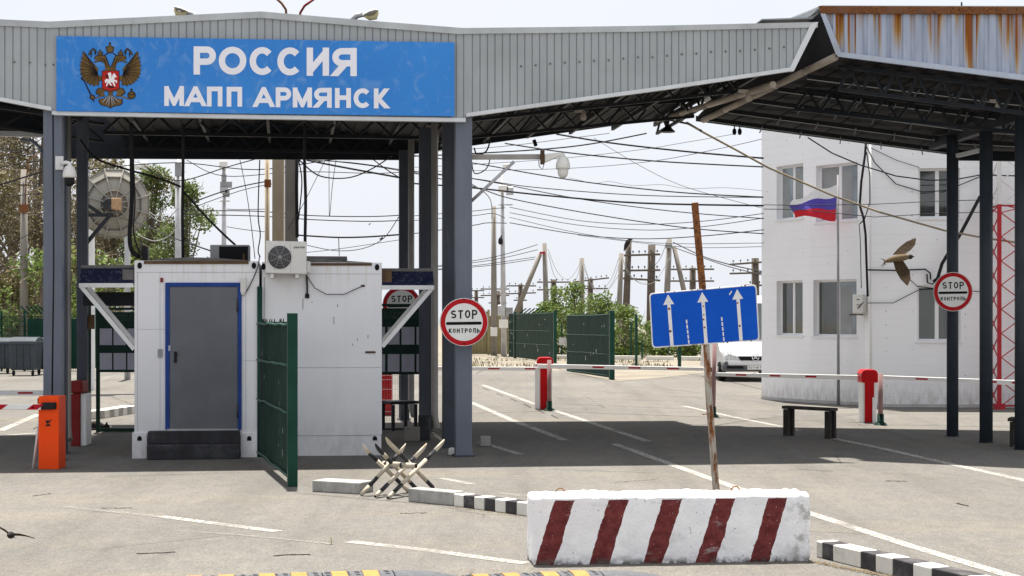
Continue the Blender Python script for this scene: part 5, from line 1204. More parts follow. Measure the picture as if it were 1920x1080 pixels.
# ------------------------------------------------------------------ flag
fp = G(1557, 756); fy = 35.85; fl = thing('flagpole', 'thin grey pole with a wind-blown white, blue and red flag', 'flag', V((fp.x, fy, 0)))
tp = W(1571, 328, fy); mb = MB(); mb.tube([V((fp.x, fy, 0)), lerp(V((fp.x, fy, 0)), tp, .45), tp], [.036, .03, .022], 10); mb.build('pole', M['grey'], fl)
fx0 = lambda v: 1570 - v * 3.0
mb = MB(); NX, NY = 22, 12
def fpt(u, v):
    top = 346 + 16 * u + 13 * math.sin(u * 1.7) * u + 2.5 * math.sin(u * 9); bot = 413 - 8 * u + 3.0 * math.sin(u * 7 + .6) ; x = 1569.5 - v * 3 - u * (82 + 6 * math.sin(v * 5))
    return W(x, top + (bot - top) * v + 2 * math.sin(u * 11 + v * 2) * u, fy - .02 - .13 * math.sin(u * 8.5 + v * 2.2) * (u ** .6))
vs = [fpt(i / NX, j / NY) for i in range(NX + 1) for j in range(NY + 1)]
for i in range(NX):
    for j in range(NY):
        a = i * (NY + 1) + j; mb.f.append([a, a + NY + 1, a + NY + 2, a + 1]); mb.m.append(0 if j < 4 else 1 if j < 8 else 2); mb.s.append(True)
mb.v = vs; mb.build('flag', [M['flagw'], M['flagb'], M['flagr']], fl)
# ------------------------------------------------------------------ red lattice mast
mA = G(1871, 767); my = mA.y - .1; mt = thing('lattice_mast', 'red and white steel lattice mast against the white building', 'mast', V((mA.x, my, 0)))
mw_ = .78; zsw = W(0, 383, my).z; ztop = 8.2; legs_ = [(mA.x, my), (mA.x + mw_, my), (mA.x, my + mw_), (mA.x + mw_, my + mw_)]
for x, y in legs_:
    mb = MB(); mb.box(V((x, y, zsw / 2)), (.075, .075, zsw)); mb.build('leg', M['mastred'], mt)
    mb = MB(); mb.box(V((x, y, (zsw + ztop) / 2)), (.075, .075, ztop - zsw)); mb.build('leg', M['mastwhite'], mt)
st_ = zsw / 8.5
for fi, (a, b) in enumerate(((0, 1), (2, 3), (0, 2), (1, 3))):
    for sec, (z0, z1, m_) in enumerate(((.08, zsw, 'mastred'), (zsw, ztop, 'mastwhite'))):
        mb = MB(); z = z0
        A_, B_ = V((*legs_[a], 0)), V((*legs_[b], 0)); d_ = (B_ - A_).normalized() * .04; n_ = V((0, -.02, 0)) if fi < 2 else V((-.02, 0, 0))
        while z < z1 - .1:
            ze = min(z + st_, z1); mb.beam(A_ + d_ + Z * z + n_, B_ - d_ + Z * ze + n_, .02, .02); mb.beam(B_ - d_ + Z * z - n_, A_ + d_ + Z * ze - n_, .02, .02); z = ze
        mb.beam(A_ + d_ + Z * z0, B_ - d_ + Z * z0, .035, .035); mb.beam(A_ + d_ + Z * (z1 - .03), B_ - d_ + Z * (z1 - .03), .035, .035)
        mb.build('lattice', M[m_], mt)
mb = MB(); mb.box(V((mA.x, my, .06)), (.2, .2, .12)); mb.build('foot', M['mastred'], mt)
# ------------------------------------------------------------------ van behind the building corner
VY = 50.0; vc = W(1416, 717, VY); vc.z = 0
vn = thing('van', 'white van with grey bumper parked behind the building corner', 'van', vc)
def vp_(x, y, z): return V((vc.x + x, vc.y + y, z * .8 if z < 1.1 else .88 + (z - 1.1) * 1.4))
prof = [(0, .48), (-.05, .75), (0, .98), (.12, 1.14), (.95, 1.36), (1.0, 1.40), (1.75, 2.25), (2.1, 2.42), (5.3, 2.45), (5.45, 2.3), (5.5, .45)]
mb = MB(); hw = 1.06; rows = []
for y, z in prof:
    tp_ = max(0, (z - 1.2)) * .12; fr_ = .09 if y < .1 else 0
    rows.append([vp_(-hw + tp_ + fr_, y + .10, z), vp_(-hw + tp_ + fr_ + .14, y, z), vp_(hw - tp_ - fr_ - .14, y, z), vp_(hw - tp_ - fr_, y + .10, z)])
for r0, r1 in zip(rows, rows[1:]): mb.add(r0 + r1, [(k, k + 1, 4 + k + 1, 4 + k) for k in range(3)], 0, True)
mb.face([r[0] for r in rows][::-1]); mb.face([r[3] for r in rows]); mb.build('body', M['vanwhite'], vn)
mb = MB(); mb.prism([vp_(-.78, .985, 1.42), vp_(.78, .985, 1.42), vp_(.68, 1.68, 2.22), vp_(-.68, 1.68, 2.22)], V((0, -.02, .03))); mb.build('windscreen', M['glass'], vn)
mb = MB(); mb.prism([vp_(-.99, -.02, .40), vp_(.99, -.02, .40), vp_(1.03, -.04, .60), vp_(.95, -.03, .80), vp_(-.95, -.03, .80), vp_(-1.03, -.04, .60)], V((0, .35, 0))); bmp = mb.build('bumper', M['bumper'], vn, .03, 2)
for s_ in (-1, 1):
    mb = MB(); mb.prism([vp_(s_ * .62 - .27, -.06, .52), vp_(s_ * .62 + .27, -.06, .52), vp_(s_ * .62 + .22, -.06, .62), vp_(s_ * .62 - .27, -.06, .62)], V((0, .03, 0))); mb.build('fog_slot', M['hole'], bmp)
    mb = MB(); q = [vp_(s_ * .92, -.02, .86), vp_(s_ * .47, -.05, .84), vp_(s_ * .56, -.03, 1.02), vp_(s_ * .84, .0, 1.10), vp_(s_ * .93, .03, 1.04)]; mb.prism(q, V((0, .15, 0))); mb.build('headlight', M['lens'], vn, .015)
    for y in (.95, 4.4):
        mb = MB(); mb.lathe([(0, -.12), (.22, -.12), (.295, -.10), (.305, 0), (.295, .10), (0, .11)], vp_(s_ * .93, y, .38), 20, V((1, 0, 0))); wh = mb.build('wheel', M['tyre'], vn)
        mb = MB(); mb.lathe([(0, -.135), (.17, -.125), (.18, -.11)], vp_(s_ * .93, y, .38), 14, V((1, 0, 0)) * s_ * -1); mb.build('rim', M['grey'], wh)
    mb = MB(); mb.box(vp_(s_ * 1.2, 1.0, 1.52), (.2, .09, .34)); mb.beam(vp_(s_ * .97, 1.05, 1.4), vp_(s_ * 1.18, 1.0, 1.42), .04, .05); mb.build('mirror', M['black'], vn, .03)
mb = MB(); mb.prism([vp_(-.46, -.062, .84), vp_(.46, -.062, .84), vp_(.54, -.045, 1.0), vp_(-.54, -.045, 1.0)], V((0, .1, 0))); gr = mb.build('grille', M['hole'], vn)
mb = MB(); c_ = vp_(0, -.085, .955); RR = .105
mb.tube([c_ + V((math.cos(t * math.pi / 12), 0, math.sin(t * math.pi / 12))) * RR for t in range(25)], .013, 6)
for t in (90, 210, 330): mb.prism([c_ + V((math.cos(R(t)), 0, math.sin(R(t)))) * RR, c_ + V((math.cos(R(t + 70)), 0, math.sin(R(t + 70)))) * .022, c_ + V((math.cos(R(t - 70)), 0, math.sin(R(t - 70)))) * .022], V((0, .012, 0)))
mb.build('emblem', M['chrome'], gr)
mb = MB(); mb.box(vp_(.02, -.06, .56), (.54, .02, .125)); pl = mb.build('number_plate', M['signwhite'], vn)
PV = lambda x, y, k=0: vp_(.02 + x, -.072 - .001 * k, .68 + y)
mb = MB(); word(mb, 'К074КТ', -.24, .16, .045, -.045, .013, lambda x, y, k=0: PV(x, -y, k) if False else vp_(.02 + x, -.0735 - .001 * k, .56 - y), .3); mb.build('lettering', M['hole'], pl)
# flip: word() expects y down, which the mapping above already gives
mb = MB(); mb.prism([vp_(-.97, .97, 1.42), vp_(-.97, 1.9, 1.42), vp_(-.90, 1.9, 2.1), vp_(-.92, 1.55, 2.1)], V((-.012, 0, 0))); mb.build('side_window', M['glass'], vn)
# ------------------------------------------------------------------ benches, tables, weights
def bench(p, q, wd_, hgt, label, name='bench', m='wooddark', legw=.11, cat='bench'):
    d_ = (q - p).normalized(); n_ = V((-d_.y, d_.x, 0)); L_ = (q - p).length; t = thing(name, label, cat, p)
    mb = MB(); mb.prism([p + Z * (hgt - .05) - d_ * .03, q + Z * (hgt - .05) + d_ * .03, q + Z * (hgt - .05) + n_ * wd_ + d_ * .03, p + Z * (hgt - .05) + n_ * wd_ - d_ * .03], Z * .05); mb.build('seat', M[m], t, .006)
    for a, b in ((0, 0), (1, 0), (0, 1), (1, 1)):
        c_ = p + d_ * (L_ * a) + n_ * (wd_ * b) + d_ * (.5 - a) * legw + n_ * (.5 - b) * .05; mb = MB(); mb.box(c_ + Z * ((hgt - .055) / 2), (legw, .05, hgt - .055), rotz(math.atan2(d_.y, d_.x))); mb.build('leg', M[m], t, .004)
    return t
bench(G(1468, 817), G(1556, 823), .17, .49, 'dark wooden bench standing on the road in the canopy shade')
bench(G(1893, 838), G(1960, 840), .4, .43, 'dark narrow table half hidden behind the rightmost round column', 'table', 'wooddark', .05, 'table')
bench(G(736, 808), G(783, 806), .4, .5, 'small grey table under the canopy beside the slate columns', 'table', 'steel', .05, 'table')
def weight(px0, px1, pyb, hgt, dep, label, m='concgrey', name='concrete_weight', cat='concrete weight'):
    p, q = G(px0, pyb), G(px1, pyb); mb = MB(); mb.prism([p, q, q + V((0, dep, 0)), p + V((0, dep, 0))], Z * hgt); tag(mb.build(name, M[m], None, .015, 2), label, cat)
weight(900, 920, 837, .15, .16, 'small pale concrete weight on the ground right of the front column')
weight(757, 786, 828, .22, .25, 'grey concrete weight under the canopy in front of the small table', 'concrete')
weight(784, 806, 826, .40, .2, 'taller dark block standing by the slate columns', 'step')
mb = MB(); p = G(847, 852); mb.lathe([(0, .1), (.04, .09), (.05, .04), (.05, 0)], (p.x, p.y, 0), 10); tag(mb.build('jar', M['camwhite']), 'little white jar on the ground at the foot of the front column', 'jar')
# reclining cat in the shade
cp = G(183, 806); ct = thing('cat', 'dark cat lying on the ground by the green board', 'cat', cp)
bm_ = MB(); b0_ = V((cp.x, cp.y, 0))
bm_.tube([b0_ + V(p) for p in ((-.24, .02, .03), (-.20, .01, .05), (-.15, 0, .07), (-.06, 0, .08), (.03, 0, .075), (.09, 0, .055), (.125, -.01, .055), (.16, -.015, .06), (.195, -.02, .045), (.21, -.02, .035))], [.012, .045, .062, .07, .066, .05, .04, .05, .036, .012], 12)
bm_.tube([b0_ + V(p) for p in ((.05, -.05, .02), (.12, -.07, .016), (.18, -.08, .014), (.205, -.08, .012))], [.022, .017, .015, .006], 8); bm_.tube([b0_ + V(p) for p in ((-.18, -.04, .03), (-.10, -.07, .02), (-.02, -.09, .016), (0, -.092, .012))], [.03, .022, .016, .006], 8)
for dy in (-.045, .012): bm_.tube([b0_ + V((.155, dy, .09)), b0_ + V((.165, dy - .004, .14))], [.020, .002], 6)
bm_.tube([b0_ + V(p) for p in ((-.23, .01, .03), (-.30, -.02, .02), (-.34, -.08, .016), (-.30, -.13, .015))], [.018, .016, .013, .006], 8)
bm_.build('body', M['fur'], ct)
mb = MB()
for dy in (-.03, .004): mb.lathe([(0, .006), (.005, .003), (.006, 0)], b0_ + V((.186, dy, .072)), 8, V((.6, -.2 if dy < 0 else .2, .3)))
mb.build('eye', M['lampyellow'], ct)
# ------------------------------------------------------------------ notice boards
def board(px0, px1, py0, py1, Y, sheets, label, text, posts, hdr):
    t = thing('notice_board', label, 'notice board', W((px0 + px1) / 2, 800, Y)); f = lambda x, y, k=0: W(x, y, Y - .002 * k)
    mb = MB(); mb.prism([f(px0, py0), f(px1, py0), f(px1, py1), f(px0, py1)], V((0, .04, 0))); mb.build('panel', M['boardgreen'], t)
    for x0, x1, y0, y1 in sheets:
        mb = MB(); mb.prism([f(x0, y0, 1.5), f(x1, y0, 1.5), f(x1, y1, 1.5), f(x0, y1, 1.5)], V((0, .002, 0))); sh_ = mb.build('notice_sheet', M['paper'], t)
    mb = MB()
    for s_, x0, x1, yb, yt in text: word(mb, s_, x0, x1, yb, yt, max(.9, (yb - yt) * .14), lambda x, y, k=0: f(x, y, 1.5 + .2 * k), .3)
    mb.build('lettering', M['boardtext'], t)
    for x in posts:
        p = W(x, py1, Y + .03); mb = MB(); mb.box(V((p.x, p.y + .03, (H - (py0 - HY - 8) * Y / F) / 2)), (.06, .05, H - (py0 - HY - 8) * Y / F)); mb.build('post', M['boardgreen'], t)
    mb = MB(); mb.beam(W(posts[0], py0 - 6, Y + .05), W(posts[1], py0 - 6, Y + .05), .04, .04); mb.build('top_rail', M['boardgreen'], t)
    mb = MB(); mb.beam(W(posts[0], 806, Y + .05), W(posts[1], 806, Y + .05), .05, .06); mb.build('bottom_rail', M['boardgreen'], t)
    return t
board(184, 258, 585, 698, 27.0, [(187, 210, 616, 647), (213, 236, 616, 647), (239, 258, 616, 647), (187, 210, 662, 693), (213, 236, 662, 693), (239, 258, 662, 693)],
      'dark green notice board left of the blue-framed cabin with rows of grey sheets', [('МАЦИЯ О ТА', 212, 262, 594, 588), ('CUSTOMS', 222, 262, 602, 596)], (183, 262), 0)
board(708, 808, 578, 702, 27.6, [(715, 722, 613, 646), (727, 749, 613, 646), (753, 777, 613, 646), (781, 804, 613, 646), (715, 722, 664, 697), (727, 749, 664, 697), (753, 777, 664, 697), (781, 804, 664, 697)],
      'dark green notice board right of the plain cabin with rows of grey sheets', [('О ТАМОЖЕННЫХ', 720, 800, 590, 584), ('CUSTOMS REGULATIONS', 715, 800, 597.5, 592)], (708, 808), 0)
mb = MB(); p = W(166, 700, 26.6); mb.box(V((p.x, p.y, 1.3)), (.07, .07, 2.6)); tag(mb.build('frame_post', M['boardgreen']), 'thin dark green post beside the left notice board', 'post')
mb = MB(); mb.prism([W(x, y, 24.4) for x, y in ((145, 590), (176, 590), (176, 617), (145, 617))], V((0, .06, 0))); tag(mb.build('plaque', M['roofbrown'], None, .005), 'small dark brown plaque on the shaded left columns', 'plaque')
# mesh panel behind the cabins
mf = thing('mesh_fence', 'low pale wire mesh panel seen under the right notice board', 'fence', G(735, 795)); mb = MB(); Yf = 30.3
for i in range(12): mb.tube([W(718 + i * 3.0, 702, Yf), W(718 + i * 3.0, 797, Yf)], .003, 4, 0, False)
for y in (704, 712, 730, 750, 772, 785, 795): mb.tube([W(716, y, Yf), W(752, y, Yf)], .003, 4, 0, False)
mb.build('wire_panel', M['grey'], mf)
# ------------------------------------------------------------------ far green gates, tan sheet, fence posts
FG = 'dark green screened gates standing open by the far verge'
gate('dark green screened gate nearest the red-capped barrier on the far verge', G(1063, 699), G(1146, 712), 2.14, post_w=.16, folds=(.03, .36, .66, .985), grp=FG)
gate('dark green screened gate farther back beside the tan metal sheet', G(966, 672), G(1040, 681), 2.32, post_w=.14, folds=(.33, .62, .985), grp=FG, post_a=True)
gate('narrow end of a dark green screened gate next to the far metal poles', G(954, 671), G(965, 672), 2.3, post_w=.08, folds=(.33, .62), grp=FG)
mb = MB()
for k in range(5): mb.beam(W(980 + k * 8 - 6, 588, 78), W(980 + k * 8 + 7, 578, 78), .06, .06)
tag(mb.build('spike_row', M['greenpost']), 'row of slanting dark green anti-climb spikes above the farther green gate', 'spikes')
tsh = thing('sheet_fence', 'olive tan corrugated sheet fence left of the far green gates', 'fence', G(915, 664)); Yt = 92.0
mb = MB(); n_ = 26
for i in range(n_):
    x0, x1 = 870 + 84 * i / n_, 870 + 84 * (i + 1) / n_; o_ = .04 * (i % 2); mb.prism([W(x0, 664, Yt + o_), W(x1, 664, Yt + o_), W(x1, 584 + (x1 > 918) * 8, Yt + o_), W(x0, 584 + (x1 > 918) * 8, Yt + o_)], V((0, .03, 0)))
mb.build('sheet', M['tan'], tsh)
for x in (916, 946): mb = MB(); p = W(x, 664, Yt - .08); mb.box(V((p.x, p.y, 1.3)), (.14, .1, 2.6)); mb.build('post', M['tan'], tsh)
for px, y0, y1, Y, w_, lab in ((1193, 590, 684, 66, .1, 'tall thin dark green fence post right of the near far gate'), (1183, 603, 672, 82, .08, 'slim dark green fence post beside the leaning bush'), (1204, 638, 673, 80, .07, 'short dark green fence post left of the lane sign'), (1274, 640, 686, 64, .13, 'stout dark green post under the blue lane sign'), (1254, 650, 673, 80, .06, 'thin low fence post behind the lane sign'), (1053, 605, 668, 84, .07, 'thin dark post in the gap between the two far gates')):
    p = W(px, y1, Y); mb = MB(); mb.box(V((p.x, Y, W(px, y0, Y).z / 2)), (w_, w_, W(px, y0, Y).z)); tag(mb.build('fence_post', M['greenpost']), lab, 'fence post', 'green fence posts along the far verge')
p = W(1055, 640, 83); mb = MB(); mb.box(p, (.38, .03, .4)); tag(mb.build('notice_plate', M['lightgrey']), 'small pale square plate in the gap between the two far gates', 'sign')
# ------------------------------------------------------------------ left yard: dumpsters, fence
def dumpster(px0, px1, pyb, ytop, m, label):
    p, q = G(px0, pyb), G(px1, pyb); Y = p.y; w_ = q.x - p.x; zt = H - (ytop - HY) * Y / F; cx = (p.x + q.x) / 2
    t = thing('dumpster', label, 'dumpster', V((cx, Y, 0)), 'dumpsters by the green fence'); b = .2
    mb = MB(); lo = [V((cx - w_ * .44, Y + .06, b)), V((cx + w_ * .44, Y + .06, b)), V((cx + w_ * .44, Y + .9, b)), V((cx - w_ * .44, Y + .9, b))]; hi = [V((cx - w_ * .5, Y, zt - .16)), V((cx + w_ * .5, Y, zt - .16)), V((cx + w_ * .5, Y + 1, zt - .16)), V((cx - w_ * .5, Y + 1, zt - .16))]
    mb.add(lo + hi, [(3, 2, 1, 0), (4, 5, 6, 7), (0, 1, 5, 4), (1, 2, 6, 5), (2, 3, 7, 6), (3, 0, 4, 7)]); mb.build('body', m, t, .03, 2)
    mb = MB(); mb.box(V((cx, Y - .01, zt - .2)), (w_ * 1.04, .08, .1)); mb.build('rim', m, t, .01)
    mb = MB(); mb.prism([V((cx - w_ * .52, Y - .03, zt - .14)), V((cx - w_ * .52, Y + .25, zt - .02)), V((cx - w_ * .52, Y + .6, zt)), V((cx - w_ * .52, Y + 1.03, zt - .1)), V((cx - w_ * .52, Y + 1.03, zt - .15))], V((w_ * 1.04, 0, 0))); mb.build('lid', m, t, .01)
    for s_ in (-.36, .36):
        mb = MB(); mb.lathe([(0, -.03), (.09, -.03), (.1, 0), (.09, .03), (0, .03)], V((cx + w_ * s_, Y + .15, .1)), 14, V((1, 0, 0))); mb.build('wheel', M['tyre'], t)
    for f_ in (-.25, 0, .25):
        mb = MB(); mb.beam(V((cx + w_ * f_, Y + .03, b + .05)), V((cx + w_ * f_, Y - .012, zt - .25)), .05, .03); mb.build('rib', m, t)
dumpster(-32, 19, 701, 633, M['bin'], 'dark dumpster cut off by the left edge')
dumpster(16, 66, 705, 632, M['bin'], 'middle blue-grey dumpster with wheels by the green fence')
dumpster(63, 118, 703, 633, M['bingreen'], 'dark green dumpster half hidden behind the left column')
mfn = thing('mesh_fence', 'green wire mesh fence with slanting spikes behind the dumpsters', 'fence', W(20, 690, 61)); Yf = 61.0
mb = MB(); xa, xb = W(-60, 0, Yf).x, W(172, 0, Yf).x; n_ = 75
for i in range(n_ + 1): mb.box(V((xa + (xb - xa) * i / n_, Yf, 1.05)), (.016, .012, 2.1))
for j in range(12): mb.box(V(((xa + xb) / 2, Yf - .01, .1 + j * .18)), (xb - xa, .012, .02))
mb.build('wire_panel', M['greenpost'], mfn)
mb = MB(); mb.face([V((W(48, 0, Yf).x, Yf + .3, .1)), V((xb, Yf + .3, .1)), V((xb, Yf + .3, 2.0)), V((W(48, 0, Yf).x, Yf + .3, 2.0))]); mb.build('screen', M['greenpost'], mfn)
for x in (-40, 3, 46, 88, 130): p = W(x, 0, Yf + .06); mb = MB(); mb.box(V((p.x, p.y, 1.15)), (.07, .07, 2.3)); mb.build('post', M['greenpost'], mfn)
for x in (42, 52, 60, 68, 76, 84): mb = MB(); mb.beam(W(x + 10, 588, Yf), W(x - 3, 574, Yf - .4), .04, .05); mb.build('spike', M['greenpost'], mfn)
sf = thing('screen_fence', 'green screened fence seen between the left columns and the notice board', 'fence', W(175, 690, 52)); mb = MB(); mb.prism([W(166, 690, 52), W(186, 690, 52), W(186, 573, 52), W(166, 573, 52)], V((0, .04, 0))); mb.build('screen', M['greenlight'], sf)
mb = MB(); mb.beam(W(166, 632, 51.95), W(186, 632, 51.95), .05, .05); mb.build('rail', M['greenpost'], sf)
# ------------------------------------------------------------------ poles
def pole(px, ytop, Y, r0, r1, label, m='concrete', name='utility_pole', px_b=None, arms=(), cat='utility pole', grp=None, sq=False, extra=None):
    b = W(px_b if px_b is not None else px, 650, Y); t = W(px, ytop, Y); th = thing(name, label, cat, V((b.x, b.y, 0)), grp); base = V((b.x, b.y, -.02))
    mb = MB()
    if sq: mb.tube([base, t], [r0 * 1.3, r1 * 1.3], 4, 0, True, False)
    else: mb.tube([base, lerp(base, t, .5), t], [r0, (r0 + r1) / 2, r1], 10)
    mb.build('shaft', M[m], th)
    for (y, x0, x1, tilt, n_) in arms:
        ax = MB(); p, q = W(x0, y + tilt, Y - r1 - .05), W(x1, y - tilt, Y - r1 - .05); ax.beam(p, q, .12, .13); o = ax.build('crossarm', M['wood'], th)
        for i in range(n_):
            u = (i + .5) / n_; c_ = lerp(p, q, u); im = MB(); im.tube([c_ + Z * .04, c_ + Z * .2], .014, 5); im.lathe([(.0, .32), (.05, .3), (.06, .24), (.045, .17), (.0, .17)], c_, 8); im.build('insulator', M['insul'], o)
    if extra: extra(th, Y)
    return th
WG = 'old wooden line poles with crossarms on the horizon'
pole(45, 318, 66, .19, .13, 'pale concrete pole with a rusty bracket among the brown trees', extra=lambda t, Y: ([(lambda mb: (mb.box(W(45, 391, Y - .2), (.34, .1, .34)), mb.build('rusty_box', M['rustpole'], t)))(MB()), (lambda mb: (mb.tube([W(48, 400, Y - .16), W(49, 340, Y - .16), W(52, 302, Y - .16), W(72, 288, Y - .16)], .025, 6), mb.build('rusty_arm', M['rustpole'], t)))(MB()), (lambda mb: (mb.box(W(45, 347, Y - .17), (.42, .08, .06)), mb.build('bracket', M['roofbrown'], t)))(MB())]))
pole(169, 430, 44, .12, .11, 'pale square stub pole carrying the big dish', 'whitesteel', sq=True)
pole(239, 296, 52, .10, .09, 'slim pale pole behind the dish with a round white lamp', 'lightgrey', extra=lambda t, Y: (lambda mb: (mb.lathe([(0, -.13), (.09, -.1), (.125, 0), (.09, .1), (0, .13)], W(270, 309, Y), 14), mb.lathe([(0, -.1), (.07, -.07), (.09, 0), (.07, .07), (0, .1)], W(257, 313, Y), 12), mb.beam(W(242, 300, Y), W(270, 308, Y), .03, .03), mb.build('lamp', M['camwhite'], t)))(MB()))
pole(334, 290, 60, .13, .11, 'pale thin pole in front of the green tree left of the dark conduit', 'lightgrey', extra=lambda t, Y: (lambda mb: (mb.box(W(334, 318, Y - .14), (.22, .12, .5)), mb.box(W(333, 345, Y - .14), (.16, .1, .3)), mb.build('clamp_box', M['grey'], t)))(MB()))
def cctv_heads(rows):
    def f(t, Y):
        for (x, y, w_, h_, m) in rows:
            mb = MB(); mb.box(W(x, y, Y - .15), (w_, .16, h_)); mb.build('device', M[m], t, .02)
    return f
pole(420, 306, 70, .13, .09, 'tall thin lighting pole with grey devices in front of the sky above the equipment box', 'lightgrey', extra=cctv_heads([(419, 309, .34, .34, 'camwhite'), (424, 346, .5, .28, 'grey'), (420, 356, .34, .3, 'lightgrey'), (426, 363, .2, .3, 'grey'), (420, 377, .55, .04, 'lightgrey'), (420, 333, .2, .3, 'grey')]))
PG = 'beige concrete posts rising behind the cabins'
pole(501, 280, 33.5, .055, .05, 'slimmest beige post with a rusty clamp box behind the air conditioner', 'concbeige', grp=PG, extra=lambda t, Y: (lambda mb: (mb.box(W(502, 344, Y - .06), (.13, .08, .16)), mb.build('clamp', M['rustpole'], t), [None for _ in ()]))(MB()))
pole(522, 280, 33.0, .125, .12, 'thick square beige post left of its grey twin', 'concbeige', grp=PG, sq=True)
pole(546, 280, 32.5, .125, .12, 'thick square grey-beige post right of its twin', 'concrete', grp=PG, sq=True)
mb = MB(); mb.tube([W(557, 285, 32.4), W(556, 350, 32.4), W(557, 445, 32.4)], .035, 8); tag(mb.build('conduit', M['cable']), 'dark corrugated conduit strapped along the grey-beige post', 'conduit')
def meter(t, Y):
    for x, y, w_, h_, m in ((926, 622, .55, .5, 'concrete'),): mb = MB(); mb.box(W(x, y, Y - .25), (w_ * .7, .12, h_)); mb.build('meter_box', M['camwhite'], t, .02)
pole(926, 387, 90, .19, .13, 'concrete pole with a white meter box left of the lamp mast', extra=meter)
pole(941, 322, 88, .17, .09, 'metal lamp mast with floodlights and dome camera right of the front column', 'lightgrey', px_b=945, extra=lambda t, Y: ([(lambda mb: (mb.box(W(x, y, Y - .2), (w_, .2, h_)), mb.build(nm, M[m], t, .03)))(MB()) for x, y, w_, h_, m, nm in
    ((950, 313, .42, .36, 'camwhite', 'lamp_head'), (944, 354, .55, .4, 'camwhite', 'floodlight'), (956, 358, .4, .45, 'lightgrey', 'floodlight'), (948, 384, .8, .05, 'grey', 'bracket'), (940, 582, .42, .6, 'lightgrey', 'junction_box'), (955, 585, .38, .55, 'grey', 'junction_box'), (944, 607, .5, .48, 'camwhite', 'junction_box'))] +
    [(lambda mb: (mb.lathe([(0, -.2), (.1, -.17), (.14, -.06), (.12, .1), (.06, .2)], W(938.5, 452, Y - .2), 12), mb.beam(W(938.5, 444, Y - .2), W(944, 440, Y), .05, .05), mb.build('dome_camera', M['black'], t)))(MB())]))
ab = lambda x0, y0, x1, y1, r_: (lambda t, Y: (lambda mb: (mb.tube([W(x1, y1, Y), W(x0, y0, Y)], [r_ * 1.2, r_], 8), mb.build('brace', M['concrete'], t)))(MB()))
pole(1021, 456, 102, .21, .14, 'concrete pole with a leaning brace and a reddish cap fitting', px_b=1026, extra=lambda t, Y: (ab(1013, 476, 966, 590, .14)(t, Y), (lambda mb: (mb.box(W(1017, 474, Y - .2), (.35, .12, .14)), mb.build('fitting', M['mastred'], t)))(MB())))
pole(1091, 484, 104, .22, .15, 'slim concrete pole rising above the bush between the gates', px_b=1091)
pole(1165, 475, 100, .2, .15, 'concrete pole just left of the bent wooden pole', px_b=1158)
pole(1255, 448, 100, .24, .17, 'concrete pole with a right-leaning brace beside the lane sign', px_b=1246, extra=lambda t, Y: (ab(1264, 462, 1290, 580, .14)(t, Y), (lambda mb: (mb.box(W(1254, 462, Y - .2), (.4, .3, .25)), mb.build('fitting', M['grey'], t)))(MB())))
pole(1179, 450, 108, .28, .2, 'bent dark wooden pole with a crow on top', 'wood', px_b=1171, arms=[(478, 1170, 1238, 1, 6), (507, 1168, 1238, .5, 6), (524, 1168, 1238, -2, 5)], grp=WG)
pole(1222, 459, 108, .3, .26, 'straight dark wooden pole sharing arms with the bent one', 'wood', px_b=1219, grp=WG)
pole(1299, 502, 130, .3, .26, 'dark wooden pole with two level arms left of the rusty sign pole', 'wood', px_b=1298, arms=[(505, 1257, 1339, .2, 7), (527, 1257, 1339, 0, 7)], grp=WG)
pole(1416, 484, 118, .32, .28, 'dark wooden pole with three arms touching the white building', 'wood', px_b=1417, arms=[(493, 1368, 1450, 3, 6), (512, 1368, 1450, 1, 6), (535, 1398, 1450, 0, 3)], grp=WG)
pole(1038, 524, 150, .3, .26, 'distant wooden pole with two arms above the bush', 'wood', arms=[(529, 1007, 1070, 0, 6), (543, 1007, 1070, .5, 6)], grp=WG)
pole(1107, 522, 150, .3, .26, 'distant wooden pole with a tilted top arm right of the bush crown', 'wood', arms=[(525, 1074, 1142, 4, 7), (541, 1074, 1140, 0, 6)], grp=WG)
pole(976, 533, 160, .28, .24, 'small distant wooden pole with three arms left of the leaning brace', 'wood', arms=[(536, 950, 1005, 0, 5), (550, 950, 1005, 1, 5), (563, 963, 988, 0, 2)], grp=WG)
pole(934, 545, 175, .26, .22, 'smallest distant wooden pole with arms behind the meter-box pole', 'wood', arms=[(542, 901, 955, 0, 5), (554, 901, 955, 0, 5), (568, 916, 950, 0, 3)], grp=WG)
pole(893, 545, 185, .26, .22, 'far wooden pole with arms right next to the front blue-grey column', 'wood', arms=[(545, 872, 908, 0, 4), (558, 872, 908, 0, 4)], grp=WG)
# ------------------------------------------------------------------ satellite dish
DY = 42.0; dc = W(214, 383, DY); dt_ = thing('satellite_dish', 'large pale satellite dish seen from behind its ribbed back', 'satellite dish', V((dc.x, dc.y, 0)))
axd = V((-.25, 1, .12)).normalized(); RD = 66 / F * DY; prof = [(RD * a, .42 * a * a * RD) for a in (.02, .2, .4, .6, .8, 1.0)]
mb = MB(); mb.lathe(prof, dc, 12, axd, 0, False); mb.lathe([(RD, .42 * RD), (RD * 1.02, .40 * RD), (RD, .39 * RD)], dc, 12, axd, 0, False); mb.build('reflector', M['dish'], dt_)
ea = axd.orthogonal().normalized(); eb = axd.cross(ea)
for k in range(12):
    t_ = 2 * math.pi * k / 12; e_ = ea * math.cos(t_) + eb * math.sin(t_); mb = MB()
    pts = [dc + e_ * r + axd * (h - .03) for r, h in prof]
    for p, q in zip(pts, pts[1:]): mb.beam(p, q, .025, .13, axd)
    mb.build('rib', M['dish'], dt_)
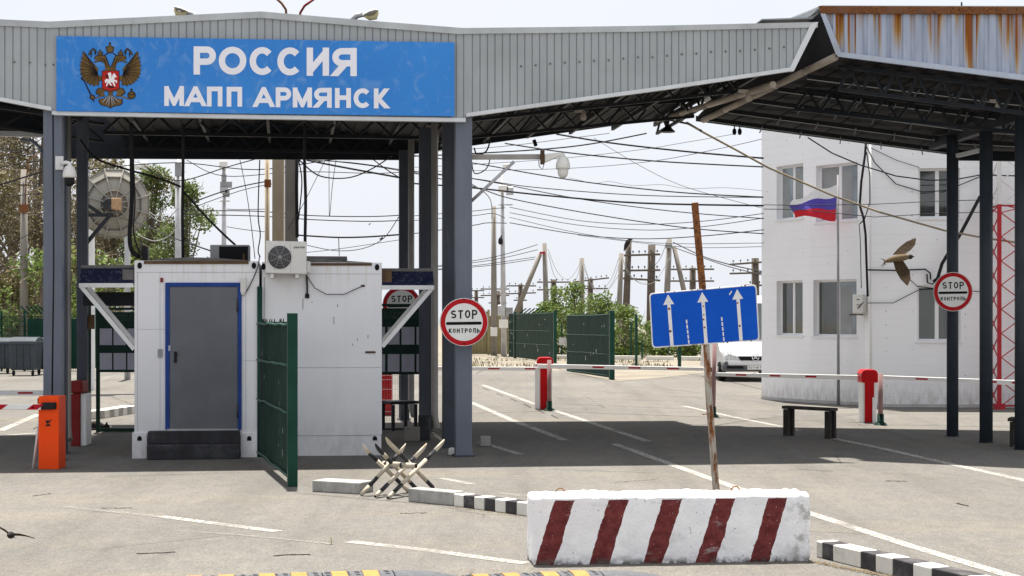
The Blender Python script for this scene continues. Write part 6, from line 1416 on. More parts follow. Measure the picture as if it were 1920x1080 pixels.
for rr_, hh in ((prof[2]), (prof[4])):
    mb = MB(); pts = [dc + (ea * math.cos(2 * math.pi * k / 12) + eb * math.sin(2 * math.pi * k / 12)) * rr_ + axd * (hh - .03) for k in range(13)]
    for p, q in zip(pts, pts[1:]): mb.beam(p, q, .025, .12, axd)
    mb.build('ring_rib', M['dish'], dt_)
mb = MB(); mb.tube([dc - axd * .5 - V((.12, 0, 0)), dc - axd * .02 - V((.12, 0, 0))], .17, 14); mb.build('hub', M['step'], dt_)
mb = MB(); mb.box(dc - axd * .35 + V((.06, 0, .02)), (.2, .3, .3)); mb.build('drive_box', M['box_tan'], dt_, .01)
for a, b in (((162, 403), (212, 403)), ((207, 403), (163, 455)), ((165, 385), (190, 402))):
    mb = MB(); mb.beam(W(*a, DY - .6), W(*b, DY - .5), .07, .09); mb.build('mount_arm', M['steel'], dt_)
mb = MB(); mb.tube([V((W(158, 0, DY - .6).x, DY - .6, 0)), W(158, 380, DY - .6)], .1, 10); mb.build('mount_post', M['steel'], dt_)
# ------------------------------------------------------------------ trees and bushes
def crown_mesh(clumps, n, sz, seed, flat=.8):
    r = random.Random(seed); vs = []; fs = []
    tot = sum(c[1] ** 2 for c in clumps)
    for c, rad in clumps:
        for _ in range(max(4, int(n * rad ** 2 / tot))):
            d = V((r.gauss(0, 1), r.gauss(0, 1), r.gauss(0, 1))).normalized() * rad * r.random() ** .45; d.z *= flat
            p = c + d; a = V((r.uniform(-1, 1), r.uniform(-1, 1), r.uniform(-.7, .7))).normalized(); b = a.orthogonal().normalized(); b.rotate(Matrix.Rotation(r.uniform(0, 6.28), 3, a)); s_ = sz * r.uniform(.55, 1.35); w_ = s_ * r.uniform(.4, .7)
            k = len(vs); vs += [p - a * s_, p + b * w_, p + a * s_, p - b * w_]; fs.append((k, k + 1, k + 2, k + 3))
    return vs, fs
def tree(name, label, base, hgt, wid, mats, n, sz, seed, grp, trunk_h=.25, twigs=0, nc=26, cat='tree', bark='bark'):
    r = random.Random(seed); t = thing(name, label, cat, base, grp); cl = []
    for _ in range(nc):
        u = r.random(); h_ = hgt * (trunk_h + (1 - trunk_h) * u); env = math.sin(math.pi * min(1, .15 + .85 * u) ** .8) ** .6 * wid / 2
        a = r.uniform(0, 6.28); rr_ = env * r.random() ** .5; cl.append((base + V((rr_ * math.cos(a), rr_ * math.sin(a), h_ * .96)), wid * r.uniform(.11, .21)))
    mb = MB(); tr = hgt * .022; ln = V((r.uniform(-.04, .04), r.uniform(-.04, .04), 0)) * hgt
    mb.tube([base - Z * .05, base + ln * .3 + Z * hgt * .3, base + ln * .6 + Z * hgt * .6, base + ln + Z * hgt * .9], [tr, tr * .75, tr * .45, tr * .12], 8)
    for c, rad in cl:
        z_ = min(hgt * .75, max(hgt * .12, (c.z - base.z) * .55)); s_ = base + ln * (z_ / hgt) + Z * z_; m_ = lerp(s_, c, .5) + V((0, 0, -.03 * hgt)) * r.random(); mb.tube([s_, m_, c], [tr * .32, tr * .2, tr * .06], 5, 0, False)
    if twigs:
        for _ in range(twigs):
            c, rad = r.choice(cl); p = c + V((r.gauss(0, .5), r.gauss(0, .5), r.gauss(0, .4))) * rad; d = V((r.gauss(0, 1), r.gauss(0, 1), r.uniform(.1, 1.2))).normalized(); L_ = rad * r.uniform(.6, 1.5); mb.tube([p, p + d * L_ * .5 + V((r.gauss(0, .1), 0, 0)) * L_, p + d * L_], [.028, .018, .006], 3, 1, False)
    mb.build('trunk', [M[bark], M['twig']], t)
    for i, m in enumerate(mats):
        vs, fs = crown_mesh(cl[i::len(mats)] if len(mats) > 1 else cl, n // len(mats), sz, seed + i); me = bpy.data.meshes.new('crown'); off = t.location
        me.from_pydata([p - off for p in vs], [], fs); me.materials.append(M[m]); o = bpy.data.objects.new('crown', me); COL.objects.link(o); o.parent = t
    return t
def gp(px, Y): return V(((px - CX) * Y / F, Y, 0))
TG = 'brown scrubby trees beyond the left fence'
for i, (px, Y, h_, w_, mats, n, tw, lab) in enumerate([
    (-30, 72, 12.5, 6.5, ['leafb', 'leafo'], 5200, 500, 'tall brown twiggy tree cut by the left edge'),
    (25, 84, 13.5, 7.0, ['leafb', 'leafb', 'leafo'], 5200, 600, 'brown bare-looking tree behind the pale concrete pole'),
    (78, 76, 12.5, 6.0, ['leafb', 'leafo'], 4600, 550, 'brown tree just left of the left columns'),
    (150, 88, 12.5, 6.5, ['leafb', 'leafb', 'leafo'], 4200, 400, 'brown tree showing between the left columns'),
    (205, 84, 10.4, 5.6, ['leafb', 'leafo'], 4600, 400, 'brown and olive tree behind the big dish')]):
    tree('scrub_tree', lab, gp(px, Y), h_, w_, mats, int(n * 1.5), .10, 30 + i, TG, .06, tw, 40)
for i, (px, Y, h_, w_, lab) in enumerate([(288, 82, 9.9, 4.2, 'green leafy tree left of the pale pole behind the cabins'), (350, 80, 8.9, 3.9, 'green leafy tree beside the equipment box, against the sky'), (262, 92, 9.6, 4.6, 'green tree right behind the edge of the dish')]):
    tree('leafy_tree', lab, gp(px, Y), h_, w_, ['leafg', 'leafg', 'leafo'] if i != 1 else ['leafg'], 8200, .088, 50 + i, 'green leafy trees behind the cabins', .12, 120, 44)
for i, (px, Y, h_, w_, m, lab) in enumerate([(75, 66, 5.6, 4.5, 'leafl', 'green bush above the fence beside the left column'), (20, 67, 4.4, 4.0, 'leafo', 'olive bush behind the dumpsters'), (205, 70, 5.3, 5.0, 'leafl', 'light green bush below the dish'), (140, 70, 5.0, 4.0, 'leafo', 'olive bush between the left columns'),
                                           (1040, 96, 3.9, 3.4, 'leafl', 'round light green bush above the farther gate'), (1078, 94, 4.2, 3.2, 'leafl', 'round light green bush between the two far gates'), (1128, 92, 3.6, 3.0, 'leafl', 'light green bush over the nearer far gate'),
                                           (1172, 86, 2.5, 3.4, 'leafl', 'low green bush right of the nearer far gate'), (1225, 88, 1.6, 3.2, 'leafg', 'low dark green scrub left of the sign pole'), (1272, 86, 1.5, 3.2, 'leafl', 'low green scrub below the lane sign'), (1318, 88, 1.5, 3.0, 'leafg', 'low green scrub right behind the sign pole'),
                                           (1012, 98, 2.6, 2.6, 'leafl', 'small green bush left of the round bushes')]):
    tree('bush', lab, gp(px, Y), h_, w_, [m], 2600, .10, 80 + i, 'bushes', .05, 30, 22, 'bush')
# dry grass along the verge: nobody could count it
r = random.Random(5); vs = []; fs = []
for _ in range(2600):
    px = r.choice((r.uniform(885, 1060), r.uniform(1040, 1350), r.uniform(1150, 1345))); py = r.uniform(666, 690); p = G(px, py)
    if noise.noise(V((p.x * .45, p.y * .3, 3))) < .12: continue
    d = V((r.gauss(0, .3), r.gauss(0, .3), 1)) * r.uniform(.05, .22); w_ = V((r.uniform(-1, 1), r.uniform(-1, 1), 0)) * .03; k = len(vs); vs += [p - w_, p + w_, p + d]; fs.append((k, k + 1, k + 2))
me = bpy.data.meshes.new('grass'); me.from_pydata(vs, [], fs); me.materials.append(M['leafo']); o = bpy.data.objects.new('grass', me); COL.objects.link(o); o['kind'] = 'stuff'
wp = G(621, 1021); wt = thing('weed', 'tiny green weed growing through the asphalt in the foreground', 'plant', wp); mb = MB(); mb.tube([wp, wp + V((.004, 0, .03)), wp + V((-.003, 0, .062))], .0022, 5)
for i in range(9):
    z = .01 + i * .006; a = i * 2.4; d = V((math.cos(a), math.sin(a), .5)) * .018; s_ = V((-math.sin(a), math.cos(a), 0)) * .006; c_ = wp + Z * z; mb.face([c_, c_ + d * .5 + s_, c_ + d, c_ + d * .5 - s_])
mb.build('leaves', M['weed'], wt)
# ------------------------------------------------------------------ cameras and lamps
def ptz(t, c, s, m='camwhite', dome='camwhite'):
    mb = MB(); mb.lathe([(0, .20 * s), (.05 * s, .2 * s), (.10 * s, .16 * s), (.135 * s, .06 * s), (.145 * s, -.02 * s), (.14 * s, -.06 * s), (0, -.06 * s)], c, 20); mb.build('housing', M[m], t)
    mb = MB(); mb.lathe([(.105 * s, -.06 * s), (.108 * s, -.12 * s), (.09 * s, -.19 * s), (.05 * s, -.235 * s), (0, -.245 * s)], c, 18); mb.build('dome', M[dome], t)
c1 = thing('dome_camera', 'white dome camera with dark lens on the left column', 'camera', f1(130, 320, -.1))
mb = MB(); q = [f1(104, 293, .04), f1(119, 293, .04), f1(119, 318.5, .04), f1(104, 318.5, .04)]; mb.prism([p - D1 * .02 for p in q], D1 * .03); mb.build('wall_plate', M['whitesteel'], c1, .003)
mb = MB(); mb.tube([f1(114, 307, 0), f1(124, 304.5, -.03), f1(130, 306, -.05), f1(131.5, 312, -.05), f1(131.5, 322, -.05)], .026, 12); mb.build('arm', M['whitesteel'], c1)
ptz(c1, f1(130.5, 328, -.05), .64, 'camwhite', 'black')
c2_ = thing('dome_camera', 'large white dome camera on a steel arm right of the front column', 'camera', W(1055, 310, 22.2))
mb = MB(); mb.beam(W(882, 294.5, 22.3), W(1018, 294, 22.3), .055, .07); mb.build('arm', M['pipe'], c2_)
mb = MB(); mb.tube([W(884, 377, 22.2), W(964, 303, 22.2)], .022, 8); mb.build('brace', M['lightgrey'], c2_)
mb = MB(); mb.box(W(1017, 295, 22.25), (.06, .12, .19)); mb.build('junction', M['roofbrown'], c2_, .005)
mb = MB(); mb.prism([W(1021, 288.5, 22.2), W(1052, 285.5, 22.2), W(1059.5, 287, 22.2), W(1059.5, 296, 22.2), W(1050, 293, 22.2), W(1021, 305, 22.2)], V((0, .07, 0))); mb.build('bracket', M['camwhite'], c2_, .01)
mb = MB(); mb.tube([W(1010, 300, 22.2), W(1011, 312, 22.2), W(1017, 317.5, 22.2), W(1020, 308, 22.2)], .006, 6); mb.build('loop_wire', M['cable'], c2_)
ptz(c2_, W(1055.5, 311.5, 22.2), .70)
def street_lamp(tag_, pts, head, flip):
    t = thing('street_lamp', tag_, 'street lamp', W(*pts[0]), 'street lamps over the gable')
    Y = pts[0][2]; mb = MB(); mb.tube([W(*p) for p in pts], .05, 8); mb.build('arm', M['lightgrey'], t)
    x0, x1, y0, y1 = head; s_ = -1 if flip else 1; xs = lambda u: x0 + (x1 - x0) * u
    mb = MB(); rows = []
    for u, rr_ in ((0, .3), (.15, .7), (.45, 1), (.8, .9), (1, .35)):
        cx = xs(u) if not flip else xs(1 - u); cy = y1 + (y0 - y1) * u * .55 - 3; hy = (y1 - y0) * .36 * rr_; c_ = W(cx, cy, Y); rows.append([c_ + V((0, math.cos(a) * .16 * rr_, math.sin(a) * hy / F * Y * (1 if math.sin(a) > 0 else .25))) for a in [2 * math.pi * k / 12 for k in range(12)]])
    for a, b in zip(rows, rows[1:]): mb.add(a + b, [(k, (k + 1) % 12, 12 + (k + 1) % 12, 12 + k) for k in range(12)], 0, True)
    mb.face(rows[0]); mb.face(rows[-1]); mb.build('lamp_head', M['lampwhite'], t)
    mb = MB(); mb.tube([rows[1][8] + Z * .01 - Z * .02, rows[2][9] - Z * .05, rows[3][9] - Z * .07, rows[4][9] - Z * .01], [.02, .045, .05, .02], 8); mb.build('lamp_glass', M['lampyellow'], t)
street_lamp('street lamp head leaning left above the crest side of the gable', [(372, 45, 27), (360, 26, 27), (350, 24.5, 27)], (327, 355, 11, 27), True)
street_lamp('street lamp head leaning right above the right end of the gable', [(655, 45, 27), (668, 30, 27), (680, 26, 27)], (680, 709, 15, 34), False)
for a, lab in ((((538, 40), (536, 18), (528, 6), (512, -8)), 'curved brown lamp arm leaning left above the gable ridge'), (((562, 40), (563, 24), (571, 11), (592, -4)), 'curved dark red lamp arm leaning right above the gable ridge')):
    mb = MB(); mb.tube([W(x, y, 29) for x, y in a], .022, 8); tag(mb.build('lamp_arm', M['rustpole'] if 'brown' in lab else M['darkred']), lab, 'lamp arm')
def bell_lamp(px, py, Y, s, label, m='black'):
    t = thing('hanging_lamp', label, 'lamp', W(px, py, Y)); c_ = W(px, py, Y); k = s / F * Y
    mb = MB(); mb.lathe([(k * .12, k * .75), (k * .3, k * .65), (k * .6, k * .25), (k * 1.0, -k * .15), (k * .95, -k * .2), (0, -k * .1)], c_, 18); mb.build('shade', M[m], t)
    mb = MB(); mb.tube([c_ + Z * k * .7, c_ + Z * k * 1.7 - V((k * .3, 0, 0))], k * .13, 8); mb.build('stem', M[m], t)
bell_lamp(1252, 245, 30, 14.5, 'black bell-shaped lamp hanging under the wing tip of the main canopy')
def bulkhead(px, py, Y, s, label):
    t = thing('canopy_lamp', label, 'lamp', W(px, py, Y), 'pale lamps under the canopies'); c_ = W(px, py, Y); k = s / F * Y
    mb = MB(); mb.lathe([(0, k * 1.4), (k * .5, k * 1.3), (k * .55, k * .4), (k * .8, k * .1), (k * .8, -k * .8), (k * .5, -k * 1.2), (0, -k * 1.3)], c_, 14); mb.build('globe', M['pipe_beige'], t)
    mb = MB(); mb.beam(c_ + Z * k * 1.2, c_ + Z * k * 1.2 - V((k * 2.4, 0, -k * .1)), k * .8, k * .7); mb.build('bracket', M['pipe_beige'], t)
bulkhead(1094, 217, 26, 7, 'pale lamp under the main canopy wing'); bulkhead(1403, 181, 24.2, 8, 'pale lamp beside the gutter tubes of the rusty canopy'); bulkhead(1871, 197, 22.6, 6.5, 'pale lamp under the rusty canopy near the right edge')
for x, lab in ((1377, 'left'), (1387, 'right')):
    mb = MB(); mb.lathe([(0, .06), (.03, .05), (.04, 0), (.03, -.05), (0, -.06)], W(x, 247, 28.9), 10); mb.beam(W(x, 243, 28.9), W(x, 236, 28.9), .02, .02); tag(mb.build('spot_lamp', M['black']), f'{lab} one of two tiny black lamps under the rusty canopy edge', 'lamp')
mb = MB(); mb.beam(W(1001, 262, 30.6), W(1005, 274, 30.6), .07, .07); tag(mb.build('spot_lamp', M['black'], None, .01), 'small black lamp under the main canopy wing beside the dome camera', 'lamp')
# ------------------------------------------------------------------ overhead wires
SKY = 'overhead cables across the open sky right of the columns'
def gcv(x, y): return (880 + x / 3.4286, 250 + y / 3.4286)
wires = [([(560, 5), (830, 50), (1100, 85), (1480, 125), (1890, 160)], .028, 'heavy black cable from the canopy wing to the building, uppermost of the thick ones'),
 ([(230, 65), (640, 125), (1190, 178), (1890, 216)], .022, 'black cable passing just right of the dome camera towards the building'),
 ([(20, 130), (500, 100), (800, 65), (1140, 0)], .024, 'black cable rising from the front column to the canopy wing'),
 ([(20, 190), (400, 258), (800, 320), (1350, 380), (1890, 410)], .02, 'black cable sagging right below the dome camera'),
 ([(20, 290), (400, 345), (1100, 398), (1890, 412)], .015, 'thin cable meeting the dome camera cable at the building'),
 ([(20, 350), (500, 400), (1100, 448), (1890, 465)], .03, 'heaviest black cable touching the top of the rusty sign pole'),
 ([(60, 298), (700, 420), (1300, 500), (1890, 548)], .016, 'thin cable crossing the heaviest one and ending at the building bay'),
 ([(20, 340), (270, 420), (800, 520), (1400, 608), (1890, 645)], .018, 'cable falling from the lamp mast to the building below the flag'),
 ([(260, 475), (700, 560), (1100, 585), (1500, 565), (1890, 515)], .012, 'topmost sagging twisted wire between the lamp mast and the building'),
 ([(260, 510), (700, 590), (1150, 622), (1500, 600), (1890, 545)], .012, 'second sagging twisted wire between the lamp mast and the building'),
 ([(260, 575), (700, 650), (1100, 678), (1500, 660), (1890, 620)], .016, 'lowest sagging cable passing over the tops of the wooden poles'),
 ([(260, 540), (700, 640), (1200, 705), (1890, 705)], .01, 'thin wire just above the pole tops ending low at the building'),
 ([(700, 655), (1200, 715), (1500, 735), (1890, 728)], .01, 'thinnest low wire behind the rusty sign pole'),
 ([(800, 30), (1100, 210), (1350, 330), (1650, 420), (1920, 490)], .009, 'thin wire slanting steeply across all the other wires'),
 ([(20, 240), (640, 225), (1170, 180), (1600, 100), (1890, 35)], .01, 'thin wire climbing to the right through the dome camera'),
 ([(20, 200), (600, 160), (1100, 105), (1380, 60), (1700, 5)], .01, 'thin wire climbing to the right above the dome camera'),
 ([(640, 285), (800, 320), (900, 310), (1050, 335), (1240, 330), (1400, 355), (1650, 350), (1890, 370)], .007, 'thin kinked wire wavering right of the dome camera'),
 ([(20, 100), (300, 75), (700, 25), (900, 0)], .012, 'thin cable close under the edge of the canopy wing'),
 ([(20, 500), (150, 485), (230, 478)], .014, 'upper short wire from the front column to the meter-box pole'),
 ([(20, 530), (150, 515), (230, 545)], .014, 'middle short wire from the front column to the meter-box pole'),
 ([(20, 592), (90, 578), (150, 575), (240, 578)], .018, 'tangled lower cable from the front column to the meter-box pole'),
 ([(20, 820), (220, 780), (440, 715)], .014, 'first wire from the front column to the braced concrete pole, highest'),
 ([(20, 832), (220, 800), (440, 748)], .014, 'second wire from the front column to the braced concrete pole'),
 ([(20, 852), (220, 825), (425, 795)], .014, 'third wire from the front column to the braced concrete pole'),
 ([(20, 860), (220, 838), (420, 808)], .014, 'lowest wire from the front column to the braced concrete pole'),
 ([(1310, 700), (1500, 790), (1680, 845), (1890, 890)], .022, 'upper cable from the braced pole by the lane sign to the building'),
 ([(1320, 735), (1500, 800), (1680, 860), (1890, 912)], .018, 'lower cable from the braced pole by the lane sign to the building')]
for i, (pts, r_, lab) in enumerate(wires):
    if pts[0][0] <= 60:            # carry on behind the columns to where the line comes from
        (xa, ya), (xb, yb) = pts[0], pts[1]; pts = [(-370, ya + (yb - ya) * (-370 - xa) / (xb - xa) * .7)] + pts
    cable([gcv(*p) for p in pts], r_ * .8, lab, (38 + i * .9, 34.6 + i * .35) if pts[-1][0] > 1880 else (40 + i * .5, 40 + i * .5), 'cable', SKY, 'overhead_cable')
DR = 'drooping pale wires between the concrete poles'
for i, (pts, lab) in enumerate([([(505, 740), (560, 880), (630, 940), (690, 880), (715, 820)], 'nearest drooping wire between braced pole and slim pole'), ([(508, 770), (540, 900), (575, 945)], 'short drooping wire on the braced pole'), ([(640, 1000), (690, 930), (715, 850)], 'left hanging wire on the slim pole'),
   ([(735, 830), (780, 960), (840, 1010), (910, 940), (965, 790)], 'outer drooping wire between slim pole and pole by the bent one'), ([(735, 860), (790, 990), (850, 1025), (920, 960), (965, 830)], 'inner drooping wire between slim pole and pole by the bent one'), ([(840, 1028), (900, 1000), (965, 900)], 'short wire hanging left of the pole by the bent one'),
   ([(985, 800), (1020, 900), (1080, 950), (1150, 965)], 'pale wire drooping from the pole by the bent one'), ([(1000, 840), (1050, 930), (1120, 970), (1200, 945), (1290, 800)], 'longest pale wire drooping to the braced pole by the sign'), ([(1272, 690), (1230, 800), (1190, 850)], 'dark wire falling left from the braced pole by the sign')]):
    cable([gcv(*p) for p in pts], .016, lab, 99.0, 'wirepale' if i < 8 else 'cable', DR, 'drooping_wire')
# big tan cable over to the building wall and the ones on the facade
fp3, fq3, fd3, fn3 = facet(3)
def on3(x, y, o_=.05): return onp(x, y, fp3 + fn3 * o_, fn3)
mb = MB(); pts = [W(1288, 230, 29.5), W(1315, 246, 30.5), W(1380, 281, 32), W(1440, 314, 33), W(1560, 366, 33.5)] + [on3(*p, .6) for p in ((1650, 398), (1770, 432), (1850, 447), (1910, 455))]
mb.tube(pts, .021, 6); tag(mb.build('overhead_cable', M['cabletan']), 'thick tan cable running from the canopy tip across the flag and building', 'cable')
mb = MB(); mb.tube([W(1240, 222, 31), W(1290, 232, 30), W(1315, 245, 30.4)], .02, 6); mb.tube([W(1250, 238, 30), W(1280, 226, 30.4), W(1296, 205, 31)], .012, 6); tag(mb.build('cable_joint', M['cable']), 'black cable end looped at the wing tip of the main canopy', 'cable')
BG_ = 'black cables running over the white building'
def wallcable(pts, r_, lab, o_=.06):
    P_ = [on3(x, y, o_) for x, y in pts]; mb = MB(); mb.tube(P_, r_, 6); tag(mb.build('wall_cable', M['cable']), lab, 'cable', BG_)
wallcable([(1624, 262), (1622, 290), (1615, 340), (1612, 385), (1619, 408), (1623, 440), (1625, 500), (1627, 556)], .026, 'thick vertical cable bundle at the corner of the bay')
wallcable([(1625, 285), (1631, 330), (1631, 380), (1621, 411), (1612, 420)], .012, 'bowed thin cable beside the vertical bundle')
wallcable([(1611, 420), (1613, 450), (1615, 540)], .009, 'thin straight cable left of the vertical bundle')
wallcable([(1627, 506), (1680, 507), (1735, 505), (1744, 512), (1745, 524)], .018, 'level cable along the wall behind the swallow')
wallcable([(1750, 528), (1758, 522), (1766, 495), (1776, 478), (1800, 440), (1838, 368)], .04, 'thick cable curving up behind the first round column', .25)
wallcable([(1738, 514), (1739, 530), (1748, 533), (1756, 525)], .016, 'small cable loop by the junction on the wall')
wallcable([(1627, 568), (1675, 568), (1724, 543), (1760, 541), (1850, 548)], .010, 'thin cable from the wall air conditioner past the STOP sign')
wallcable([(1697, 516), (1720, 537), (1755, 541)], .009, 'short thin cable below the swallow')
wallcable([(1618, 262), (1640, 305), (1680, 345), (1730, 360), (1775, 357), (1838, 331)], .012, 'deep sagging cable right of the bay')
wallcable([(1632, 277), (1680, 300), (1724, 314)], .008, 'short slanting thin wire above the right upper window')
mb = MB(); pts = [W(1515, 258, 33.0), W(1560, 287, 33.4), W(1612, 309, 34)] + [on3(*p, .5) for p in ((1680, 330), (1740, 338), (1790, 337), (1838, 328), (1915, 330))]; mb.tube(pts, .014, 6); tag(mb.build('overhead_cable', M['cable']), 'sagging black cable over the upper windows of the building', 'cable')
for y0, y1, lab in ((384, 377, 'upper thin level wire across the building face'), (392, 400, 'lower thin level wire across the building face')):
    mb = MB(); mb.tube([W(1432, y0, 34), W(1500, y0 + 1, 33.8), W(1640, y0 - 1 if y0 < 390 else 407, 33.6), W(1760, y1, 33.4), W(1840, y1 - 2, 33.3)], .008, 5); tag(mb.build('overhead_cable', M['cable']), lab, 'cable')
# wires seen under the gable
UG = 'overhead cables seen under the gable and left of it'
under = [([(160, 318), (330, 305), (480, 318), (620, 300), (760, 286)], .012, 'thin wire near the top of the opening under the gable'),
 ([(575, 300), (640, 313), (750, 333)], .024, 'heavy cable slanting down to the slate columns'), ([(575, 300), (660, 305), (750, 318)], .012, 'thin cable just above the heavy slanting one'), ([(620, 302), (690, 310), (750, 320)], .010, 'faint thin cable crossing near the slate columns'),
 ([(350, 300), (420, 330), (560, 322), (700, 325), (760, 322)], .01, 'thin level wire a little below the rear beam'), ([(340, 395), (480, 396), (580, 404), (690, 406), (760, 403)], .013, 'upper twisted level wire behind the beige posts'), ([(340, 402), (480, 405), (590, 412), (690, 415), (760, 413)], .013, 'lower twisted level wire behind the beige posts'),
 ([(560, 441), (630, 445), (690, 444), (760, 439)], .022, 'thick level cable above the roof of the plain cabin'), ([(576, 460), (630, 470), (680, 466), (720, 446), (750, 403)], .010, 'thin cable sagging over the roof of the plain cabin'), ([(635, 445), (636, 480)], .01, 'short stub cable dropping to the loose plank'),
 ([(560, 475), (640, 466), (760, 448)], .008, 'faint wire rising to the right above the plain cabin'), ([(270, 310), (300, 330), (345, 338), (420, 315), (480, 298)], .014, 'cable swagged over the green trees under the beam'), ([(340, 388), (400, 365), (450, 350), (500, 340)], .016, 'cable climbing right past the thin lighting pole'), ([(340, 398), (400, 375), (460, 355), (510, 345)], .01, 'thinner cable under the climbing one'),
 ([(425, 392), (450, 393), (500, 392)], .01, 'short wire right of the lighting pole'), ([(425, 425), (455, 430), (500, 435)], .01, 'lower short wire right of the lighting pole'),
 ([(-20, 352), (40, 334), (90, 318)], .022, 'thick cable in front of the brown trees at the left edge'), ([(-20, 300), (40, 292), (90, 282)], .014, 'topmost wire before the brown trees'), ([(-20, 318), (40, 306), (90, 300)], .012, 'second wire before the brown trees'), ([(-20, 373), (40, 366), (90, 361)], .012, 'wire level with the rusty box on the concrete pole'), ([(-20, 402), (90, 400)], .01, 'lowest level wire before the brown trees'), ([(-20, 480), (30, 452), (90, 420)], .01, 'slanting wire before the brown trees'), ([(-20, 275), (20, 284), (45, 283), (62, 272)], .014, 'looped cable end under the left wing')]
for i, (pts, r_, lab) in enumerate(under): cable(pts, r_, lab, 36 + i * .35, 'cable', UG, 'overhead_cable')
for i, (pts, lab) in enumerate([([(270, 388), (295, 406), (310, 385), (322, 360)], 'upper pale wire loop right of the dish'), ([(270, 395), (300, 415), (320, 405), (335, 388)], 'middle pale wire loop right of the dish'), ([(258, 440), (290, 452), (320, 440), (335, 415)], 'lowest pale wire loop right of the dish')]):
    cable(pts, .016, lab, 50, 'wirepale', 'pale wire loops right of the dish', 'wire_loop')
cable([(222, 408), (260, 418), (310, 440), (350, 455), (400, 472)], .012, 'thin black wire slanting down from the dish to the cabin roof', (41, 25), group=GD)
cable([(889, 277), (895, 290), (912, 283), (918, 262), (905, 270)], .011, 'curly cable tail on the right side of the front column', 22.6)
cable([(884, 300), (890, 325), (910, 318), (918, 300), (908, 292)], .008, 'thin round wire loop below the camera arm', 22.5, 'cablegrey')
cable([(884, 345), (905, 358), (918, 372), (922, 388), (922, 410)], .02, 'grey curved cable leading into the meter-box pole', (60, 89), 'cablegrey')
# ------------------------------------------------------------------ birds
def bird(label, c, k, pose, belly='birdbelly'):
    t = thing('swallow', label, 'bird', c)
    body, wa_, wb_, tail, hd = pose; mb = MB()
    mb.tube([c + V(p) * k for p in body], [.03 * k, .11 * k, .17 * k, .19 * k, .16 * k, .10 * k], 12); mb.build('body', M[belly], t)
    mb = MB(); h_ = c + V(hd) * k; d = (V(body[-1]) - V(body[-2])).normalized(); mb.lathe([(0, -.12 * k), (.11 * k, -.08 * k), (.135 * k, .02 * k), (.10 * k, .11 * k), (.03 * k, .18 * k), (0, .27 * k)], h_, 12, d); mb.build('head', M['birddark'], t)
    for wv in (wa_, wb_):
        mb = MB(); n = len(wv) // 2; up = [c + V(p) * k for p in wv]
        for i in range(n - 1): mb.add([up[i], up[i + 1], up[n + i + 1], up[n + i]] + [q + V((0, .02 * k, .006 * k)) for q in (up[i], up[i + 1], up[n + i + 1], up[n + i])], [(0, 1, 2, 3), (7, 6, 5, 4), (0, 4, 5, 1), (1, 5, 6, 2), (2, 6, 7, 3), (3, 7, 4, 0)])
        mb.build('wing', M['birdtop'], t)
    mb = MB()
    for a, b, s_ in tail: mb.add([c + V(a) * k + V((0, 0, s_ * k)), c + V(a) * k - V((0, 0, s_ * k)), c + V(b) * k, c + V(a) * k + V((0, .03 * k, 0))], [(0, 1, 2), (0, 2, 3), (1, 3, 2)])
    mb.build('tail', M['birdtop'], t)
u = 1 / 36.0
def bp_(x, y, d=0): return ((x - 1690) * u, d, (490 - y) * u)
bird('brown swallow with raised wings flying before the white building', W(1690, 490, 10.4), 36 / F * 10.4,
     ([bp_(1657, 492), bp_(1664, 489), bp_(1675, 486), bp_(1688, 484), bp_(1698, 482), bp_(1705, 481.5)],
      [bp_(1674, 478, .05), bp_(1688, 464, .3), bp_(1705, 452, .55), bp_(1724, 445, .8), bp_(1697, 477, .05), bp_(1711, 468, .3), bp_(1721, 458, .55), bp_(1725, 446, .8)],
      [bp_(1674, 490, -.05), bp_(1677, 508, -.3), bp_(1684, 524, -.5), bp_(1694, 536, -.7), bp_(1694, 490, -.05), bp_(1703, 508, -.3), bp_(1703, 523, -.5), bp_(1696, 536, -.7)],
      [(bp_(1660, 489), bp_(1650, 484), .04), (bp_(1660, 492), bp_(1649, 500), .04), (bp_(1660, 494), bp_(1652, 504), .04)], bp_(1706, 481.5)))
bp_ = lambda x, y, d=0: ((x - 20) * u, d, (1003 - y) * u)
bird('dark swallow with spread wings gliding low at the bottom left corner', W(20, 1003, 10.0), 36 / F * 10.0,
     ([bp_(18, 1009, .5), bp_(18.5, 1007, .4), bp_(19, 1005, .25), bp_(19.5, 1003.5, .05), bp_(20, 1003, -.1), bp_(20, 1002.5, -.2)],
      [bp_(19, 1001, .05), bp_(8, 993, .1), bp_(-4, 988, .2), bp_(-16, 988, .3), bp_(17, 1006, .15), bp_(8, 999, .25), bp_(-4, 992, .3), bp_(-16, 989, .35)],
      [bp_(22, 1000, .05), bp_(36, 1001, .1), bp_(48, 1005, .2), bp_(62, 1011, .35), bp_(22, 1005, .15), bp_(36, 1006, .25), bp_(48, 1008, .3), bp_(62, 1012, .36)],
      [(bp_(18, 1008, .5), bp_(8, 1013, .9), .04), (bp_(19, 1008, .5), bp_(21, 1014, .9), .04)], bp_(20, 1002.5, -.2)), 'birddark')
def tiny_bird(px, py, Y, s, lab):
    c = W(px, py, Y); k = s / F * Y; t = thing('swallow', lab, 'bird', c); mb = MB(); mb.tube([c + V((-.5, 0, -.2)) * k, c + V((0, 0, 0)) * k, c + V((.5, 0, .12)) * k], [.04 * k, .16 * k, .06 * k], 8); mb.build('body', M['birddark'], t)
    for q in ((.35, .1, .5), (-.3, -.1, -.75)): mb = MB(); w_ = c + V(q) * k; mb.add([c + V((-.15, 0, 0)) * k, c + V((.2, 0, .04)) * k, w_, c + V((0, .05, .02)) * k], [(0, 1, 2), (0, 2, 3), (1, 3, 2)]); mb.build('wing', M['birdtop'], t)
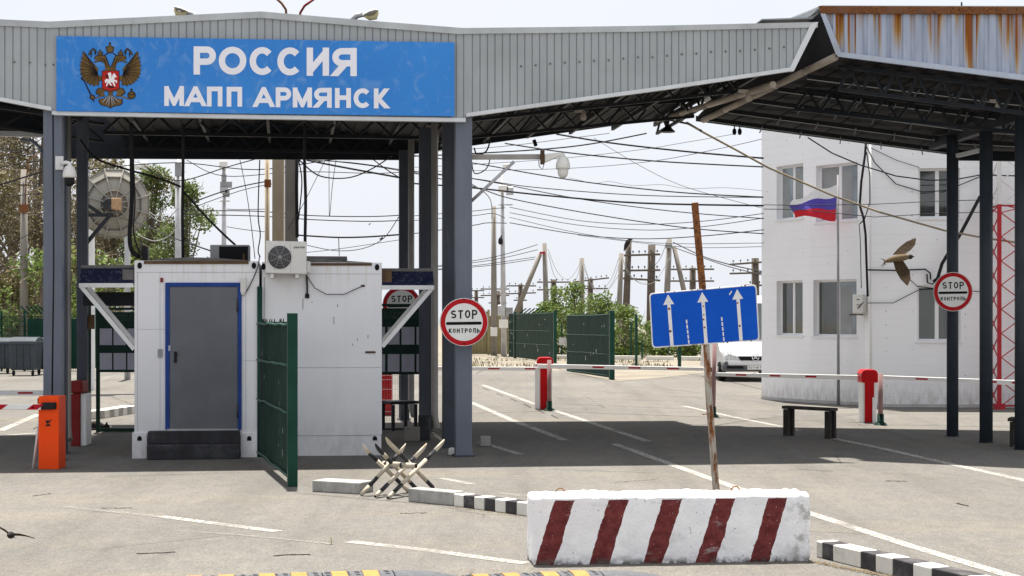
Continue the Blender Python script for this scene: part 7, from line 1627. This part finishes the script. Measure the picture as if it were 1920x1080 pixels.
tiny_bird(715, 447, 34, 9, 'small swallow by the thick cable above the plain cabin'); tiny_bird(693, 420, 60, 5, 'tiny distant swallow in the opening under the gable')
kc = W(1177, 458, 107.4); kt_ = thing('crow', 'black crow perched on the bent wooden pole', 'bird', kc); mb = MB(); mb.tube([kc + V(p) for p in ((-.25, 0, -.45), (-.12, 0, -.1), (.0, 0, .12), (.1, 0, .3), (.2, 0, .34), (.34, 0, .30))], [.03, .14, .17, .1, .08, .01], 10); mb.build('body', M['birddark'], kt_)

# ------------------------------------------------------------------ cracks and litter on the asphalt
M['crack'] = mat('dark_crack', (.035, .030, .027), .95, var=.3, vs=8)
mb = MB(); r = random.Random(11)
for x0, y0, x1, y1, w_ in ((256, 1038.5, 328, 1036, .035), (512, 1042, 582, 1039.5, .04), (190, 953.5, 248, 952.5, .02), (750, 963, 800, 962, .015), (905, 727, 1060, 790, .03), (60, 930, 96, 926, .02), (1150, 905, 1235, 898, .012), (1660, 902, 1700, 903, .02), (1795, 944, 1815, 949, .03), (1500, 880, 1560, 884, .012)):
    n_ = 12; pts = [G(x0 + (x1 - x0) * i / n_, y0 + (y1 - y0) * i / n_ + r.uniform(-.8, .8)) for i in range(n_ + 1)]
    for i in range(n_):
        if x0 == 905 and i % 2: continue
        a, b = pts[i], pts[i + 1]; d = (b - a).normalized(); q = V((-d.y, d.x, 0)) * w_ * r.uniform(.3, .7); q2 = V((-d.y, d.x, 0)) * w_ * r.uniform(.3, .7)
        mb.face([V((p.x, p.y, .0035)) for p in (a - q, b - q2, b + q2, a + q)])
struct(mb.build('asphalt_cracks', M['crack']))
vs = []; fs = []
def litter(p, s_):
    a = r.uniform(0, 6.28); d = V((math.cos(a), math.sin(a), r.uniform(0, .35))) * s_; w_ = V((-math.sin(a), math.cos(a), 0)) * s_ * .22; q = V((p.x, p.y, .004 + r.random() * .006)); k = len(vs); vs.extend([q - w_, q + w_, q + d]); fs.append((k, k + 1, k + 2))
for _ in range(420):
    t = r.random(); p = lerp(G(1528, 1052), G(1690, 1084), t) + V((r.gauss(-.03, .035), r.gauss(-.05, .03), 0)); litter(p, r.uniform(.008, .035))
for _ in range(260): p = lerp(G(1000, 1061), G(1522, 1054), r.random()) + V((0, r.uniform(-.06, .0), 0)); litter(p, r.uniform(.004, .014))
for _ in range(240): p = lerp(G(852, 951), G(976, 967.5), r.random()) + V((r.uniform(-.05, .02), r.uniform(-.08, 0), 0)); litter(p, r.uniform(.006, .022))
for _ in range(300): p = G(r.uniform(0, 1900), 868 + 212 * r.random() ** 1.2); litter(p, r.uniform(.006, .016))
me = bpy.data.meshes.new('dry_litter'); me.from_pydata(vs, [], fs); me.materials.append(mat('straw_litter', (.15, .105, .05), .95, var=.4, vs=9)); o = bpy.data.objects.new('dry_litter', me); COL.objects.link(o); o['kind'] = 'stuff'
